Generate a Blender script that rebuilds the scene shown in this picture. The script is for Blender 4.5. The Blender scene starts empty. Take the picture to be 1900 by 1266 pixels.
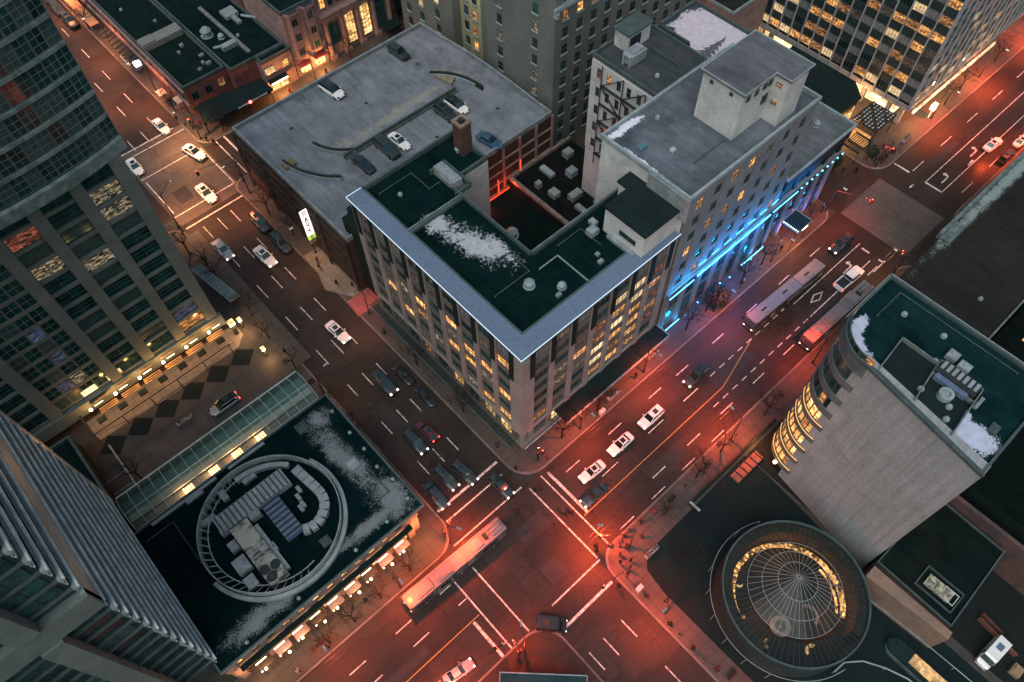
import bpy, bmesh, math, random
from mathutils import Matrix, Vector
R = math.radians
PI = math.pi
scene = bpy.context.scene
col = scene.collection
random.seed(7)

# ------------------------------------------------------------------ camera
cd = bpy.data.cameras.new('camera')
cam = bpy.data.objects.new('camera', cd)
col.objects.link(cam)
Mrot = Matrix(((0.73905565, 0.57788603, -0.34618561),
               (-0.67351299, 0.62372635, -0.39666824),
               (-0.01330395, 0.52632041, 0.85018223)))
cam.matrix_world = Matrix.Translation((0, 0, 114)) @ Mrot.to_4x4()
cd.sensor_width = 36
cd.lens = 27.365
cd.clip_end = 3000
cd.clip_start = 0.5
scene.camera = cam

# ------------------------------------------------------------------ dusk sky, weak broad sun
w = bpy.data.worlds.new('World')
scene.world = w
w.use_nodes = True
nt = w.node_tree
nt.nodes.clear()
sky = nt.nodes.new('ShaderNodeTexSky')
sky.sky_type = 'NISHITA'
sky.sun_disc = False
sky.sun_elevation = R(60)
sky.sun_rotation = R(242)
sky.air_density = 1.4
sky.dust_density = 2.0
hs = nt.nodes.new('ShaderNodeMix')
hs.data_type = 'RGBA'; hs.blend_type = 'MULTIPLY'; hs.inputs[0].default_value = 1
hs.inputs[7].default_value = (1.0, 0.92, 0.78, 1)
bg = nt.nodes.new('ShaderNodeBackground')
bg.inputs[1].default_value = 0.11
wo = nt.nodes.new('ShaderNodeOutputWorld')
nt.links.new(sky.outputs[0], hs.inputs[6])
nt.links.new(hs.outputs[2], bg.inputs[0])
nt.links.new(bg.outputs[0], wo.inputs[0])

sd = bpy.data.lights.new('sun', 'SUN')
sd.energy = 1.3
sd.angle = R(60)
sd.color = (0.93, 0.97, 1.0)
sun = bpy.data.objects.new('sun', sd)
col.objects.link(sun)
sun.rotation_euler = (R(30), 0, R(-62))

scene.view_settings.view_transform = 'Standard'
scene.view_settings.look = 'None'
scene.view_settings.exposure = 0.55
scene.view_settings.gamma = 1
scene.render.engine = 'CYCLES'
scene.cycles.max_bounces = 5
scene.cycles.diffuse_bounces = 2
scene.cycles.glossy_bounces = 3
scene.cycles.transmission_bounces = 4
scene.cycles.transparent_max_bounces = 8
scene.cycles.sample_clamp_indirect = 4
scene.cycles.sample_clamp_direct = 0

# ------------------------------------------------------------------ materials
def newmat(name):
    m = bpy.data.materials.new(name)
    m.use_nodes = True
    n = m.node_tree
    n.nodes.clear()
    out = n.nodes.new('ShaderNodeOutputMaterial')
    b = n.nodes.new('ShaderNodeBsdfPrincipled')
    n.links.new(b.outputs[0], out.inputs[0])
    return m, n, b, out

def nd(n, t, **k):
    x = n.nodes.new(t)
    for a, v in k.items():
        setattr(x, a, v)
    return x

def coords(n, world=True, scale=1.0):
    if world:
        g = nd(n, 'ShaderNodeNewGeometry'); o = g.outputs['Position']
    else:
        g = nd(n, 'ShaderNodeTexCoord'); o = g.outputs['Object']
    mp = nd(n, 'ShaderNodeMapping'); mp.inputs[3].default_value = (scale,) * 3
    n.links.new(o, mp.inputs[0])
    return mp.outputs[0]

def noise(n, vec, scale, detail=4, rough=.6, dist=0):
    t = nd(n, 'ShaderNodeTexNoise'); t.inputs['Scale'].default_value = scale
    t.inputs['Detail'].default_value = detail; t.inputs['Roughness'].default_value = rough
    t.inputs['Distortion'].default_value = dist
    n.links.new(vec, t.inputs['Vector'])
    return t.outputs[0]

def ramp(n, val, a, b, ca=(0, 0, 0, 1), cb=(1, 1, 1, 1)):
    r = nd(n, 'ShaderNodeValToRGB')
    r.color_ramp.elements[0].position = a; r.color_ramp.elements[0].color = ca
    r.color_ramp.elements[1].position = b; r.color_ramp.elements[1].color = cb
    n.links.new(val, r.inputs[0])
    return r.outputs[0]

def mixc(n, f, a, b, mode='MIX'):
    m = nd(n, 'ShaderNodeMix', data_type='RGBA', blend_type=mode)
    for i, v in ((0, f), (6, a), (7, b)):
        if isinstance(v, (int, float)):
            m.inputs[i].default_value = v
        elif isinstance(v, tuple):
            m.inputs[i].default_value = v
        else:
            n.links.new(v, m.inputs[i])
    return m.outputs[2]

def mth(n, op, a, b=0.0, clamp=False):
    m = nd(n, 'ShaderNodeMath', operation=op, use_clamp=clamp)
    for i, v in ((0, a), (1, b)):
        if isinstance(v, (int, float)):
            m.inputs[i].default_value = v
        else:
            n.links.new(v, m.inputs[i])
    return m.outputs[0]

def c4(c):
    return (c[0], c[1], c[2], 1)

def surf(name, c, c2=None, s1=.35, s2=6, rough=.85, bump=.15, metal=0, world=True, lo=.35, hi=.7, fine=.25, spec=.2):
    """weathered surface: broad stains between two tones plus fine grain"""
    m, n, b, out = newmat(name)
    v = coords(n, world)
    c2 = c2 or tuple(x * .62 for x in c)
    big = ramp(n, noise(n, v, s1, 5, .62, .6), lo, hi)
    base = mixc(n, big, c4(c2), c4(c))
    g = ramp(n, noise(n, v, s2, 3, .7), .25, .8, (1 - fine,) * 3 + (1,), (1 + fine * .6,) * 3 + (1,))
    base = mixc(n, 1.0, base, g, 'MULTIPLY')
    n.links.new(base, b.inputs['Base Color'])
    b.inputs['Roughness'].default_value = rough
    b.inputs['Metallic'].default_value = metal
    b.inputs['Specular IOR Level'].default_value = spec
    if bump:
        bp = nd(n, 'ShaderNodeBump'); bp.inputs['Strength'].default_value = bump
        bp.inputs['Distance'].default_value = .05
        n.links.new(noise(n, v, s2 * 2, 3), bp.inputs['Height'])
        n.links.new(bp.outputs[0], b.inputs['Normal'])
    return m

def paint(name, c, rough=.35, metal=0.0, coat=.6):
    m, n, b, out = newmat(name)
    v = coords(n, False)
    d = ramp(n, noise(n, v, 1.7, 4), .3, .75, (.82, .82, .82, 1), (1, 1, 1, 1))
    n.links.new(mixc(n, 1.0, c4(c), d, 'MULTIPLY'), b.inputs['Base Color'])
    b.inputs['Roughness'].default_value = rough
    b.inputs['Metallic'].default_value = metal
    b.inputs['Coat Weight'].default_value = coat
    b.inputs['Coat Roughness'].default_value = .12
    return m

def emit(name, c, s, sample=False):
    m, n, b, out = newmat(name)
    b.inputs['Base Color'].default_value = c4(tuple(min(1, x) * .5 for x in c))
    b.inputs['Emission Color'].default_value = c4(c)
    b.inputs['Emission Strength'].default_value = s
    m.cycles.emission_sampling = 'FRONT' if sample else 'NONE'
    return m

def litwin(name, c1, c2, s, dark=.25, scale=1.3):
    """a lit room behind glass: bright ceiling fittings, furniture shapes, varied from window to window"""
    m, n, b, out = newmat(name)
    tc = nd(n, 'ShaderNodeTexCoord')
    oi = nd(n, 'ShaderNodeObjectInfo')
    g = nd(n, 'ShaderNodeNewGeometry')
    add = nd(n, 'ShaderNodeVectorMath', operation='ADD')
    n.links.new(g.outputs['Position'], add.inputs[0])
    sc = mth(n, 'MULTIPLY', oi.outputs['Random'], 37.0)
    n.links.new(sc, add.inputs[1])
    mpp = nd(n, 'ShaderNodeMapping'); mpp.inputs[3].default_value = (.75, .75, 2.2)
    n.links.new(add.outputs[0], mpp.inputs[0])
    vo = nd(n, 'ShaderNodeTexVoronoi', distance='CHEBYCHEV'); vo.inputs['Scale'].default_value = scale
    n.links.new(mpp.outputs[0], vo.inputs['Vector'])
    sepr = nd(n, 'ShaderNodeSeparateColor'); n.links.new(vo.outputs['Color'], sepr.inputs[0])
    cells = ramp(n, sepr.outputs[0], .25, .8, (dark,) * 3 + (1,), (1, 1, 1, 1))
    f2 = ramp(n, noise(n, add.outputs[0], 2.3, 3), .35, .65)
    colr = mixc(n, f2, c4(c1), c4(c2))
    nn = ramp(n, noise(n, mpp.outputs[0], 2.2, 3, .7), .32, .66, (.35, .35, .35, 1), (1.3, 1.3, 1.3, 1))
    e = mixc(n, 1.0, mixc(n, 1.0, colr, cells, 'MULTIPLY'), nn, 'MULTIPLY')
    n.links.new(e, b.inputs['Emission Color'])
    st = mth(n, 'ADD', mth(n, 'MULTIPLY', oi.outputs['Random'], s * .8), s * .5)
    n.links.new(st, b.inputs['Emission Strength'])
    b.inputs['Base Color'].default_value = (.05, .04, .03, 1)
    b.inputs['Roughness'].default_value = .15
    m.cycles.emission_sampling = 'NONE'
    return m

def darkglass(name, c=(.005, .017, .018), rough=.14, spec=.3):
    m, n, b, out = newmat(name)
    oi = nd(n, 'ShaderNodeObjectInfo')
    v = coords(n)
    k = ramp(n, noise(n, v, .8, 3), .3, .75, (.5, .5, .5, 1), (2.4, 2.4, 2.4, 1))
    base = mixc(n, 1.0, c4(c), k, 'MULTIPLY')
    f = mth(n, 'ADD', mth(n, 'MULTIPLY', oi.outputs['Random'], 2.2), .35)
    cm = nd(n, 'ShaderNodeVectorMath', operation='SCALE')
    n.links.new(base, cm.inputs[0]); n.links.new(f, cm.inputs['Scale'])
    n.links.new(cm.outputs[0], b.inputs['Base Color'])
    b.inputs['Roughness'].default_value = rough
    b.inputs['Specular IOR Level'].default_value = spec
    b.inputs['Specular Tint'].default_value = (.55, 1, 1, 1)
    return m

def asphalt(name, c, c2, patch=.5):
    m, n, b, out = newmat(name)
    v = coords(n)
    a = ramp(n, noise(n, v, .09, 5, .6, .4), .35, .68)
    base = mixc(n, a, c4(c2), c4(c))
    # rectangular repair patches
    mp = nd(n, 'ShaderNodeMapping'); mp.inputs[3].default_value = (.11, .16, 1)
    n.links.new(v, mp.inputs[0])
    vo = nd(n, 'ShaderNodeTexVoronoi', distance='CHEBYCHEV'); vo.inputs['Scale'].default_value = 1
    n.links.new(mp.outputs[0], vo.inputs['Vector'])
    sp = nd(n, 'ShaderNodeSeparateColor'); n.links.new(vo.outputs['Color'], sp.inputs[0])
    base = mixc(n, 1.0, base, ramp(n, sp.outputs[0], .15, .9, (1 - patch * .5,) * 3 + (1,), (1.12,) * 3 + (1,)), 'MULTIPLY')
    # wheel tracks and fine grain, oil, cracks
    g = ramp(n, noise(n, v, 7, 4, .8), .3, .75, (.72, .72, .72, 1), (1.2, 1.2, 1.2, 1))
    base = mixc(n, 1.0, base, g, 'MULTIPLY')
    st = nd(n, 'ShaderNodeMapping'); st.inputs[3].default_value = (.06, 1.3, 1)
    n.links.new(v, st.inputs[0])
    t = ramp(n, noise(n, st.outputs[0], 1, 4, .6), .4, .62, (.8, .8, .8, 1), (1.1, 1.1, 1.1, 1))
    base = mixc(n, .6, base, mixc(n, 1.0, base, t, 'MULTIPLY'))
    cr = nd(n, 'ShaderNodeTexVoronoi', feature='DISTANCE_TO_EDGE'); cr.inputs['Scale'].default_value = .22
    wv = nd(n, 'ShaderNodeVectorMath', operation='ADD')
    nz = nd(n, 'ShaderNodeTexNoise'); nz.inputs['Scale'].default_value = .6
    n.links.new(v, nz.inputs['Vector'])
    n.links.new(v, wv.inputs[0]); n.links.new(nz.outputs['Color'], wv.inputs[1])
    n.links.new(wv.outputs[0], cr.inputs['Vector'])
    ck = ramp(n, cr.outputs['Distance'], .003, .014, (.5, .5, .5, 1), (1, 1, 1, 1))
    base = mixc(n, 1.0, base, ck, 'MULTIPLY')
    n.links.new(base, b.inputs['Base Color'])
    b.inputs['Roughness'].default_value = .62; b.inputs['Specular IOR Level'].default_value = .25
    bp = nd(n, 'ShaderNodeBump'); bp.inputs['Strength'].default_value = .25; bp.inputs['Distance'].default_value = .03
    n.links.new(noise(n, v, 14, 3), bp.inputs['Height']); n.links.new(bp.outputs[0], b.inputs['Normal'])
    return m

def paving(name, c, c2, size=1.5, rough=.7):
    m, n, b, out = newmat(name)
    v = coords(n)
    a = ramp(n, noise(n, v, .18, 5), .33, .7)
    base = mixc(n, a, c4(c2), c4(c))
    br = nd(n, 'ShaderNodeTexBrick', offset=.0)
    br.inputs['Scale'].default_value = 1 / size
    br.inputs['Brick Width'].default_value = 1; br.inputs['Row Height'].default_value = 1
    br.inputs['Mortar Size'].default_value = .03
    br.inputs['Color1'].default_value = (1, 1, 1, 1); br.inputs['Color2'].default_value = (.78, .78, .78, 1)
    br.inputs['Mortar'].default_value = (.4, .4, .4, 1)
    n.links.new(v, br.inputs['Vector'])
    base = mixc(n, 1.0, base, br.outputs[0], 'MULTIPLY')
    g = ramp(n, noise(n, v, 5, 4, .8), .3, .75, (.75, .75, .75, 1), (1.15, 1.15, 1.15, 1))
    n.links.new(mixc(n, 1.0, base, g, 'MULTIPLY'), b.inputs['Base Color'])
    b.inputs['Roughness'].default_value = rough
    return m

def roofmat(name, c, c2, blobs=(), snow=(.62, .66, .72), grain=.16, s1=.22, thr=.5, crisp=.07, fine=3.2, seam=0):
    """flat roof membrane or gravel; blobs are patches of thin snow (cx, cy, rx, ry, angle)"""
    m, n, b, out = newmat(name)
    v = coords(n)
    a = ramp(n, noise(n, v, s1, 7, .68, .15), .36, .66)
    st_ = nd(n, 'ShaderNodeMapping'); st_.inputs[3].default_value = (1.1, .16, 1)
    n.links.new(v, st_.inputs[0])
    streak = ramp(n, noise(n, st_.outputs[0], .9, 4, .7), .38, .62, (.8, .8, .8, 1), (1.08, 1.08, 1.08, 1))
    pud = ramp(n, noise(n, v, .1, 3, .5, .3), .60, .64, (1, 1, 1, 1), (.72, .74, .76, 1))
    base = mixc(n, a, c4(c2), c4(c))
    g = ramp(n, noise(n, v, 9, 3, .8), .25, .8, (.65, .65, .65, 1), (1.3, 1.3, 1.3, 1))
    base = mixc(n, 1.0, base, g, 'MULTIPLY')
    base = mixc(n, 1.0, mixc(n, 1.0, base, streak, 'MULTIPLY'), pud, 'MULTIPLY')
    if seam:
        br = nd(n, 'ShaderNodeTexBrick', offset=.5)
        br.inputs['Scale'].default_value = 1 / seam
        br.inputs['Brick Width'].default_value = 3; br.inputs['Row Height'].default_value = 1
        br.inputs['Mortar Size'].default_value = .02
        br.inputs['Color1'].default_value = (1, 1, 1, 1); br.inputs['Color2'].default_value = (.88, .88, .88, 1)
        br.inputs['Mortar'].default_value = (.6, .6, .6, 1)
        n.links.new(v, br.inputs['Vector'])
        base = mixc(n, 1.0, base, br.outputs[0], 'MULTIPLY')
    f = None
    for (cx, cy, rx, ry, an) in blobs:
        s = nd(n, 'ShaderNodeVectorMath', operation='SUBTRACT'); s.inputs[1].default_value = (cx, cy, 0)
        n.links.new(v, s.inputs[0])
        vr = nd(n, 'ShaderNodeVectorRotate', rotation_type='Z_AXIS'); vr.inputs['Angle'].default_value = -R(an)
        n.links.new(s.outputs[0], vr.inputs[0])
        ml = nd(n, 'ShaderNodeVectorMath', operation='MULTIPLY'); ml.inputs[1].default_value = (1 / rx, 1 / ry, 0)
        n.links.new(vr.outputs[0], ml.inputs[0])
        ln = nd(n, 'ShaderNodeVectorMath', operation='LENGTH'); n.links.new(ml.outputs[0], ln.inputs[0])
        d = mth(n, 'SUBTRACT', 1.0, ln.outputs['Value'])
        f = d if f is None else mth(n, 'MAXIMUM', f, d)
    if f is not None:
        nz = mth(n, 'ADD', mth(n, 'MULTIPLY', mth(n, 'SUBTRACT', noise(n, v, .42, 7, .75, .5), .5), 2.5),
                 mth(n, 'MULTIPLY', mth(n, 'SUBTRACT', noise(n, v, fine, 3, .8), .5), 3.4 * grain * 3))
        k = mth(n, 'ADD', mth(n, 'ADD', f, nz), thr - .55)
        k = ramp(n, k, .12, .12 + crisp)
        sn = ramp(n, noise(n, v, 1.2, 4), .3, .7, c4(tuple(x * .75 for x in snow)), c4(snow))
        base = mixc(n, k, base, sn)
    n.links.new(base, b.inputs['Base Color'])
    b.inputs['Roughness'].default_value = .85; b.inputs['Specular IOR Level'].default_value = .02
    bp = nd(n, 'ShaderNodeBump'); bp.inputs['Strength'].default_value = .3; bp.inputs['Distance'].default_value = .05
    n.links.new(noise(n, v, 5, 4), bp.inputs['Height']); n.links.new(bp.outputs[0], b.inputs['Normal'])
    return m

M = {}
M['asphalt'] = asphalt('asphalt', (.034, .0255, .0205), (.020, .0155, .013))
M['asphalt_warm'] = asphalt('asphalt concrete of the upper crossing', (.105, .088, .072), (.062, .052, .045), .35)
M['crosspave'] = paving('pale crossing pavers', (.085, .078, .068), (.055, .05, .045), .9)
M['sidewalk'] = paving('sidewalk', (.066, .056, .047), (.038, .033, .028), 1.5)
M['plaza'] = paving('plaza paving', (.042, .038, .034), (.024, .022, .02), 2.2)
M['plaza_warm'] = paving('pale entrance paving', (.24, .2, .15), (.15, .13, .1), 1.2)
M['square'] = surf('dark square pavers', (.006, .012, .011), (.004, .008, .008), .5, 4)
M['ground'] = surf('ground', (.035, .04, .04), (.02, .025, .025), .1, 2)
M['kerb'] = surf('kerb', (.17, .15, .13), (.1, .09, .08), .4, 3)
M['paint'] = surf('road paint', (.62, .57, .52), (.2, .18, .165), 1.9, 9, rough=.6, bump=0, lo=.36, hi=.56)
M['ypaint'] = surf('yellow road paint', (.38, .22, .06), (.24, .14, .05), 1.6, 9, rough=.6, bump=0, lo=.25, hi=.5)
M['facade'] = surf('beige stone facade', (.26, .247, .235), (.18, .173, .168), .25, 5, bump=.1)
M['spandrel'] = surf('dark grey spandrel panels', (.135, .13, .125), (.09, .09, .088), .3, 5, bump=.05)  # spandrels are a darker grey than the piers
M['teal_panel'] = surf('pale teal blind', (.035, .085, .085), (.015, .045, .048), 1.2, 5, rough=.4, bump=0)
M['facade2'] = surf('grey stone facade', (.19, .2, .19), (.13, .14, .135), .2, 4, bump=.08)
M['grey_wall'] = surf('grey green plaster', (.15, .165, .15), (.105, .12, .11), .15, 3, bump=.05)
M['yellow_wall'] = surf('cream plaster', (.36, .34, .2), (.26, .25, .16), .2, 3, bump=.05)
M['white_wall'] = surf('white painted wall', (.52, .53, .52), (.36, .38, .37), .3, 3, bump=.06)
M['concrete'] = surf('board marked concrete', (.29, .285, .275), (.24, .237, .23), .12, 2.4, bump=.12)
M['pillar'] = surf('green grey cladding', (.125, .155, .145), (.085, .112, .106), .22, 4, bump=.05)
M['ledge'] = surf('weathered ledge', (.16, .22, .22), (.08, .12, .12), .6, 3, lo=.4, hi=.6)
M['dark_wall'] = surf('dark wall', (.006, .018, .018), (.003, .01, .01), .3, 4)
M['dark_brown'] = surf('dark brown wall', (.06, .04, .032), (.03, .024, .02), .3, 4)
M['brick'] = surf('red brick', (.2, .075, .065), (.11, .05, .048), .5, 7)
M['pinkstone'] = surf('pink stone', (.3, .2, .18), (.18, .125, .12), .5, 5)
M['chim'] = surf('brown brick', (.1, .055, .045), (.06, .035, .03), .7, 6)
M['metal'] = surf('galvanised metal', (.33, .37, .38), (.2, .24, .25), .8, 6, rough=.45, metal=.3, bump=.05)
M['metal_blue'] = surf('blue grey duct', (.13, .18, .27), (.09, .13, .2), .8, 6, rough=.5, metal=.2, bump=.05)
M['metal_dark'] = surf('dark steel', (.03, .035, .035), (.018, .022, .022), .8, 6, rough=.5, bump=.05)
M['trim'] = surf('pale roof trim', (.28, .34, .35), (.16, .21, .22), .5, 5)
M['dtrim'] = surf('dark roof trim', (.07, .1, .1), (.04, .06, .06), .5, 5)
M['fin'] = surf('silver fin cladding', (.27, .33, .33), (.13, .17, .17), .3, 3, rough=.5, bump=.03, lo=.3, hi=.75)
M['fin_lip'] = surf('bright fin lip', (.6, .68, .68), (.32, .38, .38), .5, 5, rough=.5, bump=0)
M['fin_dark'] = surf('dark band cladding', (.03, .05, .05), (.015, .028, .028), .4, 4, rough=.4, bump=0)
M['overhang'] = surf('blue grey metal roof', (.125, .17, .24), (.1, .145, .21), .12, 2, rough=.6, bump=.02, lo=.3, hi=.7)
M['bark'] = surf('bark', (.03, .022, .018), (.016, .012, .01), 2, 10)
M['rubber'] = surf('rubber', (.012, .012, .012), None, 2, 10)
M['red_pave'] = paving('red painted paving', (.34, .09, .085), (.24, .07, .07), .8)
M['glass'] = darkglass('dark window glass')
M['glass_teal'] = darkglass('teal window glass', (.004, .022, .023), .12)
M['glass_car'] = darkglass('car glass', (.006, .01, .011), .06, .8)
M['blind'] = surf('window with pale blinds', (.2, .22, .22), (.12, .14, .14), 1.5, 5, rough=.5, bump=0)
M['lit_a'] = litwin('warm lit room', (1.0, .33, .07), (1.0, .55, .18), 1.45)
M['lit_b'] = litwin('amber lit room', (.9, .26, .06), (1.0, .5, .16), .75, .1, 1.8)
M['lit_c'] = litwin('bright lit room', (1.0, .6, .24), (1.0, .78, .48), 1.25, .6, .7)
M['lit_red'] = litwin('reddish lit room', (.6, .1, .06), (.9, .3, .15), .4, .05, 1.6)
M['lit_dim'] = litwin('dim lit room', (.3, .2, .12), (.2, .22, .2), .28, .1, 1.5)
M['lit_blue'] = litwin('bluish lit room', (.08, .12, .4), (.15, .3, .4), .3, .1, 1.5)
M['lit_spark'] = litwin('room with a small lamp', (.12, .16, .14), (1.0, .7, .4), .5, .0, 2.6)
M['shop'] = litwin('lit shop front', (1.0, .42, .1), (1.0, .66, .3), 1.9, .3, .9)
M['lamp'] = emit('lamp glow', (1.0, .66, .34), 8)
M['lampred'] = emit('red signal lens', (1.0, .06, .04), 12)
M['headlight'] = emit('headlight', (1.0, .86, .66), 2.2)
M['taillight'] = emit('tail light', (1.0, .05, .04), 4)
M['taildim'] = paint('tail lens unlit', (.22, .02, .02))
M['blueled'] = emit('blue light strip', (.12, .6, 1.0), 2.4)
M['ledline'] = emit('pale light line', (.62, .82, .95), .6)
M['whitesign'] = emit('white sign face', (.95, .8, .78), 1.0)
M['greensign'] = emit('green sign face', (.5, .75, .12), .6)
M['red_strip'] = emit('red light strip', (1.0, .05, .015), 1.6)
M['black'] = paint('sign lettering', (.02, .02, .02), .6, 0, 0)
M['p_white'] = paint('white car paint', (.72, .72, .7))
M['p_silver'] = paint('silver car paint', (.33, .36, .37), .3, .4)
M['p_dark'] = paint('dark green grey car paint', (.02, .033, .034), .3, .2)
M['p_black'] = paint('black car paint', (.008, .012, .014), .25)
M['p_blue'] = paint('blue car paint', (.03, .1, .17), .3, .2)
M['p_navy'] = paint('navy car paint', (.012, .035, .05), .3, .2)
M['p_red'] = paint('dark red car paint', (.09, .02, .025), .3, .2)
M['busroof'] = paint('pale bus roof', (.21, .16, .15), .5, 0, .1)
M['busside'] = paint('bus side', (.07, .07, .08), .4)
M['busgear'] = paint('roof gear', (.2, .19, .19), .6, 0, 0)
M['rim'] = surf('wheel rim', (.3, .3, .3), None, 3, 9, metal=.5, world=False)
M['skin'] = surf('skin', (.42, .26, .19), (.36, .22, .16), 6, 30, world=False, bump=0)
for k, c in dict(black=(.012, .012, .014), navy=(.02, .03, .06), grey=(.09, .09, .09), brown=(.07, .045, .03), red=(.2, .03, .03), pale=(.35, .33, .3)).items():
    M['cl_' + k] = surf(k + ' cloth', c, None, 4, 20, world=False, bump=0)
M['hair'] = surf('dark hair', (.02, .015, .012), None, 9, 30, world=False)

def panelled(name, c, c2):
    m = surf(name, c, c2, .12, 2.4, bump=.12)
    n = m.node_tree; b = [x for x in n.nodes if x.type == 'BSDF_PRINCIPLED'][0]
    src = b.inputs['Base Color'].links[0].from_socket
    g = nd(n, 'ShaderNodeNewGeometry'); sx = nd(n, 'ShaderNodeSeparateXYZ'); cx = nd(n, 'ShaderNodeCombineXYZ')
    n.links.new(g.outputs['Position'], sx.inputs[0]); n.links.new(sx.outputs[1], cx.inputs[0]); n.links.new(sx.outputs[2], cx.inputs[1])
    br = nd(n, 'ShaderNodeTexBrick', offset=0.0); br.inputs['Scale'].default_value = .28; br.inputs['Brick Width'].default_value = 1.2; br.inputs['Row Height'].default_value = 1
    br.inputs['Mortar Size'].default_value = .012; br.inputs['Color1'].default_value = (1, 1, 1, 1); br.inputs['Color2'].default_value = (.9, .905, .9, 1); br.inputs['Mortar'].default_value = (.72, .72, .72, 1)
    n.links.new(cx.outputs[0], br.inputs['Vector'])
    st = nd(n, 'ShaderNodeMapping'); st.inputs[3].default_value = (1.6, .07, 1); n.links.new(cx.outputs[0], st.inputs[0])
    rn = ramp(n, noise(n, st.outputs[0], 1, 5, .65), .3, .62, (.78, .785, .77, 1), (1.04, 1.04, 1.04, 1))
    n.links.new(mixc(n, 1.0, mixc(n, 1.0, src, br.outputs[0], 'MULTIPLY'), rn, 'MULTIPLY'), b.inputs['Base Color'])
    return m
M['blank'] = panelled('panelled blank concrete', (.315, .335, .345), (.25, .265, .27))

def glassmat(name, tint, alpha):
    m, n, b, out = newmat(name)
    tr = nd(n, 'ShaderNodeBsdfTransparent'); tr.inputs[0].default_value = (.75, .85, .84, 1)
    b.inputs['Base Color'].default_value = c4(tint); b.inputs['Roughness'].default_value = .15
    mx = nd(n, 'ShaderNodeMixShader')
    v = coords(n)
    f = ramp(n, noise(n, v, .35, 4), .3, .7, (alpha * .75,) * 3 + (1,), (min(1, alpha * 1.2),) * 3 + (1,))
    n.links.new(f, mx.inputs[0]); n.links.new(tr.outputs[0], mx.inputs[1]); n.links.new(b.outputs[0], mx.inputs[2])
    n.links.new(mx.outputs[0], out.inputs[0])
    return m
M['skyglass'] = glassmat('skylight glass', (.14, .22, .2), .24)
M['domeglass'] = glassmat('dome glass', (.012, .028, .028), .34)

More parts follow.
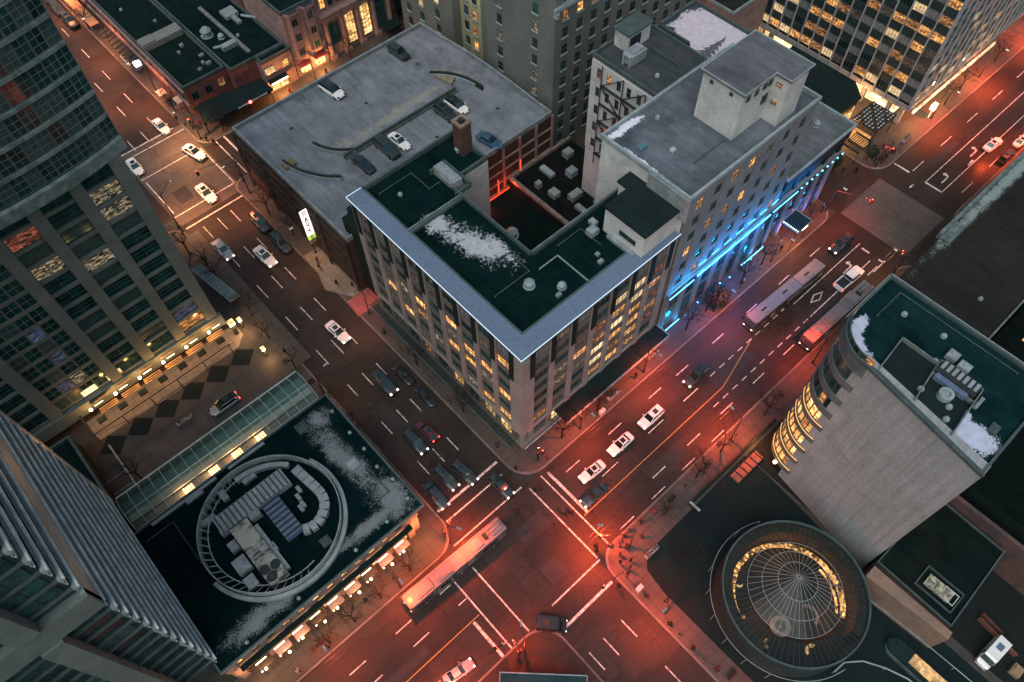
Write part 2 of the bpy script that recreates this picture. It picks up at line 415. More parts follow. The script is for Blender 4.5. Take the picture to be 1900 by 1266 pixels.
# ------------------------------------------------------------------ mesh builder
class MB:
    def __init__(s):
        s.v = []; s.f = []; s.mi = []; s.cur = 0; s.st = []
    def add(s, vs, fs):
        k = len(s.v); s.st.append((k, len(s.f))); s.v += [tuple(v) for v in vs]
        for f in fs:
            s.f.append([i + k for i in f]); s.mi.append(s.cur)
        return s
    def join(s, o, idx):
        k = len(s.v); s.v += o.v
        s.f += [[i + k for i in f] for f in o.f]; s.mi += [idx] * len(o.f)
        return s
    def each(s, name, mats, parent, g=1):
        """every piece (or every g pieces) an object of its own"""
        st = s.st[::g] + [(len(s.v), len(s.f))]
        for (a, fa), (b, fb) in zip(st[:-1], st[1:]):
            q = MB(); q.v = s.v[a:b]; q.f = [[i - a for i in f] for f in s.f[fa:fb]]; q.mi = s.mi[fa:fb]
            q.obj(name, mats, parent)
    def box(s, x0, x1, y0, y1, z0, z1):
        return s.prism([(x0, y0), (x1, y0), (x1, y1), (x0, y1)], z0, z1)
    def prism(s, p, z0, z1):
        a = sum(p[i][0] * p[(i + 1) % len(p)][1] - p[(i + 1) % len(p)][0] * p[i][1] for i in range(len(p)))
        if a < 0: p = p[::-1]
        n = len(p)
        vs = [(x, y, z0) for x, y in p] + [(x, y, z1) for x, y in p]
        fs = [list(range(n))[::-1], list(range(n, 2 * n))] + [[i, (i + 1) % n, n + (i + 1) % n, n + i] for i in range(n)]
        return s.add(vs, fs)
    def obox(s, P, ang, a0, a1, d0, d1, z0, z1):
        u = (math.cos(ang), math.sin(ang)); n = (u[1], -u[0])
        q = lambda a, d: (P[0] + u[0] * a + n[0] * d, P[1] + u[1] * a + n[1] * d)
        return s.prism([q(a0, d0), q(a1, d0), q(a1, d1), q(a0, d1)], z0, z1)
    def tube(s, p, q, r0, r1=None, n=6, caps=True):
        r1 = r0 if r1 is None else r1
        p = Vector(p); q = Vector(q); d = (q - p)
        if d.length < 1e-6: return s
        d.normalize()
        a = d.orthogonal().normalized(); b = d.cross(a)
        vs = []
        for c, r in ((p, r0), (q, r1)):
            for i in range(n):
                t = 2 * PI * i / n
                vs.append(c + a * math.cos(t) * r + b * math.sin(t) * r)
        fs = [[i, (i + 1) % n, n + (i + 1) % n, n + i] for i in range(n)]
        if caps: fs += [list(range(n))[::-1], list(range(n, 2 * n))]
        return s.add(vs, fs)
    def bar(s, p, q, wd, h):
        p = Vector(p); q = Vector(q); d = (q - p).normalized()
        sd_ = Vector((-d.y, d.x, 0))
        if sd_.length < 1e-4: sd_ = Vector((1, 0, 0))
        sd_.normalize(); up = d.cross(sd_).normalized()
        vs = []
        for c in (p, q):
            for a, b in ((-1, -1), (1, -1), (1, 1), (-1, 1)):
                vs.append(c + sd_ * a * wd / 2 + up * b * h / 2)
        return s.add(vs, [[0, 1, 2, 3], [7, 6, 5, 4], [0, 4, 5, 1], [1, 5, 6, 2], [2, 6, 7, 3], [3, 7, 4, 0]])
    def quad(s, a, b, c, d):
        return s.add([a, b, c, d], [[0, 1, 2, 3]])
    def ring(s, c, r0, r1, z0, z1, n=64, a0=0, a1=2 * PI):
        full = abs(a1 - a0 - 2 * PI) < 1e-4
        m = n if full else n + 1
        vs = []
        for i in range(m):
            t = a0 + (a1 - a0) * i / n
            for r, z in ((r0, z0), (r1, z0), (r1, z1), (r0, z1)):
                vs.append((c[0] + r * math.cos(t), c[1] + r * math.sin(t), z))
        fs = []
        for i in range(n):
            j = (i + 1) % m
            for k in range(4):
                l = (k + 1) % 4
                fs.append([i * 4 + k, j * 4 + k, j * 4 + l, i * 4 + l][::-1])
        if not full:
            fs += [[0, 1, 2, 3], [4 * n + 3, 4 * n + 2, 4 * n + 1, 4 * n]]
        return s.add(vs, fs)
    def sphere(s, c, r, n=8, m=6, sz=1):
        vs = [(c[0], c[1], c[2] - r * sz)]
        for j in range(1, m):
            p = -PI / 2 + PI * j / m
            for i in range(n):
                t = 2 * PI * i / n
                vs.append((c[0] + r * math.cos(p) * math.cos(t), c[1] + r * math.cos(p) * math.sin(t), c[2] + r * sz * math.sin(p)))
        vs.append((c[0], c[1], c[2] + r * sz))
        fs = [[0, 1 + (i + 1) % n, 1 + i] for i in range(n)]
        for j in range(m - 2):
            for i in range(n):
                a = 1 + j * n + i; b = 1 + j * n + (i + 1) % n
                fs.append([a, b, b + n, a + n])
        k = 1 + (m - 2) * n; t = len(vs) - 1
        fs += [[k + i, k + (i + 1) % n, t] for i in range(n)]
        return s.add(vs, fs)
    def mesh(s, name, mats, off=(0, 0, 0)):
        me = bpy.data.meshes.new(name)
        me.from_pydata([(v[0] - off[0], v[1] - off[1], v[2] - off[2]) for v in s.v], [], s.f)
        for m in (mats if isinstance(mats, (list, tuple)) else [mats]):
            me.materials.append(M[m] if isinstance(m, str) else m)
        me.polygons.foreach_set('material_index', s.mi)
        me.update()
        return me
    def obj(s, name, mats, parent=None, off=None, smooth=False):
        if not s.v: return None
        if off is None:
            off = tuple(parent.location) if parent is not None else (0, 0, 0)
            if parent is not None and parent.parent is not None:
                off = tuple(parent['_off'])
        me = s.mesh(name, mats, off)
        o = bpy.data.objects.new(name, me)
        col.objects.link(o)
        o.parent = parent
        if smooth:
            me.polygons.foreach_set('use_smooth', [True] * len(me.polygons))
        o['_off'] = off
        return o

def thing(name, label, cat, loc, group=None):
    o = bpy.data.objects.new(name, None); col.objects.link(o)
    o.empty_display_size = .5
    o.location = loc
    o['label'] = label; o['category'] = cat
    if group: o['group'] = group
    return o

def single(name, mb, mats, label, cat, group=None, base=None, smooth=False):
    """a thing that is one mesh; its origin sits at its base"""
    if base is None:
        n = len(mb.v)
        base = (sum(v[0] for v in mb.v) / n, sum(v[1] for v in mb.v) / n, min(v[2] for v in mb.v))
    o = mb.obj(name, mats, None, off=base, smooth=smooth)
    o.location = base
    o['label'] = label; o['category'] = cat
    if group: o['group'] = group
    return o

def struct(name, mb, mats):
    o = mb.obj(name, mats, None)
    o['kind'] = 'structure'
    return o

def copy_tree(o, parent=None):
    c = o.copy(); col.objects.link(c); c.parent = parent
    for ch in [x for x in o.children]:
        copy_tree(ch, c)
    return c

def place(proto, used, loc, rz, label, group=None, scale=1.0, cat=None):
    """the first time moves the prototype itself, afterwards copies it with its parts"""
    o = proto if not used.get(proto.name) else copy_tree(proto)
    used[proto.name] = True
    o.location = loc; o.rotation_euler = (0, 0, rz); o.scale = (scale,) * 3
    o['label'] = label
    if group: o['group'] = group
    return o
USED = {}

# ------------------------------------------------------------------ windows and facades
WM = {}
WIN = {}
def winmesh(wd, h, key, mv=1, mh=0, frame='dtrim', fr=.08, ws=None):
    k = (round(wd, 2), round(h, 2), key, mv, mh, frame, ws)
    if k not in WM:
        m = MB()
        m.cur = 0
        m.box(-wd / 2, wd / 2, -.03, .03, 0, h)
        m.cur = 1
        m.box(-wd / 2, wd / 2, -.09, -.03, 0, fr); m.box(-wd / 2, wd / 2, -.09, -.03, h - fr, h)
        m.box(-wd / 2, -wd / 2 + fr, -.088, -.03, fr, h - fr); m.box(wd / 2 - fr, wd / 2, -.088, -.03, fr, h - fr)
        for i in range(mv):
            x = -wd / 2 + wd * (i + 1) / (mv + 1)
            m.box(x - .035, x + .035, -.086, -.03, fr, h - fr)
        for i in range(mh):
            z = h * (i + 1) / (mh + 1)
            m.box(-wd / 2 + fr, wd / 2 - fr, -.083, -.03, z - .03, z + .03)
        if ws:
            m.cur = 2; m.box(-wd / 2 - .18, wd / 2 + .18, -.26, -.0, -.3, -.01)
        WM[k] = m.mesh('window', [key, frame] + ([ws] if ws else []))
    return WM[k]

def addwin(T, P, ang, a, d, z, wd, h, key, **kw):
    u = (math.cos(ang), math.sin(ang)); n = (u[1], -u[0])
    x = P[0] + u[0] * a + n[0] * d; y = P[1] + u[1] * a + n[1] * d
    WIN.setdefault(T.name, (T, []))[1].append((x, y, z, ang, wd, h, key, kw))

def flush_windows():
    cx = Vector((0, 0, 114))
    for T, L in WIN.values():
        L.sort(key=lambda q: (Vector(q[:3]) - cx).length - q[4] * q[5] * 2)
        for (x, y, z, ang, wd, h, key, kw) in L[:100]:
            o = bpy.data.objects.new('window', winmesh(wd, h, key, **kw))
            col.objects.link(o); o.parent = T
            o.location = Vector((x, y, z)) - T.location
            o.rotation_euler = (0, 0, ang)
        rest = L[100:]
        if rest:
            names = []; verts = []; faces = []; mi = []
            for (x, y, z, ang, wd, h, key, kw) in rest:
                me = winmesh(wd, h, key, **kw)
                idx = []
                for mm in me.materials:
                    if mm not in names: names.append(mm)
                    idx.append(names.index(mm))
                k = len(verts); ca, sa = math.cos(ang), math.sin(ang)
                for v in me.vertices:
                    verts.append((x + v.co.x * ca - v.co.y * sa - T.location.x, y + v.co.x * sa + v.co.y * ca - T.location.y, z + v.co.z - T.location.z))
                for p in me.polygons:
                    faces.append([i + k for i in p.vertices]); mi.append(idx[p.material_index])
            me = bpy.data.meshes.new('window'); me.from_pydata(verts, [], faces)
            for mm in names: me.materials.append(mm)
            me.polygons.foreach_set('material_index', mi); me.update()
            o = bpy.data.objects.new('window', me); col.objects.link(o); o.parent = T
            o['kind'] = 'stuff'

def facade(T, wm, P, ang, W, z0, z1, nc, nr, fw, fh, pick, dep=.3, m0=0, m1=0, mv=1, mh=0, frame='dtrim', sp=.05, off=0, sill=0, smb=None):
    """piers and spandrels proud of the core wall, a window in each cell"""
    cw = (W - m0 - m1) / nc; ch = (z1 - z0) / nr
    pw = cw * (1 - fw)
    if m0: wm.obox(P, ang, 0, m0, 0, dep, z0, z1)
    if m1: wm.obox(P, ang, W - m1, W, 0, dep, z0, z1)
    for i in range(nc + 1):
        a = m0 + i * cw
        wm.obox(P, ang, max(m0, a - pw / 2), min(W - m1, a + pw / 2), 0, dep - .002, z0, z1)
    for j in range(nr + 1):
        z = z0 + j * ch
        lo = max(z0, z - ch * (1 - fh) / 2); hi = min(z1, z + ch * (1 - fh) / 2)
        for i in range(nc):
            a = m0 + i * cw
            (smb or wm).obox(P, ang, a + pw / 2, a + cw - pw / 2, 0, dep - sp, lo, hi)
    for i in range(nc):
        for j in range(nr):
            k = pick(i, j)
            if k is None: continue
            a = m0 + (i + .5) * cw
            z = z0 + j * ch + ch * (1 - fh) / 2
            addwin(T, P, ang, a, off + .05, z, cw - pw, ch * fh, k, mv=mv, mh=mh, frame=frame)
            if sill:
                wm.obox(P, ang, m0 + i * cw + pw / 2 - .1, m0 + (i + 1) * cw - pw / 2 + .1, dep, dep + .16, z - .14, z)

SOUTH = 0.0
WEST = -PI / 2
EAST = PI / 2
NORTH = PI

def chooser(seed, lit, dark=('glass',), keys=('lit_a', 'lit_b', 'lit_c')):
    rr = random.Random(seed)
    def f(i, j):
        if rr.random() < lit: return rr.choice(keys)
        return rr.choice(dark)
    return f

def parapet(m, poly, z0, z1, t=.35):
    """low wall round a flat roof, inside the polygon's edge (polygon counter-clockwise)"""
    n = len(poly)
    a = sum(poly[i][0] * poly[(i + 1) % n][1] - poly[(i + 1) % n][0] * poly[i][1] for i in range(n))
    if a < 0: poly = poly[::-1]
    ins = []
    for i in range(n):
        p0 = Vector(poly[i - 1]); p1 = Vector(poly[i]); p2 = Vector(poly[(i + 1) % n])
        d1 = (p1 - p0).normalized(); d2 = (p2 - p1).normalized()
        n1 = Vector((-d1.y, d1.x)); n2 = Vector((-d2.y, d2.x))
        b = n1 + n2
        b = b / max(.2, b.dot(n1))
        ins.append(p1 + b * t)
    for i in range(n):
        j = (i + 1) % n
        p = [tuple(poly[i]), tuple(poly[j]), tuple(ins[j]), tuple(ins[i])]
        m.prism(p, z0, z1)
    return m
# ================================================================== ground, roads, pavements
m = MB(); m.quad((-600, -500, -.06), (900, -500, -.06), (900, 900, -.06), (-600, 900, -.06)); struct('ground', m, 'ground')
def sheet(name, x0, x1, y0, y1, z, mat):
    m = MB(); m.quad((x0, y0, z), (x1, y0, z), (x1, y1, z), (x0, y1, z)); return struct(name, m, mat)
sheet('road', -200, 400, 17.2, 32.5, 0, 'asphalt')
sheet('road', 17.3, 30.2, 32.5, 115.2, 0, 'asphalt')
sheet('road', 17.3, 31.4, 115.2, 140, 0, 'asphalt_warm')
sheet('road', 17.3, 31.4, 140, 330, 0, 'asphalt')
sheet('road', 31.4, 160, 118, 130.6, 0, 'asphalt')
sheet('road', -120, 17.3, 118, 130.6, 0, 'asphalt')
sheet('road', 19, 30.2, -120, 17.2, 0, 'asphalt')
sheet('road', 111.3, 125, 32.5, 118, 0, 'asphalt')
sheet('road', 111.3, 125, -120, 17.2, 0, 'asphalt')
sheet('crossing', 111.6, 124.7, 17.8, 31.9, .004, 'crosspave')

def rounded(x0, x1, y0, y1, rs, n=8):
    """rectangle with its own corner radii: (x0y0, x1y0, x1y1, x0y1)"""
    p = []
    for (cx, cy, sx, sy, a0, r) in ((x0, y0, 1, 1, 180, rs[0]), (x1, y0, -1, 1, 270, rs[1]), (x1, y1, -1, -1, 0, rs[2]), (x0, y1, 1, -1, 90, rs[3])):
        if r == 0: p.append((cx, cy)); continue
        for i in range(n + 1):
            a = R(a0 + 90 * i / n)
            p.append((cx + sx * r + r * math.cos(a), cy + sy * r + r * math.sin(a)))
    return p
def block(pts, mat='sidewalk', inset=.28):
    k = MB(); k.prism(pts, -.04, .135); struct('kerb', k, 'kerb')
    cx = sum(p[0] for p in pts) / len(pts); cy = sum(p[1] for p in pts) / len(pts)
    xs = [p[0] for p in pts]; ys = [p[1] for p in pts]
    sx = (max(xs) - min(xs) - 2 * inset) / (max(xs) - min(xs)); sy = (max(ys) - min(ys) - 2 * inset) / (max(ys) - min(ys))
    mx = (max(xs) + min(xs)) / 2; my = (max(ys) + min(ys)) / 2
    s = MB(); s.prism([(mx + (x - mx) * sx, my + (y - my) * sy) for x, y in pts], 0, .142); struct('pavement', s, mat)
block(rounded(30.2, 111.3, 32.5, 118, (4.2, 4, 4, 2.5)))
block(rounded(-90, 17.3, 32.6, 115.5, (0, 4, 3, 0)), 'plaza')
block(rounded(31.4, 200, 130.6, 300, (3, 0, 0, 0)))
block(rounded(-120, 17.3, 130.6, 300, (0, 3, 0, 0)))
block(rounded(30.2, 111.3, -120, 17.2, (0, 0, 4, 3.5)))
block(rounded(-120, 19, -120, 16.2, (0, 0, 4, 0)), 'asphalt')
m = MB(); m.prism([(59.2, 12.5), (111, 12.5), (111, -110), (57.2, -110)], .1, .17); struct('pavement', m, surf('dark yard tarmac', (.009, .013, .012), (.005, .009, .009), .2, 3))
block(rounded(125, 400, 32.5, 118, (4, 0, 0, 4)))
block(rounded(125, 400, -120, 17.2, (0, 0, 0, 3)))
m = MB(); m.box(15.4, 19.2, 74, 112, .16, .165); struct('pavement', m, 'sidewalk')
# bulb-out, entrance paving and red paving by the car park
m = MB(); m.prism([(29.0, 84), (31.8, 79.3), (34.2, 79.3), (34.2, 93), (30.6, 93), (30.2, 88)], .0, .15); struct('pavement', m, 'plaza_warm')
m = MB(); m.prism([(30.3, 79.2), (30.0, 75.2), (36.6, 75.2), (36.6, 79.2)], .0, .148); struct('pavement', m, 'red_pave')
# plaza squares and entrance paving west of the street
for i, (x, y) in enumerate([(10.4, 82), (5.6, 82), (.8, 82), (-4, 82), (-8.8, 82), (-13.6, 82), (8, 79.3), (-6.4, 79), (-11.2, 79.2), (3.2, 84.3)]):
    if i > 5 and i != 6: pass
    m = MB(); s = 2.35
    if i < 6: m.prism([(x + s, y), (x, y + s * .92), (x - s, y), (x, y - s * .92)] if True else [(x - s, y - s * .75), (x + s, y - s * .75), (x + s, y + s * .75), (x - s, y + s * .75)], .1, .15)
    if i < 6: struct('paving', m, 'square')
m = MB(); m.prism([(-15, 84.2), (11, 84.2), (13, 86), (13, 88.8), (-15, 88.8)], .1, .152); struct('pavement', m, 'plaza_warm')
m = MB(); m.ring((-2, 128), 44.1, 44.35, .1, .2, 24, R(253), R(289)); struct('kerb', m, 'kerb')

# ---- painted markings, one sheet per kind of line
mk = MB(); Z = .006
def ln(x0, x1, y0, y1, z=Z): mk.quad((x0, y0, z), (x1, y0, z), (x1, y1, z), (x0, y1, z))
def dash_y(x, y0, y1, per=9.3, L=3.6, w_=.16):
    y = y0
    while y < y1: ln(x - w_ / 2, x + w_ / 2, y, min(y + L, y1)); y += per
for x in (20.5, 23.6, 26.5):
    dash_y(x, 43.9, 66, 9.35, 3); dash_y(x, 70.9, 113, 9.4, 3.7)
dash_y(20.8, 139.4, 200, 10.2, 3.8); dash_y(24.1, 139.9, 240, 10.4, 3.8); dash_y(27.2, 142.8, 250, 10.15, 3.9)
for x in (20.2, 23, 26.6): dash_y(x, -60, 12.4, 8.2, 3)
def xline(x0, x1, y, w_=.22): ln(x0, x1, y - w_ / 2, y + w_ / 2)
def yline(y0, y1, x, w_=.22): ln(x - w_ / 2, x + w_ / 2, y0, y1)
# lower crossing
xline(17.6, 29.6, 38.3, .4); xline(17.6, 28.9, 36.2); xline(16.0, 29.6, 32.6)
yline(17.0, 31.6, 30.6 - .2); yline(17.4, 31.9, 33.1); yline(22.9, 31.6, 34.3, .45)
xline(20.8, 30.5, 16.6); xline(19.2, 29.5, 13.2, .4)
yline(16.3, 28.4, 16.0); yline(15.2, 28.6, 12.9 - .2); yline(16.0, 22.4, 11.1, .45)
# upper crossing
xline(17.8, 29.7, 140.1, .3); xline(17.8, 31.2, 138.3); xline(17.6, 30.4, 131.1)
xline(17.6, 30.9, 117.9); xline(17.8, 30.4, 113.9, .3)
yline(118, 130.8, 30.9); yline(118.6, 130.4, 34.2); yline(119, 130, 17.3 + .7); yline(125, 130.6, 36.2, .4); xline(36.2, 44, 124.6)
# Georgia dashes
def dash_x(y, x0, x1, per=9, L=3, w_=.15):
    x = x0
    while x < x1: ln(x, min(x + L, x1), y - w_ / 2, y + w_ / 2); x += per
dash_x(28.6, -70, 12, 8, 2.8); dash_x(25.6, -71, 12.5, 8.2, 2.8); dash_x(19.7, -70, 10, 9, 3)
dash_x(29.7, 36.4, 62, 9.5, 3); dash_x(27.0 - 1.6, 40, 44, 9, 3.6)
dash_x(29.5, 62, 108, 9.2, 3); dash_x(25.5, 50.7, 66, 8.5, 3.6)
dash_x(25.6, 66, 86, 2.4, 1.3); dash_x(21.5, 62, 88, 2.4, 1.3); ln(88, 106, 21.4, 21.58); ln(88, 108, 25.0, 25.15); ln(104.2, 108, 19.5, 19.7)
dash_x(19.9, 45.5, 108, 8.2, 3); dash_x(17.7, 36, 60, 7, 3)
ln(107.2, 107.6, 19.6, 20.6); ln(107.2, 107.6, 22.6, 24.2)
dash_x(28.6, 131, 240, 10, 4); ln(130, 170, 25.2, 25.36); ln(130.2, 170, 21.6, 21.76); dash_x(25.2, 171, 260, 3, 1.5); dash_x(21.6, 171, 260, 3, 1.5)
ln(130, 130.4, 21.6, 25.3); ln(130, 130.4, 28.8, 32.3); dash_x(18.6 + .4, 133, 200, 10, 4); ln(126.8, 128, 26.4, 26.7)
# diamond and turn arrows
def poly(pts): mk.add([(x, y, Z) for x, y in pts], [list(range(len(pts)))])
def diamond(x, y, a, b, t=.22):
    o = [(x - a, y), (x, y - b), (x + a, y), (x, y + b)]; i = [(x - a + t * 2, y), (x, y - b + t), (x + a - t * 2, y), (x, y + b - t)]
    for k in range(4):
        l = (k + 1) % 4; poly([o[k], o[l], i[l], i[k]])
diamond(92.2, 23.2, 1.9, .75)
def arrow(x, y, s=1):
    poly([(x - 1.7 * s, y - .12), (x + .6 * s, y - .12), (x + .6 * s, y + .14), (x - 1.7 * s, y + .14)])
    poly([(x + .45 * s, y + .14), (x + .9 * s, y - .1), (x + 1.1 * s, y + .7), (x + .7 * s, y + .8)])
    poly([(x + .3 * s, y + .75), (x + 1.5 * s, y + .65), (x + .8 * s, y + 1.25)])
arrow(101.8, 23.1); arrow(134, 23.0, 1); arrow(144.5, 23.0, 1)
struct('lane_markings', mk, 'paint')
mk = MB()
ln(-80, 12.3, 22.62, 22.74); ln(33.6, 66, 22.78, 22.9)
poly([(66, 22.78), (66, 22.9), (77, 25.62), (77, 25.5)])
struct('centre_line', mk, 'ypaint')
mk = MB()
for (x, y) in ((24, 45), (25.2, 27), (21, 60), (12, 27), (45, 25), (22, 100), (28, 128), (58, 24), (75, 28.5), (24, 8), (3, 20)):
    mk.ring((x, y), 0, .42, .004, .009, 14)
struct('manhole_covers', mk, 'metal_dark')
mk = MB()
for (x, y, a, b) in ((22, 56, 2.2, 6), (26.5, 27, 5, 2.2), (49, 20, 7, 1.5), (70, 23.8, 9, 1.2), (24.5, 20, 3, 3), (25, 92, 1.3, 8), (21.8, 122, 3, 4), (140, 27, 9, 1.2), (0, 24, 8, 1.2)):
    mk.quad((x - a / 2, y - b / 2, .003), (x + a / 2, y - b / 2, .003), (x + a / 2, y + b / 2, .003), (x - a / 2, y + b / 2, .003))
struct('tarmac_patches', mk, surf('tarmac patch', (.04, .037, .037), (.03, .028, .028), .5, 7))
m = MB()
for (x, y, a, b) in ((32.3, 156, 1.6, 1.3), (31.6, 160.5, 1.5, 1.7)): pass
# ================================================================== main corner office block
T = thing('office_block', 'seven storey beige corner office block with a wide blue grey roof rim', 'office building', (33.9, 37.1, 0))
W_ = MB(); SPB = MB()
X0, Y0, X1, Y1 = 34.4, 37.6, 64.2, 74.4
body = [(X0, Y0), (X1, Y0), (X1, 49), (46.8, 49), (46.8, 66.9), (54.3, 66.9), (54.3, 74.4), (X0, 74.4)]
W_.prism(body, 0, 27.4)
rr = random.Random(5)
def pk_w(i, j):
    if (i, j) in ((7, 3), (6, 2), (6, 3), (5, 4), (5, 2)): return 'lit_a'
    r = rr.random()
    if j == 6: return rr.choice(['blind', 'glass', 'blind', 'lit_dim'])
    if r < .07: return 'lit_a'
    if r < .13: return 'lit_b'
    if r < .25: return 'lit_dim'
    if r < .31: return 'lit_spark'
    return 'glass'
lits = {(3, 1): 'lit_c', (3, 2): 'lit_c', (3, 0): 'lit_b', (4, 5): 'lit_c', (4, 4): 'lit_a', (4, 3): 'lit_c', (4, 2): 'lit_a', (4, 1): 'lit_b', (5, 5): 'lit_c', (5, 4): 'lit_c', (5, 3): 'lit_b', (5, 2): 'lit_a', (5, 1): 'lit_a', (5, 0): 'lit_b',
        (6, 4): 'lit_b', (6, 3): 'lit_red', (6, 2): 'lit_b', (6, 1): 'lit_red', (6, 5): 'lit_red', (2, 3): 'lit_a', (2, 2): 'lit_dim', (4, 0): 'lit_a', (3, 3): 'lit_b', (0, 0): 'lit_b', (2, 4): 'lit_dim', (3, 4): 'lit_red', (1, 3): 'lit_spark', (1, 2): 'lit_spark'}
def pk_s(i, j):
    if (i, j) in lits: return lits[(i, j)]
    if j == 6: return rr.choice(['blind', 'glass', 'lit_dim'])
    return 'lit_dim' if rr.random() < .2 else 'glass'
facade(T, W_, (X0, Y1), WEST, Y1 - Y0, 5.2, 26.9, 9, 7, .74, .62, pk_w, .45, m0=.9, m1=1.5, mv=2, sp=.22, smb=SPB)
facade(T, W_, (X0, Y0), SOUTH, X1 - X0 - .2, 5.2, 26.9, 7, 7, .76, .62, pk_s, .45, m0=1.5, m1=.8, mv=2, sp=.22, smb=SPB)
W_.obox((X0, Y1), WEST, 0, Y1 - Y0 + .45, 0, .35, 0, .9); W_.obox((X0, Y0), SOUTH, 0, X1 - X0, 0, .35, 0, .9)
W_.obox((X0, Y1), WEST, 0, Y1 - Y0 + .45, 0, .47, 4.6, 5.2); W_.obox((X0, Y0), SOUTH, -.45, X1 - X0, 0, .47, 4.6, 5.2)
for i in range(10):
    W_.obox((X0, Y1), WEST, .9 + i * 3.82 - .5, .9 + i * 3.82 + .5, 0, .42, .9, 4.6)
for i in range(8):
    W_.obox((X0, Y0), SOUTH, 1.5 + i * 3.9 - .5, 1.5 + i * 3.9 + .5, 0, .42, .9, 4.6)
W_.box(X0 - .46, X0, Y0 - .46, Y0, .9, 26.9)
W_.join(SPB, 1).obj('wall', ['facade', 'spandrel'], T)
m = MB()
for i in range(10):
    a = .9 + i * 3.82
    m.obox((X0, Y1), WEST, a - .42, a + .42, .46, .62, 21.2 if i < 9 else 20.5, 27.4)
for i in range(8):
    a = 1.5 + i * 3.9
    m.obox((X0, Y0), SOUTH, a - .42, a + .42, .46, .62, 21.2, 27.4)
m.each('pilaster_panel', 'dark_wall', T)
for i in range(9):
    addwin(T, (X0, Y1), WEST, .9 + (i + .5) * 3.82, .06, 1.0, 2.7, 3.2, ['glass', 'lit_dim', 'glass', 'lit_b', 'glass', 'lit_a', 'glass', 'shop', 'shop'][i], mv=2)
for i in range(7):
    addwin(T, (X0, Y0), SOUTH, 1.5 + (i + .5) * 3.9, .06, 1.0, 2.8, 3.2, ['glass', 'shop', 'lit_b', 'glass', 'lit_b', 'glass', 'glass'][i], mv=2)
# roof deck, rim, LED line
rim = MB()
xo, yo = 33.9, 37.1
rim.prism([(xo, yo), (66.3, yo), (66.3, 39.9), (36.6, 39.9), (36.6, 75.1), (xo, 75.1)], 27.42, 28.0)
rim.obj('roof_rim', 'overhang', T)
e = MB(); e.bar((xo - .08, yo - .1, 27.96), (xo - .08, 75.1, 27.96), .08, .12); e.bar((xo - .14, yo - .08, 27.96), (66.3, yo - .08, 27.96), .08, .12)
e.bar((xo, 75.18, 27.96), (36.6, 75.18, 27.96), .08, .12)
e.each('light_line', 'ledline', T)
deck = MB(); deck.prism([(36.6, 39.9), (66.2, 39.9), (66.2, 49), (46.8, 49), (46.8, 66.9), (54.3, 66.9), (54.3, 74.9), (36.6, 74.9)], 27.42, 27.55)
deck.obj('roof', roofmat('dark office roof with snow', (.004, .017, .016), (.002, .012, .012), [(42.0, 56.2, 2.6, 7.0, 14), (40.8, 62.2, 2.2, 2.6, 30), (44.2, 53.2, 1.4, 3.6, 0)], snow=(.37, .4, .43), thr=.53, grain=.2, fine=2.2, crisp=.4, seam=5), T)
p = MB()
p.box(36.6, 46.4, 63.3, 63.9, 27.55, 28.1); p.box(46.45, 46.8, 49.0, 66.9, 27.55, 28.25); p.box(46.8, 66, 48.65, 49.0, 27.55, 28.3)
p.box(36.62, 36.9, 39.95, 74.6, 27.55, 28.02); p.box(36.9, 62, 39.92, 40.2, 27.55, 28.02)
p.box(36.62, 54.3, 74.55, 74.9, 27.55, 28.35); p.box(53.95, 54.3, 66.9, 74.55, 27.55, 28.35); p.box(46.8, 53.95, 66.9, 67.25, 27.55, 28.3)
p.obj('parapet', 'dtrim', T)
p = MB(); p.box(49.25, 49.4, 40.2, 46.3, 27.55, 27.75); p.box(45.8, 49.4, 46.3, 46.42, 27.55, 27.75)
p.box(36.62, 46.4, 63.95, 64.05, 28.0, 28.14); p.box(46.8, 60, 49.02, 49.1, 28.2, 28.33)
p.each('roof_edge_strip', 'trim', T)
# pale blank wall of the rear wing, in stepped plan
p = MB(); p.box(50.6, 54.36, 66.82, 66.9, 0, 27.4); p.box(54.3, 54.36, 66.9, 74.4, 0, 27.4); p.box(46.82, 50.6, 66.84, 66.9, 0, 27.4)
p.obj('rear_wall', surf('pale rear wall', (.42, .38, .37), (.32, .29, .27), .25, 3), T)
addwin(T, (50, 66.8), SOUTH, -1.2, .06, 20.5, 1.2, 2.2, 'lit_a')
# upper little block on the roof (pen with machinery)
m = MB(); m.box(48.6, 49.0, 64.4, 70.6, 27.56, 28.7); m.box(46.0, 48.58, 70.3, 70.6, 27.56, 28.5); m.box(46.0, 48.58, 64.4, 64.7, 27.56, 28.3); m.each('plant_screen', 'dtrim', T)
u = single('rooftop_unit', MB().box(46.5, 48.2, 65.5, 70.2, 27.56, 29.2).box(46.7, 48.0, 65.9, 69.8, 29.2, 29.35).box(46.3, 46.5, 66, 69, 28, 28.8), 'metal', 'long ribbed air handling unit behind the screen on the office block roof', 'air unit')
m = MB(); m.tube((52.3, 71.3, 27.55), (52.3, 71.3, 28.2), .45, .45, 12); m.tube((52.3, 71.3, 28.2), (52.3, 71.3, 28.5), .62, .3, 12)
single('roof_vent', m, 'trim', 'round pale vent beside the brown chimney on the office block roof', 'vent', 'vents on the office roof')
def plamp(x, y, z, c, e, r=.25, parent=None, name='lamp_light'):
    l = bpy.data.lights.new(name, 'POINT'); l.energy = e; l.color = c; l.shadow_soft_size = r
    o = bpy.data.objects.new(name, l); col.objects.link(o); o.location = (x, y, z)
    if parent is not None: o.parent = parent; o.location = (x - parent.location.x, y - parent.location.y, z - parent.location.z)
    return o
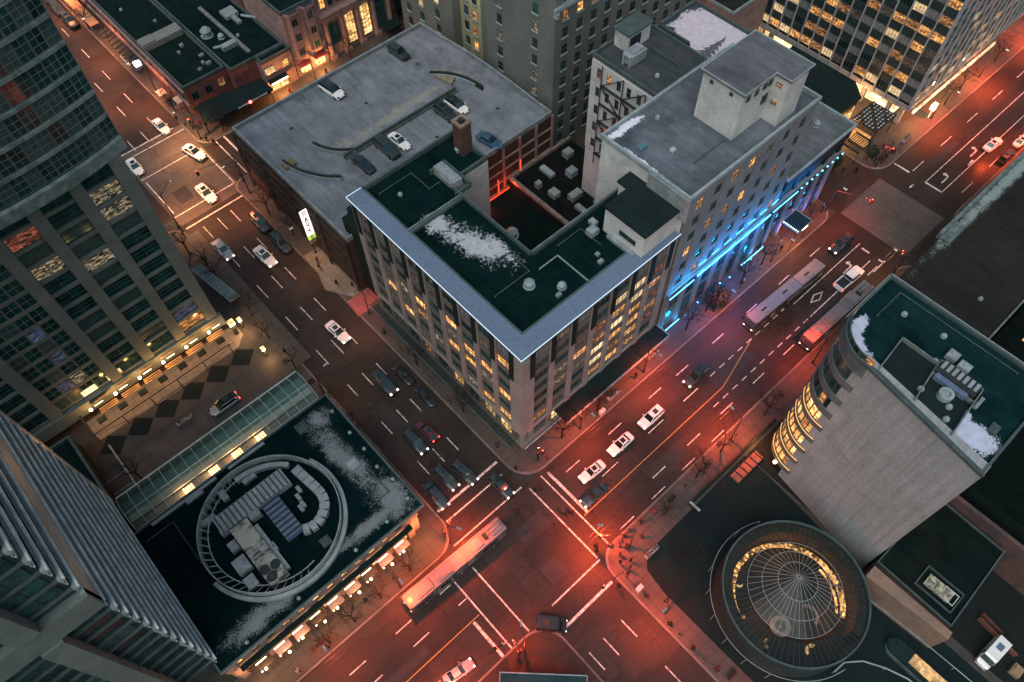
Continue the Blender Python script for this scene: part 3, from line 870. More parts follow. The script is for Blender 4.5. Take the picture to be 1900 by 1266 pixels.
def vent(x, y, z, r, label, group='vents on the office roof'):
    m = MB(); m.tube((x, y, z), (x, y, z + r * 1.2), r * .8, r * .8, 12); m.tube((x, y, z + r * 1.2), (x, y, z + r * 1.8), r * 1.1, r * .5, 12); m.ring((x, y), r * .9, r * 1.25, z + .01, z + .12, 14)
    return single('roof_vent', m, 'trim', label, 'vent', group, base=(x, y, z))
vent(42.9, 45.3, 27.55, .7, 'round white mushroom vent nearest the snow patch on the dark corner roof')
vent(46.0, 42.1, 27.55, .55, 'small round vent by the inner edge of the south roof rim')
vent(60.5, 68.5, 3.1, 1.0, 'round pale vent on the low courtyard roof', 'courtyard roof vents')
def box_unit(x, y, z, a, b, h, label, group='box units on the office roof', mat='metal'):
    m = MB(); m.box(x - a / 2, x + a / 2, y - b / 2, y + b / 2, z + .15, z + h); m.box(x - a / 2 + .1, x + a / 2 - .1, y - b / 2 + .1, y + b / 2 - .1, z + h, z + h + .08)
    m.box(x - a / 2 + .1, x - a / 2 + .25, y - b / 2, y + b / 2, z, z + .15); m.box(x + a / 2 - .25, x + a / 2 - .1, y - b / 2, y + b / 2, z, z + .15)
    m.tube((x + a * .1, y, z + h + .08), (x + a * .1, y, z + h + .2), min(a, b) * .3, min(a, b) * .25, 12)
    return single('rooftop_unit', m, mat, label, 'air unit', group, base=(x, y, z))
box_unit(44.6, 41.3, 27.55, .8, .5, .6, 'small white box unit on the office roof next to the south rim corner')
box_unit(52.8, 41.4, 27.55, .8, .6, .6, 'white box unit on the office roof left of the stair penthouse')
box_unit(53.4, 42.6, 27.55, .6, .6, .5, 'tiny pale box unit behind another by the stair penthouse')
box_unit(55.6, 45.8, 27.55, 1.5, 1.3, 1.2, 'grey box unit near the north edge of the office roof')
box_unit(57, 47, 27.55, .9, 1.2, .8, 'brownish box unit next to the grey one on the office roof')
# brick chimney
T = thing('chimney', 'square brown brick chimney standing at the back of the office block roof', 'chimney', (53.0, 70.9, 27.55))
m = MB(); m.box(52.0, 54.0, 69.9, 71.9, 27.56, 33.2); m.obj('stack', 'chim', T)
m = MB(); parapet(m, [(51.9, 69.8), (54.1, 69.8), (54.1, 72.0), (51.9, 72.0)], 33.2, 33.6, .45); m.obj('cap', surf('chimney cap', (.24, .17, .15), None, .9, 5), T)
m = MB(); m.tube((53, 70.9, 33.2), (53, 70.9, 33.9), .4, .35, 12); m.obj('flue', 'metal_dark', T)
# stair penthouse at the right end of the office roof
T = thing('stair_penthouse', 'white walled stair penthouse with a black flat roof on the office block', 'penthouse', (60, 42, 27.55))
m = MB(); pp = [(56.8, 37.9), (65.1, 37.9), (65.1, 47.6), (61.3, 47.6), (61.3, 45.2), (56.8, 45.2)]
pp = [(57.3, 38.0), (64.6, 38.0), (64.6, 47.2), (62.0, 47.2), (62.0, 45.3), (57.3, 45.3)]
m.prism(pp, 27.56, 32.4); m.obj('wall', 'white_wall', T)
m = MB(); m.prism([(x + (.25 if x > 60 else -.25) * (1 if x not in (62.0,) else -1), y + (.25 if y > 42 else -.25)) for x, y in pp], 32.4, 32.75); m.obj('roof', 'dark_wall', T)
addwin(T, (57.3, 45.3), WEST, 4.5, .06, 29.4, 3, .9, 'glass')
m = MB(); m.box(56.6, 57.3, 39, 44, 27.6, 28.1); m.obj('duct', 'metal', T)
# awnings
T = thing('glass_canopy', 'long glass street canopy along the left face of the corner office block', 'canopy', (33.2, 56, 3.6))
m = MB()
for i in range(26):
    y = 38.2 + i * 1.38
    m.bar((31.6, y, 3.75), (34.3, y, 4.0), .1, .12)
m.box(31.55, 31.75, 37.5, 73.5, 3.6, 3.9); m.obj('frame', 'dtrim', T)
m = MB(); m.quad((31.7, 37.6, 3.83), (34.35, 37.6, 4.05), (34.35, 73.4, 4.05), (31.7, 73.4, 3.83)); m.obj('pane', 'domeglass', T)
T = thing('glass_canopy', 'dark flat street canopy along the right face of the corner office block', 'canopy', (50, 36.2, 3.6))
m = MB(); m.box(41, 64.6, 34.4, 37.55, 3.75, 4.1); m.obj('roof', 'dark_wall', T)
m = MB(); m.box(40.9, 64.7, 34.25, 34.4, 3.6, 4.2); m.box(64.6, 64.8, 34.25, 37.5, 3.6, 4.2); m.box(33.2, 40.9, 35.6, 35.75, 3.7, 4.0); m.each('frame', 'trim', T)
m = MB(); m.quad((33.3, 35.75, 3.85), (40.9, 35.75, 3.85), (40.9, 37.1, 4.0), (33.3, 37.1, 4.0)); m.obj('pane', 'skyglass', T)

# ================================================================== parking garage
T = thing('parking_garage', 'long grey multi storey car park with cars on its top deck', 'car park', (33.8, 79, 0))
gp = [(33.8, 79.3), (44, 79.3), (44, 77.9), (79.2, 77.9), (79.4, 91), (79.2, 101), (78.4, 108), (77.9, 114.9), (33.8, 114.9)]
m = MB()
m.prism(gp, 0, 13.7)
for z in (2.9, 5.7, 8.5, 11.3):
    m.obox((33.8, 114.9), WEST, .3, 35.3, 0, .35, z, z + 1.0)
for a in (0, 8.8, 17.6, 26.4, 34.9):
    m.obox((33.8, 114.9), WEST, a, a + .7, .35, .55, 0, 13.7)
m.obj('wall', 'dark_brown', T)
m = MB()
for z in (3.9, 6.7, 9.5):
    for k, a in enumerate((.8, 9.6, 18.4, 27.2)):
        m.obox((33.8, 114.9), WEST, a, a + 7.6, .01, .06, z + 1.25, z + 1.55)
m.obj('deck_lights', emit('dull deck light', (1, .5, .22), .55), T)
m = MB(); m.prism(gp, 13.7, 13.9)
m.obj('roof_deck', roofmat('worn car park deck', (.19, .21, .24), (.118, .135, .152), [(60, 98, 22, 1.6, 2), (47, 98, 3.5, 2, 0)], snow=(.25, .25, .22), thr=.42, s1=.2, crisp=.5), T)
m = MB(); parapet(m, gp, 13.9, 14.7, .4)
m.obj('parapet', surf('deck parapet', (.22, .26, .28), (.12, .15, .155), .4, 4), T)
# split between the two half levels, ramps with kerbs
m = MB(); m.box(44.6, 70.4, 94.9, 95.2, 13.9, 14.9); m.box(44.6, 70.4, 94.5, 94.9, 13.9, 14.2); m.obj('deck_wall', 'dtrim', T)
def arc_wall(c, r, a0, a1, z0, z1, t=.35, n=18): 
    return MB().ring(c, r - t / 2, r + t / 2, z0, z1, n, R(a0), R(a1))
for c, r, a0, a1 in (((51.5, 103), 15.6, 186, 229), ((51.5, 103), 9.2, 190, 240)):
    mm = arc_wall(c, r, a0, a1, 13.9, 15.0); mm.obj('ramp_wall', 'metal_dark', T)
    mm = arc_wall(c, r + .2, a0, a1, 13.92, 14.6, .2); mm.obj('ramp_rail', 'trim', T)
m = MB(); m.box(35.4, 37.6, 99.6, 101.2, 13.91, 14.5); m.obj('ramp_wall', surf('yellowish ramp wall', (.2, .17, .08), None, .8, 5), T)
mm = arc_wall((62, 92), 12.2, -2, 52, 13.9, 15.0); mm.obj('ramp_wall', 'metal_dark', T)
mm = arc_wall((62, 92), 11.8, 6, 52, 13.92, 14.7, .2); mm.obj('ramp_rail', 'trim', T)
m = MB(); m.prism([(69.6, 101.6), (70.6, 96.5), (72.4, 97.5), (71, 102)], 13.91, 14.6); m.obj('ramp_wall', surf('pale ramp wall', (.24, .22, .16), None, .8, 5), T)
m = MB()
for i in range(10): m.box(46 + i * 2.6, 46.1 + i * 2.6, 95.3, 100.0, 13.905, 13.912)
for i in range(15): m.box(40 + i * 2.6, 40.1 + i * 2.6, 109.8, 114.4, 13.905, 13.912)
for i in range(10): m.box(45 + i * 2.6, 45.1 + i * 2.6, 88.8, 94.2, 13.905, 13.912)
m.obj('bay_lines', surf('faded bay lines', (.3, .31, .3), (.12, .135, .14), 1, 8), T)
m = MB()
for (x, y) in ((42, 108), (56, 104), (70, 106), (60, 88), (73, 86), (48, 86)): m.ring((x, y), 0, .35, 13.905, 13.914, 12)
m.each('drain', 'metal_dark', T)
# rear stair block against the office block
m = MB(); m.box(35.0, 40.5, 76.6, 81.5, 0, 17.2); m.box(37, 42, 79.6, 83.2, 13.9, 16.6); m.obj('stair_block', 'dark_wall', T)
# red lit south wall with beams
m = MB()
for i in range(7): m.obox((54.4, 77.9), SOUTH, i * 4.1, i * 4.1 + .45, 0, .3, 0, 13.9)
for z in (3.2, 5.6, 8.2, 10.8): m.obox((54.4, 77.9), SOUTH, .45, 24.6, 0, .2, z, z + .35)
m.obj('frame_beams', surf('concrete frame', (.3, .2, .17), (.16, .12, .11), .8, 5), T)
m = MB()
m.obox((54.4, 77.9), SOUTH, 5, 16.4, .31, .42, 3.0, 3.25); m.obox((54.4, 77.9), SOUTH, 16.4, 16.6, .31, .42, 3.0, 8.5); m.obox((54.4, 77.9), SOUTH, 10.8, 11, .31, .42, 3.25, 7)
m.each('red_light', 'red_strip', T)
plamp(61, 75.6, 4.2, (1, .045, .015), 520, .4, T); plamp(67.5, 76, 5.5, (1, .06, .02), 260, .4, T); plamp(57, 75.5, 5, (1, .045, .015), 300, .4, T)  # added red point lights washing the wall, without fittings
for (x, z) in ((60, 9.3), (62.5, 9.3), (60.5, 7.2)): addwin(T, (x, 77.9), SOUTH, 0, .06, z, 1.2, .8, 'lit_b')
# vertical PARK sign
S = thing('park_sign', 'tall lit vertical PARK sign on the car park wall', 'sign', (32.6, 91, 8))
m = MB(); m.box(31.9, 33.3, 91.0, 91.35, 6.4, 12.6); m.obj('sign_board', 'whitesign', S)
m = MB(); m.box(31.9, 33.3, 90.99, 91.36, 5.3, 6.38); m.obj('sign_base', 'greensign', S)
m = MB(); m.box(32.0, 33.2, 91.02, 91.33, 4.2, 5.2); m.obj('lower_panel', surf('lower sign panel', (.3, .27, .2), None, 2, 5), S)
m = MB(); m.box(33.3, 33.8, 91.1, 91.25, 7, 7.3); m.box(33.3, 33.8, 91.1, 91.25, 11.5, 11.8); m.obj('bracket', 'metal_dark', S)
GL = {'P': ((0, 0, 0, 4), (0, 4, 2, 4), (2, 4, 2, 2), (2, 2, 0, 2)), 'A': ((0, 0, 1, 4), (1, 4, 2, 0), (.45, 1.5, 1.55, 1.5)), 'R': ((0, 0, 0, 4), (0, 4, 2, 4), (2, 4, 2, 2), (2, 2, 0, 2), (.8, 2, 2, 0)),
      'K': ((0, 0, 0, 4), (0, 1.8, 2, 4), (.6, 2.3, 2, 0)), '5': ((2, 4, 0, 4), (0, 4, 0, 2.3), (0, 2.3, 2, 2.3), (2, 2.3, 2, 0), (2, 0, 0, 0)),
      'H': ((0, 0, 0, 4), (2, 0, 2, 4), (0, 2, 2, 2)), 'O': ((0, 0, 0, 4), (0, 4, 2, 4), (2, 4, 2, 0), (2, 0, 0, 0)), 'N': ((0, 0, 0, 4), (0, 4, 2, 0), (2, 0, 2, 4)), 'T': ((0, 4, 2, 4), (1, 4, 1, 0)), '0': ()}
def glyph(m, ch, ox, y, oz, s, t=.1):
    for (a, b, c, d) in GL[ch]: m.bar((ox + a * s, y, oz + b * s), (ox + c * s, y, oz + d * s), .05, t)
for k, ch in enumerate('PARK'):
    m = MB(); glyph(m, ch, 32.3, 90.97, 11.35 - k * 1.4, .28, .15); m.obj('letter', 'black', S)
m = MB(); glyph(m, '5', 32.35, 90.96, 5.45, .2, .13); m.obj('numeral', 'black', S)

# courtyard low roofs
T = thing('courtyard_building', 'low dark flat roofed building filling the yard behind the office block', 'building', (57, 62, 0))
m = MB(); m.box(46.9, 68.0, 49.1, 77.8, 0, 2.9); m.obj('wall', 'dark_wall', T)
m = MB(); m.box(46.9, 68.0, 49.1, 77.8, 2.9, 3.05); m.obj('roof', roofmat('black yard roof', (.003, .012, .012), (.005, .012, .01)), T)
T = thing('courtyard_terrace', 'low roof terrace crowded with machines between the car park and the white building', 'building', (73, 62, 0))
m = MB(); m.box(68.0, 84, 53.4, 77.7, 0, 4.9); m.obj('wall', 'dark_wall', T)
m = MB(); m.box(68.0, 84, 53.4, 77.7, 4.9, 5.05); m.obj('roof', roofmat('yard terrace roof', (.012, .011, .01), (.005, .01, .01)), T)
m = MB(); m.box(68.0, 68.7, 53.4, 77.7, 5.05, 5.7); m.box(68.7, 84, 77.3, 77.7, 5.05, 5.8); m.obj('parapet', surf('tan parapet', (.25, .2, .16), (.12, .1, .09), .6, 4), T)
rr = random.Random(3)
for k, (x, y, a, b, h) in enumerate([(74.5, 74, 1.2, 3.2, .8), (80.5, 74.5, 1.8, 1.6, 1.4), (77.5, 70.5, 1.8, 1.6, 1.5), (74, 66, 2.6, 1.5, 1.3), (71.5, 69, 1.6, 1.8, 1.2), (72.5, 63, 1.0, 2.4, .9), (76, 62, 1.3, 1.3, 1.0), (79, 61.5, 2.6, 1.2, 1.0), (73, 58.5, 1.4, 1.2, .9), (70.8, 72.5, 1.1, 1.0, 1.4), (78.5, 66.5, 1, 1, 1)]):
    box_unit(x, y, 5.05, a, b, h, ['long flat unit near the car park end', 'squarish unit by the grey tower', 'pale square unit in the middle', 'wide unit with pipes in the middle', 'unit beside the tan parapet', 'slim unit at the front', 'small cube unit at the front', 'wide low unit by the white wall', 'low unit at the near corner', 'round topped little unit by the parapet', 'small unit near the white wall'][k] + ' of the yard terrace', 'machines on the yard terrace', 'metal' if k % 2 else 'trim')
# ================================================================== hotel with blue lights
T = thing('hotel_block', 'tall beige hotel with a grey roof and blue strip lighting across its lower front', 'hotel', (64.5, 36.9, 0))
m = MB()
m.prism([(64.5, 37.3), (93, 37.3), (93, 53.2), (64.5, 53.2)], 0, 34.9)
rr = random.Random(12)
def pk(i, j):
    if j < 3: return 'lit_a' if (i, j) in ((0, 2),) else ('glass' if rr.random() < .85 else 'lit_b')
    if j % 2 == 1 and rr.random() < .55 and i < 6: return rr.choice(['lit_a', 'lit_b', 'lit_a', 'lit_dim'])
    return 'glass'
facade(T, m, (64.8, 37.3), SOUTH, 28.2, 12.6, 33.9, 7, 6, .45, .62, pk, .35, m0=.7, m1=.4, mv=1, mh=1, frame='dtrim')
m.obox((64.8, 37.3), SOUTH, 0, 28.2, 0, .4, 33.9, 34.9); m.obox((64.8, 37.3), SOUTH, 0, 47.2, 0, .5, 11.6, 12.6)
m.obox((64.5, 37.3), SOUTH, 0, .7, .35, .5, 0, 34.5)
for i in range(12):
    a = .4 + i * 4.05
    m.obox((64.8, 37.3), SOUTH, a, a + .9, 0, .55, 0, 11.6)
m.obj('wall', 'facade2', T)
for i in range(11):
    addwin(T, (64.8, 37.3), SOUTH, .4 + 4.05 * i + 2.5, .06, 1.0, 2.9, 4.4, 'glass' if i % 3 else 'lit_blue', mv=2, mh=1)
    addwin(T, (64.8, 37.3), SOUTH, .4 + 4.05 * i + 2.5, .06, 6.4, 2.9, 4.2, 'glass', mv=2, mh=1)
m = MB(); m.prism([(64.3, 36.75), (93.2, 36.75), (93.2, 53.4), (64.3, 53.4)], 34.92, 35.1)
m.obj('roof', roofmat('stained hotel roof', (.13, .145, .17), (.055, .075, .085), [(64.9 + 3.5, 52.3, 5.5, .9, 0), (64.9, 46.5, .6, 5.5, 0)], thr=.42, s1=.16), T)
m = MB(); parapet(m, [(64.2, 36.7), (93.3, 36.7), (93.3, 53.45), (64.2, 53.45)], 35.1, 35.75, .4)
m.obj('parapet', 'trim', T)
p = MB(); p.box(64.0, 64.2, 36.6, 44, 31, 35.3); p.obj('ladder_strip', 'metal', T)
# blank west wall, lighter
p = MB(); p.box(64.42, 64.5, 37.3, 53.2, 20, 34.9); p.box(64.41, 64.5, 49.4, 53.2, 3.1, 19.99); p.obj('blank_wall', 'white_wall', T)
# blue strips
m = MB()
m.box(65.2, 66 + 5.0, 36.2, 36.32, 11.75, 11.95); m.box(71.6, 90.5, 36.1, 36.25, 12.3, 12.6); m.box(91.3, 98.3, 36.2, 36.3, 12.25, 12.45)
m.box(65.2, 70.2, 36.3, 36.42, 1.0, 1.2); m.box(87.5, 93, 36.2, 36.32, 1.4, 1.6); 
for k in range(7): m.box(71.8 + k * 3.1, 73.6 + k * 3.1, 36.55, 36.62, 14.6, 14.72)
for k in range(9): m.box(99.2 + k * 1.5, 99.5 + k * 1.5, 36.2, 36.4, 12.3, 12.5)
m.each('blue_light_strip', 'blueled', T)
m = MB()
for k in range(8): m.sphere((71.5 + k * 3.0, 36.1, 1.2 + (k % 2) * 1.0), .16, 6, 4)
m.each('blue_uplight', 'blueled', T)
def area(x, y, z, sx, sy, rot, c, e):
    l = bpy.data.lights.new('facade_uplight', 'AREA'); l.shape = 'RECTANGLE'; l.size = sx; l.size_y = sy; l.energy = e; l.color = c
    o = bpy.data.objects.new('facade_uplight', l); col.objects.link(o); o.location = (x, y, z); o.rotation_euler = rot
    return o
area(68.5, 35.9, 12.0, 6, .25, (R(180 - 20), 0, 0), (.0, .34, 1), 420)
area(81, 35.5, 12.7, 18, .25, (R(180 - 14), 0, 0), (.0, .3, 1), 1500)
area(81, 35.9, 11.9, 18, .25, (R(14), 0, 0), (.0, .26, 1), 3200)
area(67.7, 35.9, 1.1, 5, .25, (R(160), 0, 0), (.0, .4, 1), 300)
area(90.2, 35.9, 1.5, 5, .25, (R(160), 0, 0), (.0, .4, 1), 300)
area(98, 35.8, 12.7, 12, .25, (R(160), 0, 0), (.0, .32, 1), 700)
area(103, 35.5, 1.2, 14, .25, (R(158), 0, 0), (.0, .22, 1), 800)
box_unit(66.9, 47.9, 35.1, 1.3, .9, .5, 'teal lidded roof hatch at the snowy corner of the hotel roof', 'hotel roof fittings', surf('teal hatch', (.08, .22, .26), None, 1, 5))
box_unit(69.6, 44.6, 35.1, .8, .6, .5, 'small white box out on the hotel roof', 'hotel roof fittings', 'white_wall')
# penthouse
T = thing('hotel_penthouse', 'pale L shaped penthouse with a grey flat roof on top of the hotel', 'penthouse', (82, 43, 35.1))
pp = [(77.2, 40.4), (83.9, 40.4), (83.9, 37.9), (88.3, 37.9), (88.3, 47.3), (77.2, 47.3)]
m = MB(); m.prism(pp, 35.11, 43.0); m.obj('wall', 'white_wall', T)
m = MB(); m.prism([(76.9, 40.1), (83.6, 40.1), (83.6, 37.6), (88.6, 37.6), (88.6, 47.6), (76.9, 47.6)], 43.0, 43.3)
m.obj('roof', roofmat('penthouse roof', (.125, .125, .14), (.085, .095, .105), s1=.3), T)
m = MB(); parapet(m, [(76.8, 40.0), (83.5, 40.0), (83.5, 37.5), (88.7, 37.5), (88.7, 47.7), (76.8, 47.7)], 43.3, 43.5, .15); m.obj('roof_edge', 'trim', T)
for a in (1.2, 3.0, 4.8, 6.0): addwin(T, (77.2, 40.4), SOUTH, a, .06, 41.4, .8, .9, 'glass', mv=0)
addwin(T, (77.2, 40.4), SOUTH, 5.6, .06, 38.5, 1.2, 1.5, 'glass', mv=1)
for a in (1.6, 5.0): addwin(T, (77.2, 47.3), WEST, a, .06, 41.9, .55, .5, 'glass', mv=0)
for z in (38.4, 41.4): addwin(T, (83.9, 40.4), WEST, 1.1, .06, z, .9, .6, 'lit_b', mv=0)
for x in (89.6,):
    box_unit(x, 45, 35.1, .8, 1.2, .6, 'low box unit behind the hotel penthouse', 'hotel roof fittings')
# lower wing
T = thing('hotel_wing', 'lower grey roofed corner wing at the right end of the hotel', 'building', (93.4, 37, 0))
m = MB(); m.prism([(93.4, 37.5), (112, 37.5), (112, 46), (93.4, 46)], 0, 17.6)
for i in range(5): m.obox((93.4, 37.5), SOUTH, i * 4.3, i * 4.3 + 1.1, 0, .5, 0, 17.2)
m.obox((93.4, 37.5), SOUTH, 0, 18.6, 0, .8, 15.6, 17.6)
m.obj('wall', 'dark_wall', T)
for i in range(4):
    for z in (1, 5.6, 10.6): addwin(T, (93.4, 37.5), SOUTH, 2.7 + i * 4.3, .06, z, 2.6, 3.6, 'glass', mv=2, mh=1)
m = MB(); m.prism([(93.35, 36.6), (112.4, 36.6), (112.4, 46.3), (93.35, 46.3)], 17.6, 18.0)
m.obj('roof', roofmat('wing roof', (.14, .15, .165), (.08, .10, .105), s1=.25), T)
m = MB(); parapet(m, [(93.35, 36.5), (112.5, 36.5), (112.5, 46.4), (93.35, 46.4)], 18.0, 18.5, .35); m.obj('parapet', 'trim', T)
vent(107.5, 41.5, 18.0, .6, 'white roof vent on the low wing right of the hotel', 'wing roof vents')
# entrance canopy on the pavement
T = thing('entrance_canopy', 'dark square entrance canopy with pale rim over the orange lit pavement', 'canopy', (99, 34.5, 0))
m = MB(); m.box(97.2, 101.4, 32.9, 36.4, 4.6, 5.0); m.obj('roof', surf('navy canopy top', (.012, .035, .055), None, .6, 4), T)
m = MB(); parapet(m, [(97.1, 32.8), (101.5, 32.8), (101.5, 36.5), (97.1, 36.5)], 4.95, 5.12, .12); m.obj('rim', 'trim', T)
m = MB()
for k in range(9): m.box(97.4 + k * .0 , 97.55, 33.0 + k * .38, 33.15 + k * .38, 5.0, 5.15)
m.obj('lights', emit('small white lamps', (.8, .95, 1), 2.5), T)
m = MB(); m.box(98.6, 100.2, 32.78, 32.84, 4.65, 4.85); m.obj('front_light', 'lamp', T)
for (x, y) in ((97.6, 33.2), (101, 33.2)):
    m = MB(); m.tube((x, y, .14), (x, y, 4.6), .08, .08, 8); m.obj('post', 'metal_dark', T)
plamp(98.6, 33.6, 4.0, (1, .22, .05), 1500, .3, T)

# ================================================================== building with fire escape
T = thing('fire_escape_building', 'cream building with zigzag fire escape between the grey tower and the hotel', 'building', (76.5, 60, 0))
m = MB(); m.prism([(76.5, 53.6), (88, 53.6), (88, 66.8), (76.5, 66.8)], 0, 34.6)
rr = random.Random(8)
facade(T, m, (76.5, 66.8), WEST, 13.2, 16.2, 34.2, 6, 5, .42, .5, lambda i, j: {(1, 4): 'lit_b', (0, 4): 'lit_red', (3, 3): 'glass', (4, 3): 'lit_red'}.get((i, j), 'glass'), .2, m0=.6, mv=1, mh=1, frame='dtrim')
m.obj('wall', 'white_wall', T)
m = MB(); m.prism([(76.4, 53.6), (88.1, 53.6), (88.1, 66.9), (76.4, 66.9)], 34.6, 34.8); m.obj('roof', roofmat('dark grey roof with brown stains', (.06, .06, .068), (.03, .05, .052), s1=.3), T)
m = MB(); parapet(m, [(76.3, 53.6), (88.2, 53.6), (88.2, 67), (76.3, 67)], 34.8, 35.35, .35); m.obj('parapet', 'dtrim', T)
m = MB()
for y in (64.3, 59.9, 55.4): m.tube((76.0, y, 14), (76.0, y, 34.4), .1, .1, 6)
for j in range(5):
    z = 16.4 + j * 3.6
    m.box(75.7, 76.2, 55.4, 64.3, z, z + .08)
    a, b = (59.9, 64.2) if j % 2 else (64.2, 59.9)
    m.bar((75.8, a, z + .1), (75.8, b, z + 3.6), .22, .1)
    a, b = (55.5, 59.8) if j % 2 else (59.8, 55.5)
    m.bar((75.8, a, z + .1), (75.8, b, z + 3.6), .16, .16)
m.obj('fire_escape', 'metal_dark', T)
T = thing('lift_house', 'pale lift house with a ribbed wall on the roof of the cream fire escape building', 'penthouse', (84, 64.5, 34.8))
m = MB(); m.box(80.6, 85.6, 63.6, 66.4, 34.81, 37.8); 
for k in range(9): m.box(80.5, 80.6, 63.7 + k * .3, 63.82 + k * .3, 34.9, 37.6)
m.obj('wall', 'white_wall', T)
m = MB(); m.box(80.3, 85.9, 63.3, 66.7, 37.8, 38.05); m.obj('roof', 'dtrim', T)
m = MB(); m.box(81, 83.4, 63.52, 63.6, 35.2, 37.2); m.obj('door', 'metal_dark', T)
T = thing('cooling_unit', 'pale box shaped cooling unit with a framed end beside the ribbed lift house', 'air unit', (79.6, 62.5, 34.8))
m = MB(); m.box(78.4, 81.6, 60.6, 62.6, 35.1, 36.8); m.box(79, 81.2, 60.9, 62.3, 36.8, 37.2); m.obj('casing', 'metal', T)
m = MB(); m.box(78.1, 78.4, 60.8, 61.1, 34.81, 36.6); m.box(78.1, 78.4, 62.1, 62.4, 34.81, 36.6); m.box(78.1, 78.4, 60.8, 62.4, 36.6, 36.8); m.obj('end_frame', 'trim', T)
# little roofs behind
T = thing('snow_roof_building', 'small building with a white snowy roof behind the hotel penthouse', 'building', (92, 57, 0))
m = MB(); m.box(88.3, 101.5, 53.8, 67.0, 0, 31.6); m.obj('wall', 'dark_wall', T)
m = MB(); m.box(88.3, 101.5, 53.8, 67.0, 31.6, 31.8)
m.obj('roof', roofmat('snow covered roof', (.05, .065, .07), (.03, .05, .055), [(97.6, 59.0, 6.2, 7.5, 8)], snow=(.5, .46, .52), thr=.85, grain=.05, fine=2), T)
m = MB(); parapet(m, [(88.3, 53.8), (101.6, 53.8), (101.6, 67.1), (88.3, 67.1)], 31.8, 32.4, .35); m.box(92.2, 92.5, 60.5, 67, 31.8, 32.4); m.obj('parapet', 'dtrim', T)
m = MB(); m.box(88.6, 92.2, 60.5, 66.7, 31.8, 31.95); m.box(88.6, 92.2, 60.2, 60.5, 31.8, 32.3); m.obj('dark_deck', 'dark_wall', T)
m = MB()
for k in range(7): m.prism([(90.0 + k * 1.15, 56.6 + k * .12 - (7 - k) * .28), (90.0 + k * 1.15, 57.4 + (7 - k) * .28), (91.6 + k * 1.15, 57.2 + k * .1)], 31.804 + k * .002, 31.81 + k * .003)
m.obj('tree_shadow', surf('painted tree shadow', (.05, .065, .07), (.12, .13, .14), 2, 8), T)  # cast shadow of a tree, laid on the snow as a dark sheet

# ================================================================== grey towers behind the garage
def bigwin(T, P, ang, cols, rows, key, w_=1.25, h_=1.9, sillmb=None, sm=0):
    for j, z in enumerate(rows):
        for i, a in enumerate(cols):
            addwin(T, P, ang, a, .03, z, w_, h_, key(i, j), mv=1, mh=1, frame='dtrim', fr=.07, ws=sillmb)
T = thing('grey_tower', 'tall grey green tower with white window sills and a carved cornice', 'tower', (81, 80, 0))
m = MB(); m.prism([(81.2, 80), (122, 80), (122, 98), (81.2, 98)], 0, 64); m.prism([(84, 98), (90, 98), (90, 103), (84, 103)], 0, 64)
m.obj('wall', 'grey_wall', T)
sl = MB(); rr = random.Random(21); SK = 'trim'
lit = {(1, 8): 'lit_c', (0, 7): 'lit_dim'}
bigwin(T, (81.2, 98), WEST, (3.8, 13.2), [3 + 3.45 * j for j in range(17)], lambda i, j: {(0, 10): 'lit_a', (0, 9): 'lit_blue', (1, 9): 'lit_c', (1, 11): 'lit_blue'}.get((i, j), rr.choice(['glass', 'glass', 'blind', 'glass', 'lit_spark'])), sillmb='trim')
lit = {(0, 8): 'lit_b', (1, 8): 'lit_a', (2, 8): 'lit_b', (3, 8): 'lit_a', (3, 9): 'lit_a', (6, 9): 'lit_red', (4, 10): 'lit_b', (2, 10): 'glass', (3, 3): 'lit_b', (5, 8): 'lit_dim', (3, 1): 'lit_a', (7, 9): 'lit_b', (3, 10): 'lit_dim'}
bigwin(T, (81.2, 80), SOUTH, [2.4 + 3.5 * i for i in range(11)], [3.2 + 3.45 * j for j in range(17)], lambda i, j: lit.get((i, j), 'glass'), sillmb='trim')
sl.obox((81.2, 80), SOUTH, -.5, 40, 0, .55, 33.2, 33.9); sl.obox((81.2, 80), SOUTH, -.5, .2, 0, .9, 32.3, 33.2); sl.obox((81.2, 80), SOUTH, -1.0, 40, 0, 1.1, 42, 43); sl.obox((81.2, 98), WEST, 15.5, 18, 0, 1.0, 42, 43)
sl.each('cornice', 'trim', T)
T = thing('cream_rear_tower', 'narrow cream lit recessed block wedged between two grey towers', 'tower', (84, 103, 0))
m = MB(); m.prism([(84.5, 103), (112, 103), (112, 110), (84.5, 110)], 0, 60); m.obj('wall', 'yellow_wall', T)
sl = MB()
bigwin(T, (84.5, 110), WEST, (2.0, 4.6), [3 + 3.45 * j for j in range(13)], lambda i, j: {(1, 2): 'lit_a', (1, 3): 'lit_b', (1, 4): 'lit_b', (0, 6): 'lit_red'}.get((i, j), 'glass'), sillmb='trim')
plamp(82, 106, 26, (1, .8, .3), 400, .5, T)
T = thing('grey_tower', 'grey tower at the top centre beyond the far end of the car park', 'tower', (81, 116, 0))
m = MB(); m.prism([(82.5, 110), (118, 110), (118, 128), (82.5, 128)], 0, 60); m.obj('wall', 'grey_wall', T)
sl = MB(); bigwin(T, (82.5, 128), WEST, (3, 7.5, 13), [3 + 3.45 * j for j in range(15)], lambda i, j: {(2, 5): 'lit_a', (2, 4): 'lit_c', (0, 4): 'lit_a', (1, 3): 'lit_c', (0, 3): 'lit_b'}.get((i, j), 'glass'), sillmb='trim')

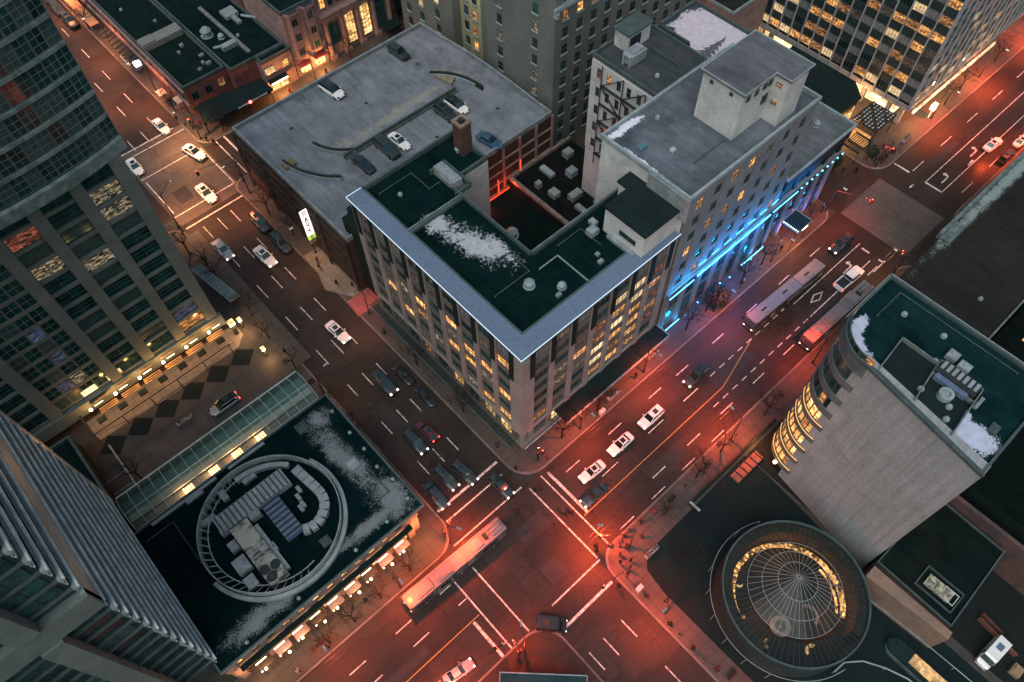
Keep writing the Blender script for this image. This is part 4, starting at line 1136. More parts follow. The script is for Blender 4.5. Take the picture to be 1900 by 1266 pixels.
# ================================================================== storefront corner building
T = thing('corner_store', 'corner shop building with a tall window outlined in warm white light', 'shop building', (127, 76, 0))
m = MB(); m.prism([(126.5, 74), (146, 74), (146, 95), (126.5, 95)], 0, 13.4); m.obj('wall', 'pinkstone', T)
m = MB(); m.prism([(126.5, 74), (146, 74), (146, 95), (126.5, 95)], 13.4, 13.6); m.obj('roof', roofmat('dark shop roof', (.03, .035, .03), (.015, .025, .02)), T)
m = MB(); parapet(m, [(126.3, 73.8), (146.2, 73.8), (146.2, 95.2), (126.3, 95.2)], 13.6, 14.2, .4); m.obj('parapet', 'trim', T)
m = MB()
m.obox((126.5, 95), WEST, 7.4, 7.6, .05, .15, 2.4, 11.5); m.obox((126.5, 95), WEST, 17.4, 17.6, .05, .15, 2.4, 11.5); m.obox((126.5, 95), WEST, 7.6, 17.4, .05, .15, 11.3, 11.5); m.obox((126.5, 95), WEST, 3, 3.15, .05, .15, 2, 8)
m.each('light_outline', 'lamp', T)
for a in (9.3, 12.5, 15.7): addwin(T, (126.5, 95), WEST, a, .06, 2.6, 2.7, 7.6, 'shop', mv=3, mh=4)
for a in (1.5, 5): addwin(T, (126.5, 95), WEST, a, .06, 2, 1.8, 7, 'lit_red', mv=1, mh=2)
for a in (2, 5, 9, 13): addwin(T, (126.5, 74), SOUTH, a, .06, 1, 2.4, 4, 'lit_b', mv=1)
m = MB(); m.obox((126.5, 95), WEST, 18.6, 20.6, .06, .3, 7.2, 9.4); m.obj('sign_board', 'black', T)
m = MB(); m.obox((126.5, 95), WEST, 19.2, 19.55, .3, .34, 7.8, 8.9); m.obox((126.5, 95), WEST, 19.55, 20.0, .3, .34, 8.1, 8.6); m.obj('emblem', emit('white emblem', (1, 1, 1), 1.5), T)
plamp(123.5, 84, 4, (1, .4, .12), 1000, .4, T)
T = thing('pink_pier_building', 'dark building with two pink lit vertical piers at the top of the picture', 'building', (124, 100, 0))
m = MB(); m.prism([(124.5, 99), (145, 99), (145, 117), (124.5, 117)], 0, 40); m.obj('wall', 'dark_brown', T)
m = MB(); m.obox((124.5, 117), WEST, 3, 5, 0, .5, 0, 40); m.obox((124.5, 117), WEST, 9, 11.2, 0, .5, 0, 40)
for z in range(4, 40, 5): m.obox((124.5, 117), WEST, 5, 9, 0, .35, z, z + 1)
m.each('pier', surf('pink piers', (.42, .2, .19), None, .4, 4), T)
for a in (14, 16.5):
    for z in (2, 7, 12, 17, 22): addwin(T, (124.5, 117), WEST, a, .06, z, 1.6, 3, 'lit_b', mv=0)

# ================================================================== office tower at the top right
T = thing('office_tower', 'glazed office tower with white vertical mullions and many warm lit windows', 'office tower', (139, 37, 0))
tw = MB(); tw.prism([(139.3, 37.3), (192, 37.3), (192, 96), (139.3, 96)], 5, 66); tw.obj('wall', 'dark_wall', T)
mu = MB(); spn = MB()
rr = random.Random(77)
FH = 3.45
rowlit = [.55, .35, .6, .3, .85, .45, .35, .5, .6, .35, .5, .3, .4, .5, .4, .4, .4]
for j in range(16):
    z = 6.2 + j * FH
    for i in range(20):
        a = 96 - 37.3 - (i + .5) * 2.7
        r = rr.random()
        k = rr.choice(['lit_a', 'lit_c', 'lit_a', 'lit_b']) if r < rowlit[j] else rr.choice(['glass', 'blind', 'blind', 'lit_dim'])
        if j == 8 and 2 <= i <= 4: k = 'lit_b'
        addwin(T, (139.3, 96), WEST, a, .06, z, 2.6, 1.75, k, mv=3, frame='dtrim')
    for i in range(18):
        r = rr.random()
        k = rr.choice(['lit_a', 'lit_c', 'lit_red', 'blind']) if r < .55 else 'glass'
        addwin(T, (139.3, 37.3), SOUTH, (i + .5) * 2.9, .06, z, 2.8, 1.75, k, mv=2, frame='trim')
    spn.obox((139.3, 96), WEST, 0, 58.7, 0, .1, z + 1.78, z + 3.4); spn.obox((139.3, 37.3), SOUTH, 0, 52.7, 0, .1, z + 1.78, z + 3.4)
spn.each('spandrel_band', 'fin_dark', T)
for i in range(22):
    a = 58.7 - i * 2.7
    mu.obox((139.3, 96), WEST, a - .11, a + .11, .05, .5, 4.6, 66)
for i in range(19): mu.obox((139.3, 37.3), SOUTH, i * 2.9 - .08, i * 2.9 + .08, .05, .4, 5, 66)
mu.each('mullion', surf('pale mullions', (.34, .36, .37), None, .4, 5), T)
m = MB(); m.obox((139.3, 96), WEST, 0, 58.7, -1.5, .2, 4.4, 5.6); m.obox((139.3, 37.3), SOUTH, 0, 52.7, -1.5, .3, 4.4, 5.6)
for i in range(8): m.box(140 + 6 * i, 140.9 + 6 * i, 38.2, 39.1, .14, 4.4)
for i in range(8): m.box(140, 140.9, 41 + 6 * i, 41.9 + 6 * i, .14, 4.4)
m.obj('base_frame', 'concrete', T)
m = MB(); m.box(142, 190, 40.5, 41, .14, 4.3); m.box(142, 142.4, 41, 90, .14, 4.3); m.obj('lobby_glow', litwin('lit lobby', (1, .5, .17), (1, .75, .42), 3.0, .4, .5), T)
m = MB(); m.box(140.5, 172, 36.3, 36.7, 3.6, 4.2); m.obj('soffit_light', litwin('lit soffit', (1, .62, .28), (1, .8, .5), 2.6, .5, .4), T)
for x in (142, 152, 163): plamp(x, 35.6, 3.4, (1, .5, .18), 900, .4, T)
plamp(137.2, 47, 3.4, (1, .45, .14), 900, .4, T)
# forecourt: dark roofed link, lit entrance and the grid pergola
T = thing('forecourt_pavilion', 'black roofed pavilion at the foot of the lit office tower', 'pavilion', (128, 52, 0))
m = MB(); m.prism([(124.5, 45.5), (134, 45.5), (137, 49), (137, 64), (124.5, 64)], 0, 5.6); m.obj('wall', 'dark_brown', T)
m = MB(); m.prism([(124.2, 45.2), (134.2, 45.2), (137.3, 48.8), (137.3, 64.3), (124.2, 64.3)], 5.6, 6.0); m.obj('roof', 'dark_wall', T)
for a in (1.5, 4, 6.5): addwin(T, (126, 45.5), SOUTH, a, .06, 1, 2, 3, 'shop', mv=1)
plamp(128, 43.3, 3.2, (1, .45, .12), 1300, .3, T)
m = MB(); m.box(124.15, 124.24, 47, 52, 4.4, 5.4); m.obj('red_sign', emit('red fascia sign', (1, .12, .04), 1.2), T)
T = thing('pergola', 'dark grid pergola with small white squares beside the tower entrance', 'pergola', (132.5, 40.5, 0))
m = MB()
for k in range(8): m.box(129.6, 136.6, 38.0 + k * .75, 38.25 + k * .75, 4.4, 4.7)
for k in range(9): m.box(129.6 + k * .85, 129.8 + k * .85, 38.0, 43.5, 4.41, 4.69)
m.obj('beams', 'metal_dark', T)
m = MB(); 
for k in range(8):
    for l in range(7):
        if (k * 3 + l * 5) % 4: m.box(129.95 + k * .85, 130.45 + k * .85, 38.35 + l * .75, 38.62 + l * .75, 4.5, 4.56)
m.obj('panels', 'white_wall', T)
for (x, y) in ((129.8, 38.2), (136.4, 38.2), (129.8, 43.3), (136.4, 43.3)):
    q = MB(); q.tube((x, y, .14), (x, y, 4.4), .1, .1, 8); q.obj('post', 'metal_dark', T)
T = thing('ribbed_shelter', 'orange lit shelter with a ribbed glass roof on the corner by the tower', 'shelter', (126, 39, 0))
m = MB(); 
for k in range(9): m.box(123.6, 128.2, 37.6 + k * .42, 37.75 + k * .42, 3.3, 3.45)
m.box(123.5, 123.7, 37.4, 41.2, 3.2, 3.5); m.box(128.1, 128.3, 37.4, 41.2, 3.2, 3.5); m.obj('roof_ribs', 'metal_dark', T)
m = MB(); m.box(128.3, 129.0, 38.4, 42.6, 1.0, 3.6); m.obj('lit_wall', litwin('orange lit panel', (1, .35, .07), (1, .55, .2), 1.1, .7, .5), T)
for (x, y) in ((123.7, 37.6), (123.7, 41.1)): q = MB(); q.tube((x, y, .14), (x, y, 3.2), .06, .06, 6); q.obj('post', 'metal_dark', T)

# ================================================================== row of old buildings north of the garage street
def simple_building(name, label, poly, h, wallm, roofm, cat='building', par=.6, parm='dtrim'):
    cx = sum(p[0] for p in poly) / len(poly); cy = sum(p[1] for p in poly) / len(poly)
    T = thing(name, label, cat, (round(cx, 1), round(cy, 1), 0))
    m = MB(); m.prism(poly, 0, h); m.obj('wall', wallm, T)
    m = MB(); m.prism(poly, h, h + .15); m.obj('roof', roofm, T)
    if par:
        m = MB(); parapet(m, poly, h + .15, h + .15 + par, .35); m.obj('parapet', parm, T)
    return T
nroof = roofmat('black tar roof', (.008, .018, .015), (.004, .012, .011), s1=.3)
T = simple_building('corner_shop_block', 'low black roofed brick block on the far street corner with a long grey roof shed', [(34.8, 139.4), (44.5, 139.4), (44.5, 200), (34.8, 200)], 7.2, 'brick', nroof)
m = MB()
for z in (3.3, 6.6): m.obox((34.8, 200), WEST, 0, 60.6, 0, .45, z, z + .3)
m.obj('cornice', 'pinkstone', T)
for k in range(18): addwin(T, (34.8, 200), WEST, 2.2 + k * 3.3, .05, 4.0, 1.5, 1.8, 'lit_red' if k % 4 == 2 else 'glass', mv=1)
for k in range(3): addwin(T, (34.8, 139.4), SOUTH, 1.8 + k * 3.1, .05, 4.0, 1.5, 1.8, 'lit_b' if k == 2 else 'glass', mv=1)
m = MB(); m.box(34.9, 44, 155.2, 158.2, 7.35, 8.6); m.box(35, 38, 155.4, 158, 8.6, 8.9)
single('roof_shed', m, surf('grey shed roofing', (.2, .2, .19), (.14, .14, .135), .6, 4), 'long grey flat topped shed across the low brick corner block', 'shed')
for k, (x, y) in enumerate([(40, 150), (41.5, 151.5), (43, 146), (42, 143.5), (40.5, 142.3), (42.8, 142.6), (41.5, 163)]):
    box_unit(x, y, 7.35, .6 + .2 * (k % 3), .6, .5 + .2 * (k % 2), ['little unit in front of the grey shed', 'second little unit behind the one before the shed', 'unit at the right edge', 'unit near the front edge', 'smallest unit at the street corner end', 'unit at the corner end beside the parapet', 'unit beyond the grey shed'][k] + ' on the low brick block roof', 'small units on the low brick block')
T = simple_building('low_black_block', 'black roofed block with ducts behind the low brick corner block', [(44.7, 137), (50.5, 137), (57.5, 137), (57.5, 175), (44.7, 175)], 7.6, 'brick', roofmat('black roof with a pale seam', (.006, .017, .017), (.003, .011, .012), s1=.4))
m = MB(); m.bar((50.8, 139.5, 7.9), (50.8, 160, 7.9), .8, .5); m.obj('ridge_wall', surf('pale ridge', (.2, .19, .19), (.07, .1, .1), .8, 4), T)
m = MB(); m.box(47, 50.2, 143.2, 144.6, 7.8, 8.8); m.tube((46, 146, 7.8), (49, 144, 8.3), .3, .3, 8)
single('roof_duct', m, 'metal', 'angled grey duct and box on the black block behind the brick corner', 'duct')
m = MB(); m.box(53, 56, 152, 155, 7.8, 8.6); m.tube((56, 151, 8.2), (58, 148, 8.2), .3, .3, 8); m.box(54, 55, 149, 152, 7.8, 8.4)
single('roof_duct', m, 'metal', 'white pipework cluster further back on the black block', 'duct')
vent(47.2, 150.6, 7.75, 1.1, 'large round dome on the black block', 'vents on the black block')
vent(49.0, 147.8, 7.75, .6, 'small round vent next to the large dome on the black block', 'vents on the black block')
# two storey lit shop
T = simple_building('lit_shop', 'two storey pale shop with lit upper windows and a bright orange doorway', [(50.5, 134.6), (57.6, 134.6), (57.6, 136.9), (50.5, 136.9)], 7.6, 'pinkstone', nroof)
for a, w_, k in ((1.4, 2.4, 'lit_c'), (5.2, 1.5, 'lit_a')): addwin(T, (50.5, 134.6), SOUTH, a, .05, 4.7, w_, 1.7, k, mv=1)
for a in (1.6, 3.8): addwin(T, (50.5, 134.6), SOUTH, a, .05, .5, 2, 2.4, 'shop', mv=1)
m = MB(); m.box(50.6, 55, 133.3, 134.6, 3.2, 3.5); m.obj('awning', 'dark_wall', T)
m = MB(); m.box(50.8, 54.8, 133.2, 133.3, 3.1, 3.3); m.obj('awning_light', 'lamp', T)
plamp(52.5, 132.4, 2.6, (1, .36, .09), 1900, .3, T)
# bay fronted building
T = simple_building('bay_window_building', 'four storey pinkish building with carved bay windows', [(57.8, 134.8), (66.0, 134.8), (66.0, 152), (57.8, 152)], 15.4, 'pinkstone', nroof)
m = MB(); wb = MB()
for cx in (60, 63.8):
    for z0 in (4.6, 8.1, 11.6):
        p = [(cx - 1.5, 134.9), (cx - .9, 133.9), (cx + .9, 133.9), (cx + 1.5, 134.9)]
        m.prism(p, z0, z0 + .7); m.prism(p, z0 + 2.6, z0 + 3.4)
        m.prism([(cx - 1.35, 134.9), (cx - .8, 134.05), (cx + .8, 134.05), (cx + 1.35, 134.9)], z0 + .7, z0 + 2.6)
        for k in (-.9, .9): m.box(cx + k - .1, cx + k + .1, 133.9, 134.1, z0 + .7, z0 + 2.6)
        addwin(T, (0, 134.05), SOUTH, cx, .05, z0 + .8, 1.3, 1.7, 'glass' if (z0 + cx) % 2 else 'lit_dim', mv=1, frame='pinkstone')
    m.prism([(cx - 1.8, 134.9), (cx - 1.1, 133.6), (cx + 1.1, 133.6), (cx + 1.8, 134.9)], 15.0, 15.6)
m.obj('bay', 'pinkstone', T)
m = MB()
for cx in (60, 63.8): m.prism([(cx - 1.6, 134.9), (cx - 1.0, 133.7), (cx + 1.0, 133.7), (cx + 1.6, 134.9)], 15.6, 15.75)
m.each('bay_roof', 'fin_dark', T)
for a in (2.2, 6): addwin(T, (57.8, 134.8), SOUTH, a, .05, .6, 2.6, 2.6, 'shop', mv=2)
m = MB(); m.box(58.2, 61.2, 133.4, 134.8, 3.2, 3.4); m.box(62.3, 65.4, 133.4, 134.8, 3.2, 3.4); m.each('awning', surf('red awning', (.25, .05, .05), None, 2, 6), T)
plamp(63, 132.6, 2.6, (1, .42, .12), 1500, .3, T)
# column fronted building
T = simple_building('columned_building', 'pinkish stone building with large glowing double height windows between columns', [(66.2, 135.4), (84.5, 135.4), (84.5, 152), (66.2, 152)], 16.5, 'pinkstone', nroof)
m = MB()
for i in range(5):
    x = 67.2 + i * 4.1
    m.tube((x, 135.1, 1.0), (x, 135.1, 9.2), .62, .5, 12); m.box(x - .8, x + .8, 134.3, 135.4, .1, 1.0); m.box(x - .75, x + .75, 134.4, 135.4, 9.2, 9.7)
m.each('column', 'pinkstone', T, 3)
m = MB(); m.box(66.2, 84.5, 134.2, 135.4, 9.7, 10.9); m.box(66.0, 84.7, 133.9, 135.4, 10.9, 11.3); m.box(66.0, 84.7, 134.6, 135.4, 16, 16.6); m.obj('cornice', 'pinkstone', T)
for i, k in enumerate(['glass', 'shop', 'shop', 'glass']): addwin(T, (66.2, 135.4), SOUTH, 3.05 + i * 4.1, .05, 1.2 if i else 3, 2.4, 7.4 if i else 5, k, mv=2, mh=3, fr=.15)
for i in range(9): addwin(T, (66.2, 135.4), SOUTH, 1.5 + i * 1.95, .05, 12.2, 1.2, 2.4, ['lit_a', 'glass', 'glass', 'lit_a', 'lit_b', 'glass', 'glass', 'lit_a', 'glass'][i], mv=1, mh=1)
T = simple_building('red_building', 'reddish brick building with dark signs right of the columned front', [(84.7, 135.0), (99, 135.0), (99, 150), (84.7, 150)], 17, 'brick', nroof)
for i in range(5):
    for z in (1, 5.5, 10, 14): addwin(T, (84.7, 135), SOUTH, 1.6 + i * 2.8, .05, z, 1.6, 2.6, 'lit_a' if (i, z) in ((1, 1), (1, 5.5)) else 'glass', mv=1, mh=1)
m = MB(); m.box(87, 90, 134.3, 135, 8.6, 9.7); m.box(84.9, 86, 134.2, 135, 3, 9); m.each('sign_board', 'dark_wall', T)
m = MB(); m.box(80, 84, 131, 134, 2.4, 2.8) ; m.obj('stall_roof', 'dark_wall', T)
T = simple_building('back_pink_block', 'pink brick flank wall and black roof behind the bay window building', [(57.7, 152.5), (84, 152.5), (84, 175), (57.7, 175)], 15, 'brick', nroof)
# station canopy on the far corner
T = thing('station_canopy', 'black slanted station canopy with a red dot light on the far street corner', 'canopy', (42, 132.6, 0))
m = MB(); m.prism([(38.2, 131.6), (50, 131.6), (50, 136.2), (36.2, 138.4)], 3.3, 3.7); m.prism([(35.2, 132.4), (38.2, 131.6), (36.2, 138.4), (34.9, 138.6)], 2.9, 3.25); m.obj('roof', 'dark_wall', T)
m = MB(); m.box(41.5, 48.5, 131.3, 131.5, 3.5, 3.75); m.obj('edge', 'trim', T)
m = MB(); m.sphere((44.3, 131.1, 3.9), .32, 8, 6); m.obj('red_lamp', 'lampred', T)
for (x, y) in ((38.6, 132), (44, 132), (49.6, 132)): q = MB(); q.tube((x, y, .14), (x, y, 3.3), .09, .09, 8); q.obj('post', 'metal_dark', T)
m = MB()
for k in range(11):
    y = 157.5 + k * 1.7; m.bar((31.9, y, 2.9), (34.7, y, 3.3), .12, .1); m.bar((31.9, y + .7, 2.8), (34.7, y + .9, 3.2), 1.1, .06)
single('street_awning', m, 'metal_dark', 'long dark segmented awning along the brick block pavement', 'awning')
m = MB(); m.box(31.5, 33.6, 178, 200, 3.2, 3.4)
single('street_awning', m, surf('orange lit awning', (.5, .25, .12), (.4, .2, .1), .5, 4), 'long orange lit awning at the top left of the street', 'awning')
m = MB(); m.box(32.2, 33.6, 157.6, 158.6, 3.6, 4.5); single('light_box', m, emit('bright box', (1, .95, .95), 2.2), 'bright white light box on the brick block pavement', 'sign')
for k, (x, y, a, b) in enumerate([(32.6, 148.4, 1.7, 2.1), (34.0, 144.2 - .3, 1.2, 2.3), (32.2, 163, .9, 4.6)]):
    m = MB(); m.box(x - a / 2, x + a / 2, y - b / 2, y + b / 2, 2.4, 2.55)
    for sx in (-1, 1): m.tube((x + sx * a * .4, y, .14), (x + sx * a * .4, y, 2.4), .05, .05, 6)
    single('bus_shelter', m, surf('pale shelter top %d' % k, (.6, .48, .38), (.5, .4, .32), .9, 5), ['square pale shelter roof by the lane nearest the light box', 'narrow pale shelter roof closer to the crossing', 'pinkish slanted shelter roof under the dark awning'][k], 'shelter', 'pale shelters on the far pavement', base=(x, y, .14))

# ================================================================== tower on the left
T = thing('left_tower', 'dark green glass tower with grey piers and a curved glazed upper part', 'tower', (-5, 89, 0))
m = MB(); m.prism([(-34, 89.2), (11.2, 89.2), (11.2, 112), (-34, 112)], 2.5, 42.6)
rr = random.Random(31)
def pkt(i, j):
    r = rr.random()
    if (i, j) == (9, 10) or (i, j) == (8, 9): return 'lit_red'
    if r < .02: return 'lit_b'
    if r < .1: return 'lit_spark'
    if r < .125: return 'lit_blue'
    return 'glass_teal' if rr.random() < .8 else 'teal_panel'
P0 = (-34, 89.2)
nrow = 12; z0, z1 = 5.2, 42.2; ch = (z1 - z0) / nrow
piers = [(43.4, 45.3), (37.6, 39.3), (31.8, 33.5), (26.1, 27.8), (15.8, 17.6), (9.8, 11.6), (-.1, 1.8)]
for a, b in piers: m.obox(P0, SOUTH, a, b, 0, .7, 2.5, 42.6)
cells = [(39.3, 43.4), (33.5, 37.6), (27.8, 31.8), (17.6, 26.1), (11.6, 15.8), (1.8, 9.8)]
for ci, (a, b) in enumerate(cells):
    wide = b - a > 6
    for j in range(nrow):
        z = z0 + j * ch
        m.obox(P0, SOUTH, a, b, 0, .35 if not wide else .12, z - .28, z + .28)
        if wide:
            k = 4
            for q in range(k):
                aa = a + (q + .5) * (b - a) / k
                addwin(T, P0, SOUTH, aa, .02, z + .3, (b - a) / k - .1, ch - .6, pkt(ci, j + 20), mv=1, mh=1, frame='pillar')
        else:
            addwin(T, P0, SOUTH, (a + b) / 2, .02, z + .3, b - a, ch - .6, pkt(9 if ci == 2 else ci, j), mv=1, mh=2, frame='dtrim')
m.obox(P0, SOUTH, -.5, 45.8, 0, 1.0, 2.3, 5.0); m.obj('wall', 'pillar', T)
m = MB()
def arcpt(x, off=0):   # bulging upper front
    return 87.6 - off + (x + 3) ** 2 / 110.0
xs = [12.6 - i * 1.75 for i in range(28)]
lp = [(x, arcpt(x, .8)) for x in xs]
m.prism(lp + [(xs[-1], 112), (12.9, 112)], 42.3, 44.0); m.obj('ledge', 'ledge', T)
m = MB()
m.prism([(x, arcpt(x)) for x in xs] + [(xs[-1], 110), (12.0, 110)], 44.0, 82); m.obj('upper_wall', 'fin_dark', T)
band = MB(); vb = MB()
nf = 11; fh = 3.5
for j in range(nf):
    z = 44.0 + j * fh
    for i in range(27):
        x0, x1 = xs[i], xs[i + 1]; y0, y1 = arcpt(x0), arcpt(x1)
        ang = math.atan2(y0 - y1, x0 - x1); L = math.hypot(x1 - x0, y1 - y0)
        band.obox((x1, y1), ang, 0, L, 0, .32, z + fh - .3, z + fh + .18)
        r = rr.random()
        k = 'glass_teal' if r < .5 else ('glass' if r < .66 else ('teal_panel' if r < .96 else rr.choice(['lit_b', 'lit_dim', 'lit_spark', 'lit_blue'])))
        if (j, i) in ((3, 6), (3, 7), (2, 7)): k = 'lit_a'
        if (j, i) in ((1, 12), (3, 13)): k = 'lit_b'
        addwin(T, (x1, y1), ang, L / 2, .06, z + .25, L - .06, fh - .6, k, mv=1, mh=2, frame='pillar', fr=.07)
band.each('floor_band', 'ledge', T, 27)
# mezzanine canopies with string of lights on the plaza side
T = thing('entrance_canopy', 'long warm lit entrance canopy with slatted top along the foot of the left tower', 'canopy', (-2, 87, 0))
m = MB()
for k in range(7):
    x = -12.5 + k * 3.6
    m.box(x - .7, x + .7, 84.5, 85.6, 3.2, 3.4)
m.each('dark_panel', 'dark_wall', T)
m = MB()
for k in range(6):
    x = -12 + k * 3.9
    for q in range(3): m.box(x, x + 3.0, 86.0 + q * .42, 86.15 + q * .42, 3.3, 3.45)
    m.box(x + .2, x + 2.6, 88.0, 88.12, 4.2, 4.4)
m.each('slat', surf('warm slats', (.45, .3, .16), (.3, .2, .1), .8, 5), T)
m = MB()
for k in range(6):
    m.sphere((-13 + k * 4.3, 87.6, 3.6), .28, 8, 6); m.box(-12.2 + k * 4.3, -10.8 + k * 4.3, 87.7, 87.75, 3.7, 3.76)
m.each('light_row', 'lamp', T)
m = MB(); m.box(-15, 10, 83.6, 83.72, 2.9, 3.05); m.box(-15, -14.8, 83.7, 88.5, 2.9, 3.05); m.obj('edge_beam', 'metal_dark', T)
for k in range(6):
    q = MB(); q.tube((-14.8 + k * 4.9, 83.7, .14), (-14.8 + k * 4.9, 83.7, 2.9), .08, .08, 8); q.obj('post', 'metal_dark', T)
for k in range(6): plamp(-13 + k * 4.3, 86.6, 4.6, (1, .42, .12), 330, .25, T)
m = MB(); 
for a in (-12.5, -8.2): m.box(a, a + 2.4, 89.0, 89.15, 5.4, 6.6)
m.each('lit_sign_window', 'lit_c', T)
m = MB(); m.prism([(-12.5, 87.6), (-6, 88.6), (-6.5, 91), (-12, 90.2)], 4.6, 4.9)
T2 = single('drop_off_roof', m, 'metal_dark', 'curved grey drop off roof at the left end of the tower canopy', 'canopy')
# glass canopy on the street side of the tower
T = thing('street_glass_canopy', 'narrow glass canopy on posts beside the pavement right of the left tower', 'canopy', (15, 92, 0))
m = MB(); m.bar((13.1, 101.5, 3.5), (14.6, 90.6, 3.5), .15, .15); m.bar((14.9, 101.5, 3.5), (16.4, 90.6, 3.5), .15, .15)
for k in range(9): m.bar((13.1 + k * .187, 101.5 - k * 1.36, 3.52), (14.9 + k * .187, 101.5 - k * 1.36, 3.52), .1, .1)
m.obj('frame', 'trim', T)
m = MB(); m.quad((13.1, 101.5, 3.55), (14.6, 90.6, 3.55), (16.4, 90.6, 3.55), (14.9, 101.5, 3.55)); m.obj('pane', surf('dirty glass', (.16, .2, .19), (.09, .13, .125), 1, 6, rough=.3), T)
for (x, y) in ((14.9, 101.3), (15.6, 96), (16.3, 90.9)): q = MB(); q.tube((x, y, .14), (x, y, 3.4), .07, .07, 6); q.obj('post', 'metal_dark', T)
for k, (x, y) in enumerate([(12.3, 86.8), (13.6, 79.4), (13.8, 87.2)]):
    T = thing('plaza_lantern', ['square glowing lantern column at the corner foot of the left tower', 'small yellow lantern nearer the glass arcade', 'small yellow lantern by the street beside the left tower'][k], 'lantern', (x, y, .14), 'lanterns on the plaza')
    h = 3.2 if k == 0 else 2.2; s = .5 if k == 0 else .28
    m = MB(); m.box(x - s * .6, x + s * .6, y - s * .6, y + s * .6, .15, h); m.obj('post', 'metal_dark', T)
    m = MB(); m.box(x - s, x + s, y - s, y + s, h, h + .5); m.obj('lamp_head', 'lamp', T)
    m = MB(); m.box(x - s - .08, x + s + .08, y - s - .08, y + s + .08, h + .5, h + .56); m.obj('cap', litwin('lantern cap', (1, .6, .2), (1, .7, .3), 1.2, .8, 1), T)
    plamp(x, y - .9, h - .3, (1, .5, .18), 320, .2, T)

# ================================================================== finned tower, bottom left
T = thing('finned_tower', 'grey tower with stacked silver horizontal fins in the lower left corner', 'tower', (-17, 38, 0))
m = MB(); m.prism([(-52, 38.6), (-16.9, 38.6), (-16.9, 66.6), (-52, 66.6)], 0, 92)
m.obj('core', 'fin_dark', T)
fn = MB(); gl = MB(); sf = MB(); fn2 = MB(); lip = MB()
zs = [12.3, 14.8, 17.4, 20.1, 22.6, 25.3, 27.9, 30.1, 32.5, 35.0, 37.4, 39.8, 42.3, 47.1, 49.6, 52.2, 54.8, 57.4, 60, 62.6, 65.2, 67.8, 70.4, 73]
for z in zs:
    fn.prism([(-16.9, 38.25), (-16.5, 38.25), (-16.5, 66.6), (-16.9, 66.6)], z - .55, z)
    fn2.prism([(-16.9, 38.35), (-16.78, 38.35), (-16.78, 66.6), (-16.9, 66.6)], z - 1.35, z - .95)
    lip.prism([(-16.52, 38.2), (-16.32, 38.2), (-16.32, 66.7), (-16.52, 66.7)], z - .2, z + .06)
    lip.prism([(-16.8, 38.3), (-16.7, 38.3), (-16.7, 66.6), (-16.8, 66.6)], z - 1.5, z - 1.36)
    sf.prism([(-52, 38.25), (-16.9, 38.25), (-16.9, 38.6), (-52, 38.6)], z - .2, z - .02)
fn.prism([(-16.9, 38.0), (-16.5, 38.0), (-16.5, 66.6), (-16.9, 66.6)], 42.35, 45.9)
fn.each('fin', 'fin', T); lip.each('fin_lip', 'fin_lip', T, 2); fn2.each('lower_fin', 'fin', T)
sf.each('front_fin', 'dtrim', T)
sb = MB(); sb.prism([(-52, 37.6), (-16.5, 37.6), (-16.5, 38.6), (-52, 38.6)], 42.35, 45.8)
for x in (-21.8, -28, -34): 
    sb.prism([(x - 1.0, 37.3), (x + 1.0, 37.3), (x + 1.0, 38.6), (x - 1.0, 38.6)], 0, 42.2)
    sb.prism([(x - 1.0, 37.3), (x + 1.0, 37.3), (x + 1.0, 38.6), (x - 1.0, 38.6)], 46, 92)
sb.each('pier', 'pillar', T)
for z in zs[:-1]:
    for k in range(8):
        addwin(T, (-16.9, 38.6), EAST, 1.8 + k * 3.45, .02, z + .05, 3.4, 1.35, rr.choice(['glass_teal', 'glass', 'glass_teal', 'glass', 'blind']), mv=1, frame='fin_dark')
    for x in (-19.2, -24.9, -31): addwin(T, (-52, 38.6), SOUTH, x + 52, .02, z + .1, 3.6 if x > -20 else 4.2, 1.9, 'lit_b' if (x == -24.9 and abs(z - 22.6) < .1) else rr.choice(['glass_teal', 'glass', 'glass', 'teal_panel', 'glass_teal']), mv=1, frame='fin_dark')
m = MB(); m.box(-16.9, -16.5, 66.6, 67.4, 10, 92); m.bar((-17, 67.2, 18), (-17, 66.5, 60), .2, .2)
for k in range(12): m.bar((-16.9, 67.4, 12 + k * 5), (-16.9, 68.6, 15.2 + k * 5), .12, .12); m.bar((-16.9, 68.6, 15.2 + k * 5), (-16.9, 67.4, 17 + k * 5), .12, .12)
m.box(-17.0, -16.7, 68.5, 68.7, 10, 72); m.obj('rear_truss', 'metal', T)
# low roofs west of the plaza
T = simple_building('low_west_block', 'low dark roofed block between the finned tower and the left tower', [(-50, 68.5), (-17.5, 68.5), (-17.5, 85), (-50, 85)], 4, 'dark_wall', roofmat('low west roof', (.005, .014, .014), (.003, .01, .011)))
T = thing('blue_glass_roof', 'blue grey ribbed glass roof at the left edge of the picture', 'glass roof', (-26, 87, 6))
m = MB(); m.box(-40, -22.3, 88, 96, 8.0, 8.3); m.obj('pane', surf('blue roof glass', (.07, .12, .2), (.05, .09, .15), .3, 3, rough=.3), T)
m = MB()
for k in range(7): m.box(-40, -22.3, 88.3 + k * 1.2, 88.42 + k * 1.2, 8.3, 8.42)
m.box(-22.4, -22.2, 88, 96, 8.3, 8.45); m.box(-40, -22.3, 87.9, 88.1, 7.8, 8.45); m.obj('rib', 'trim', T)
m = MB(); m.box(-39, -23, 88.5, 95.5, .14, 8.0); m.obj('wall', 'dark_wall', T)
m = MB()
for k in range(3): m.box(-17.3, -14.8 + k * .3, 70.2 + k * 1.6, 70.3 + k * 1.6, 1.2, 1.3)
m.box(-14.2, -14.0, 69.5, 82, .14, 1.0); m.box(-17.4, -14.2, 76, 76.1, 1.2, 1.3)
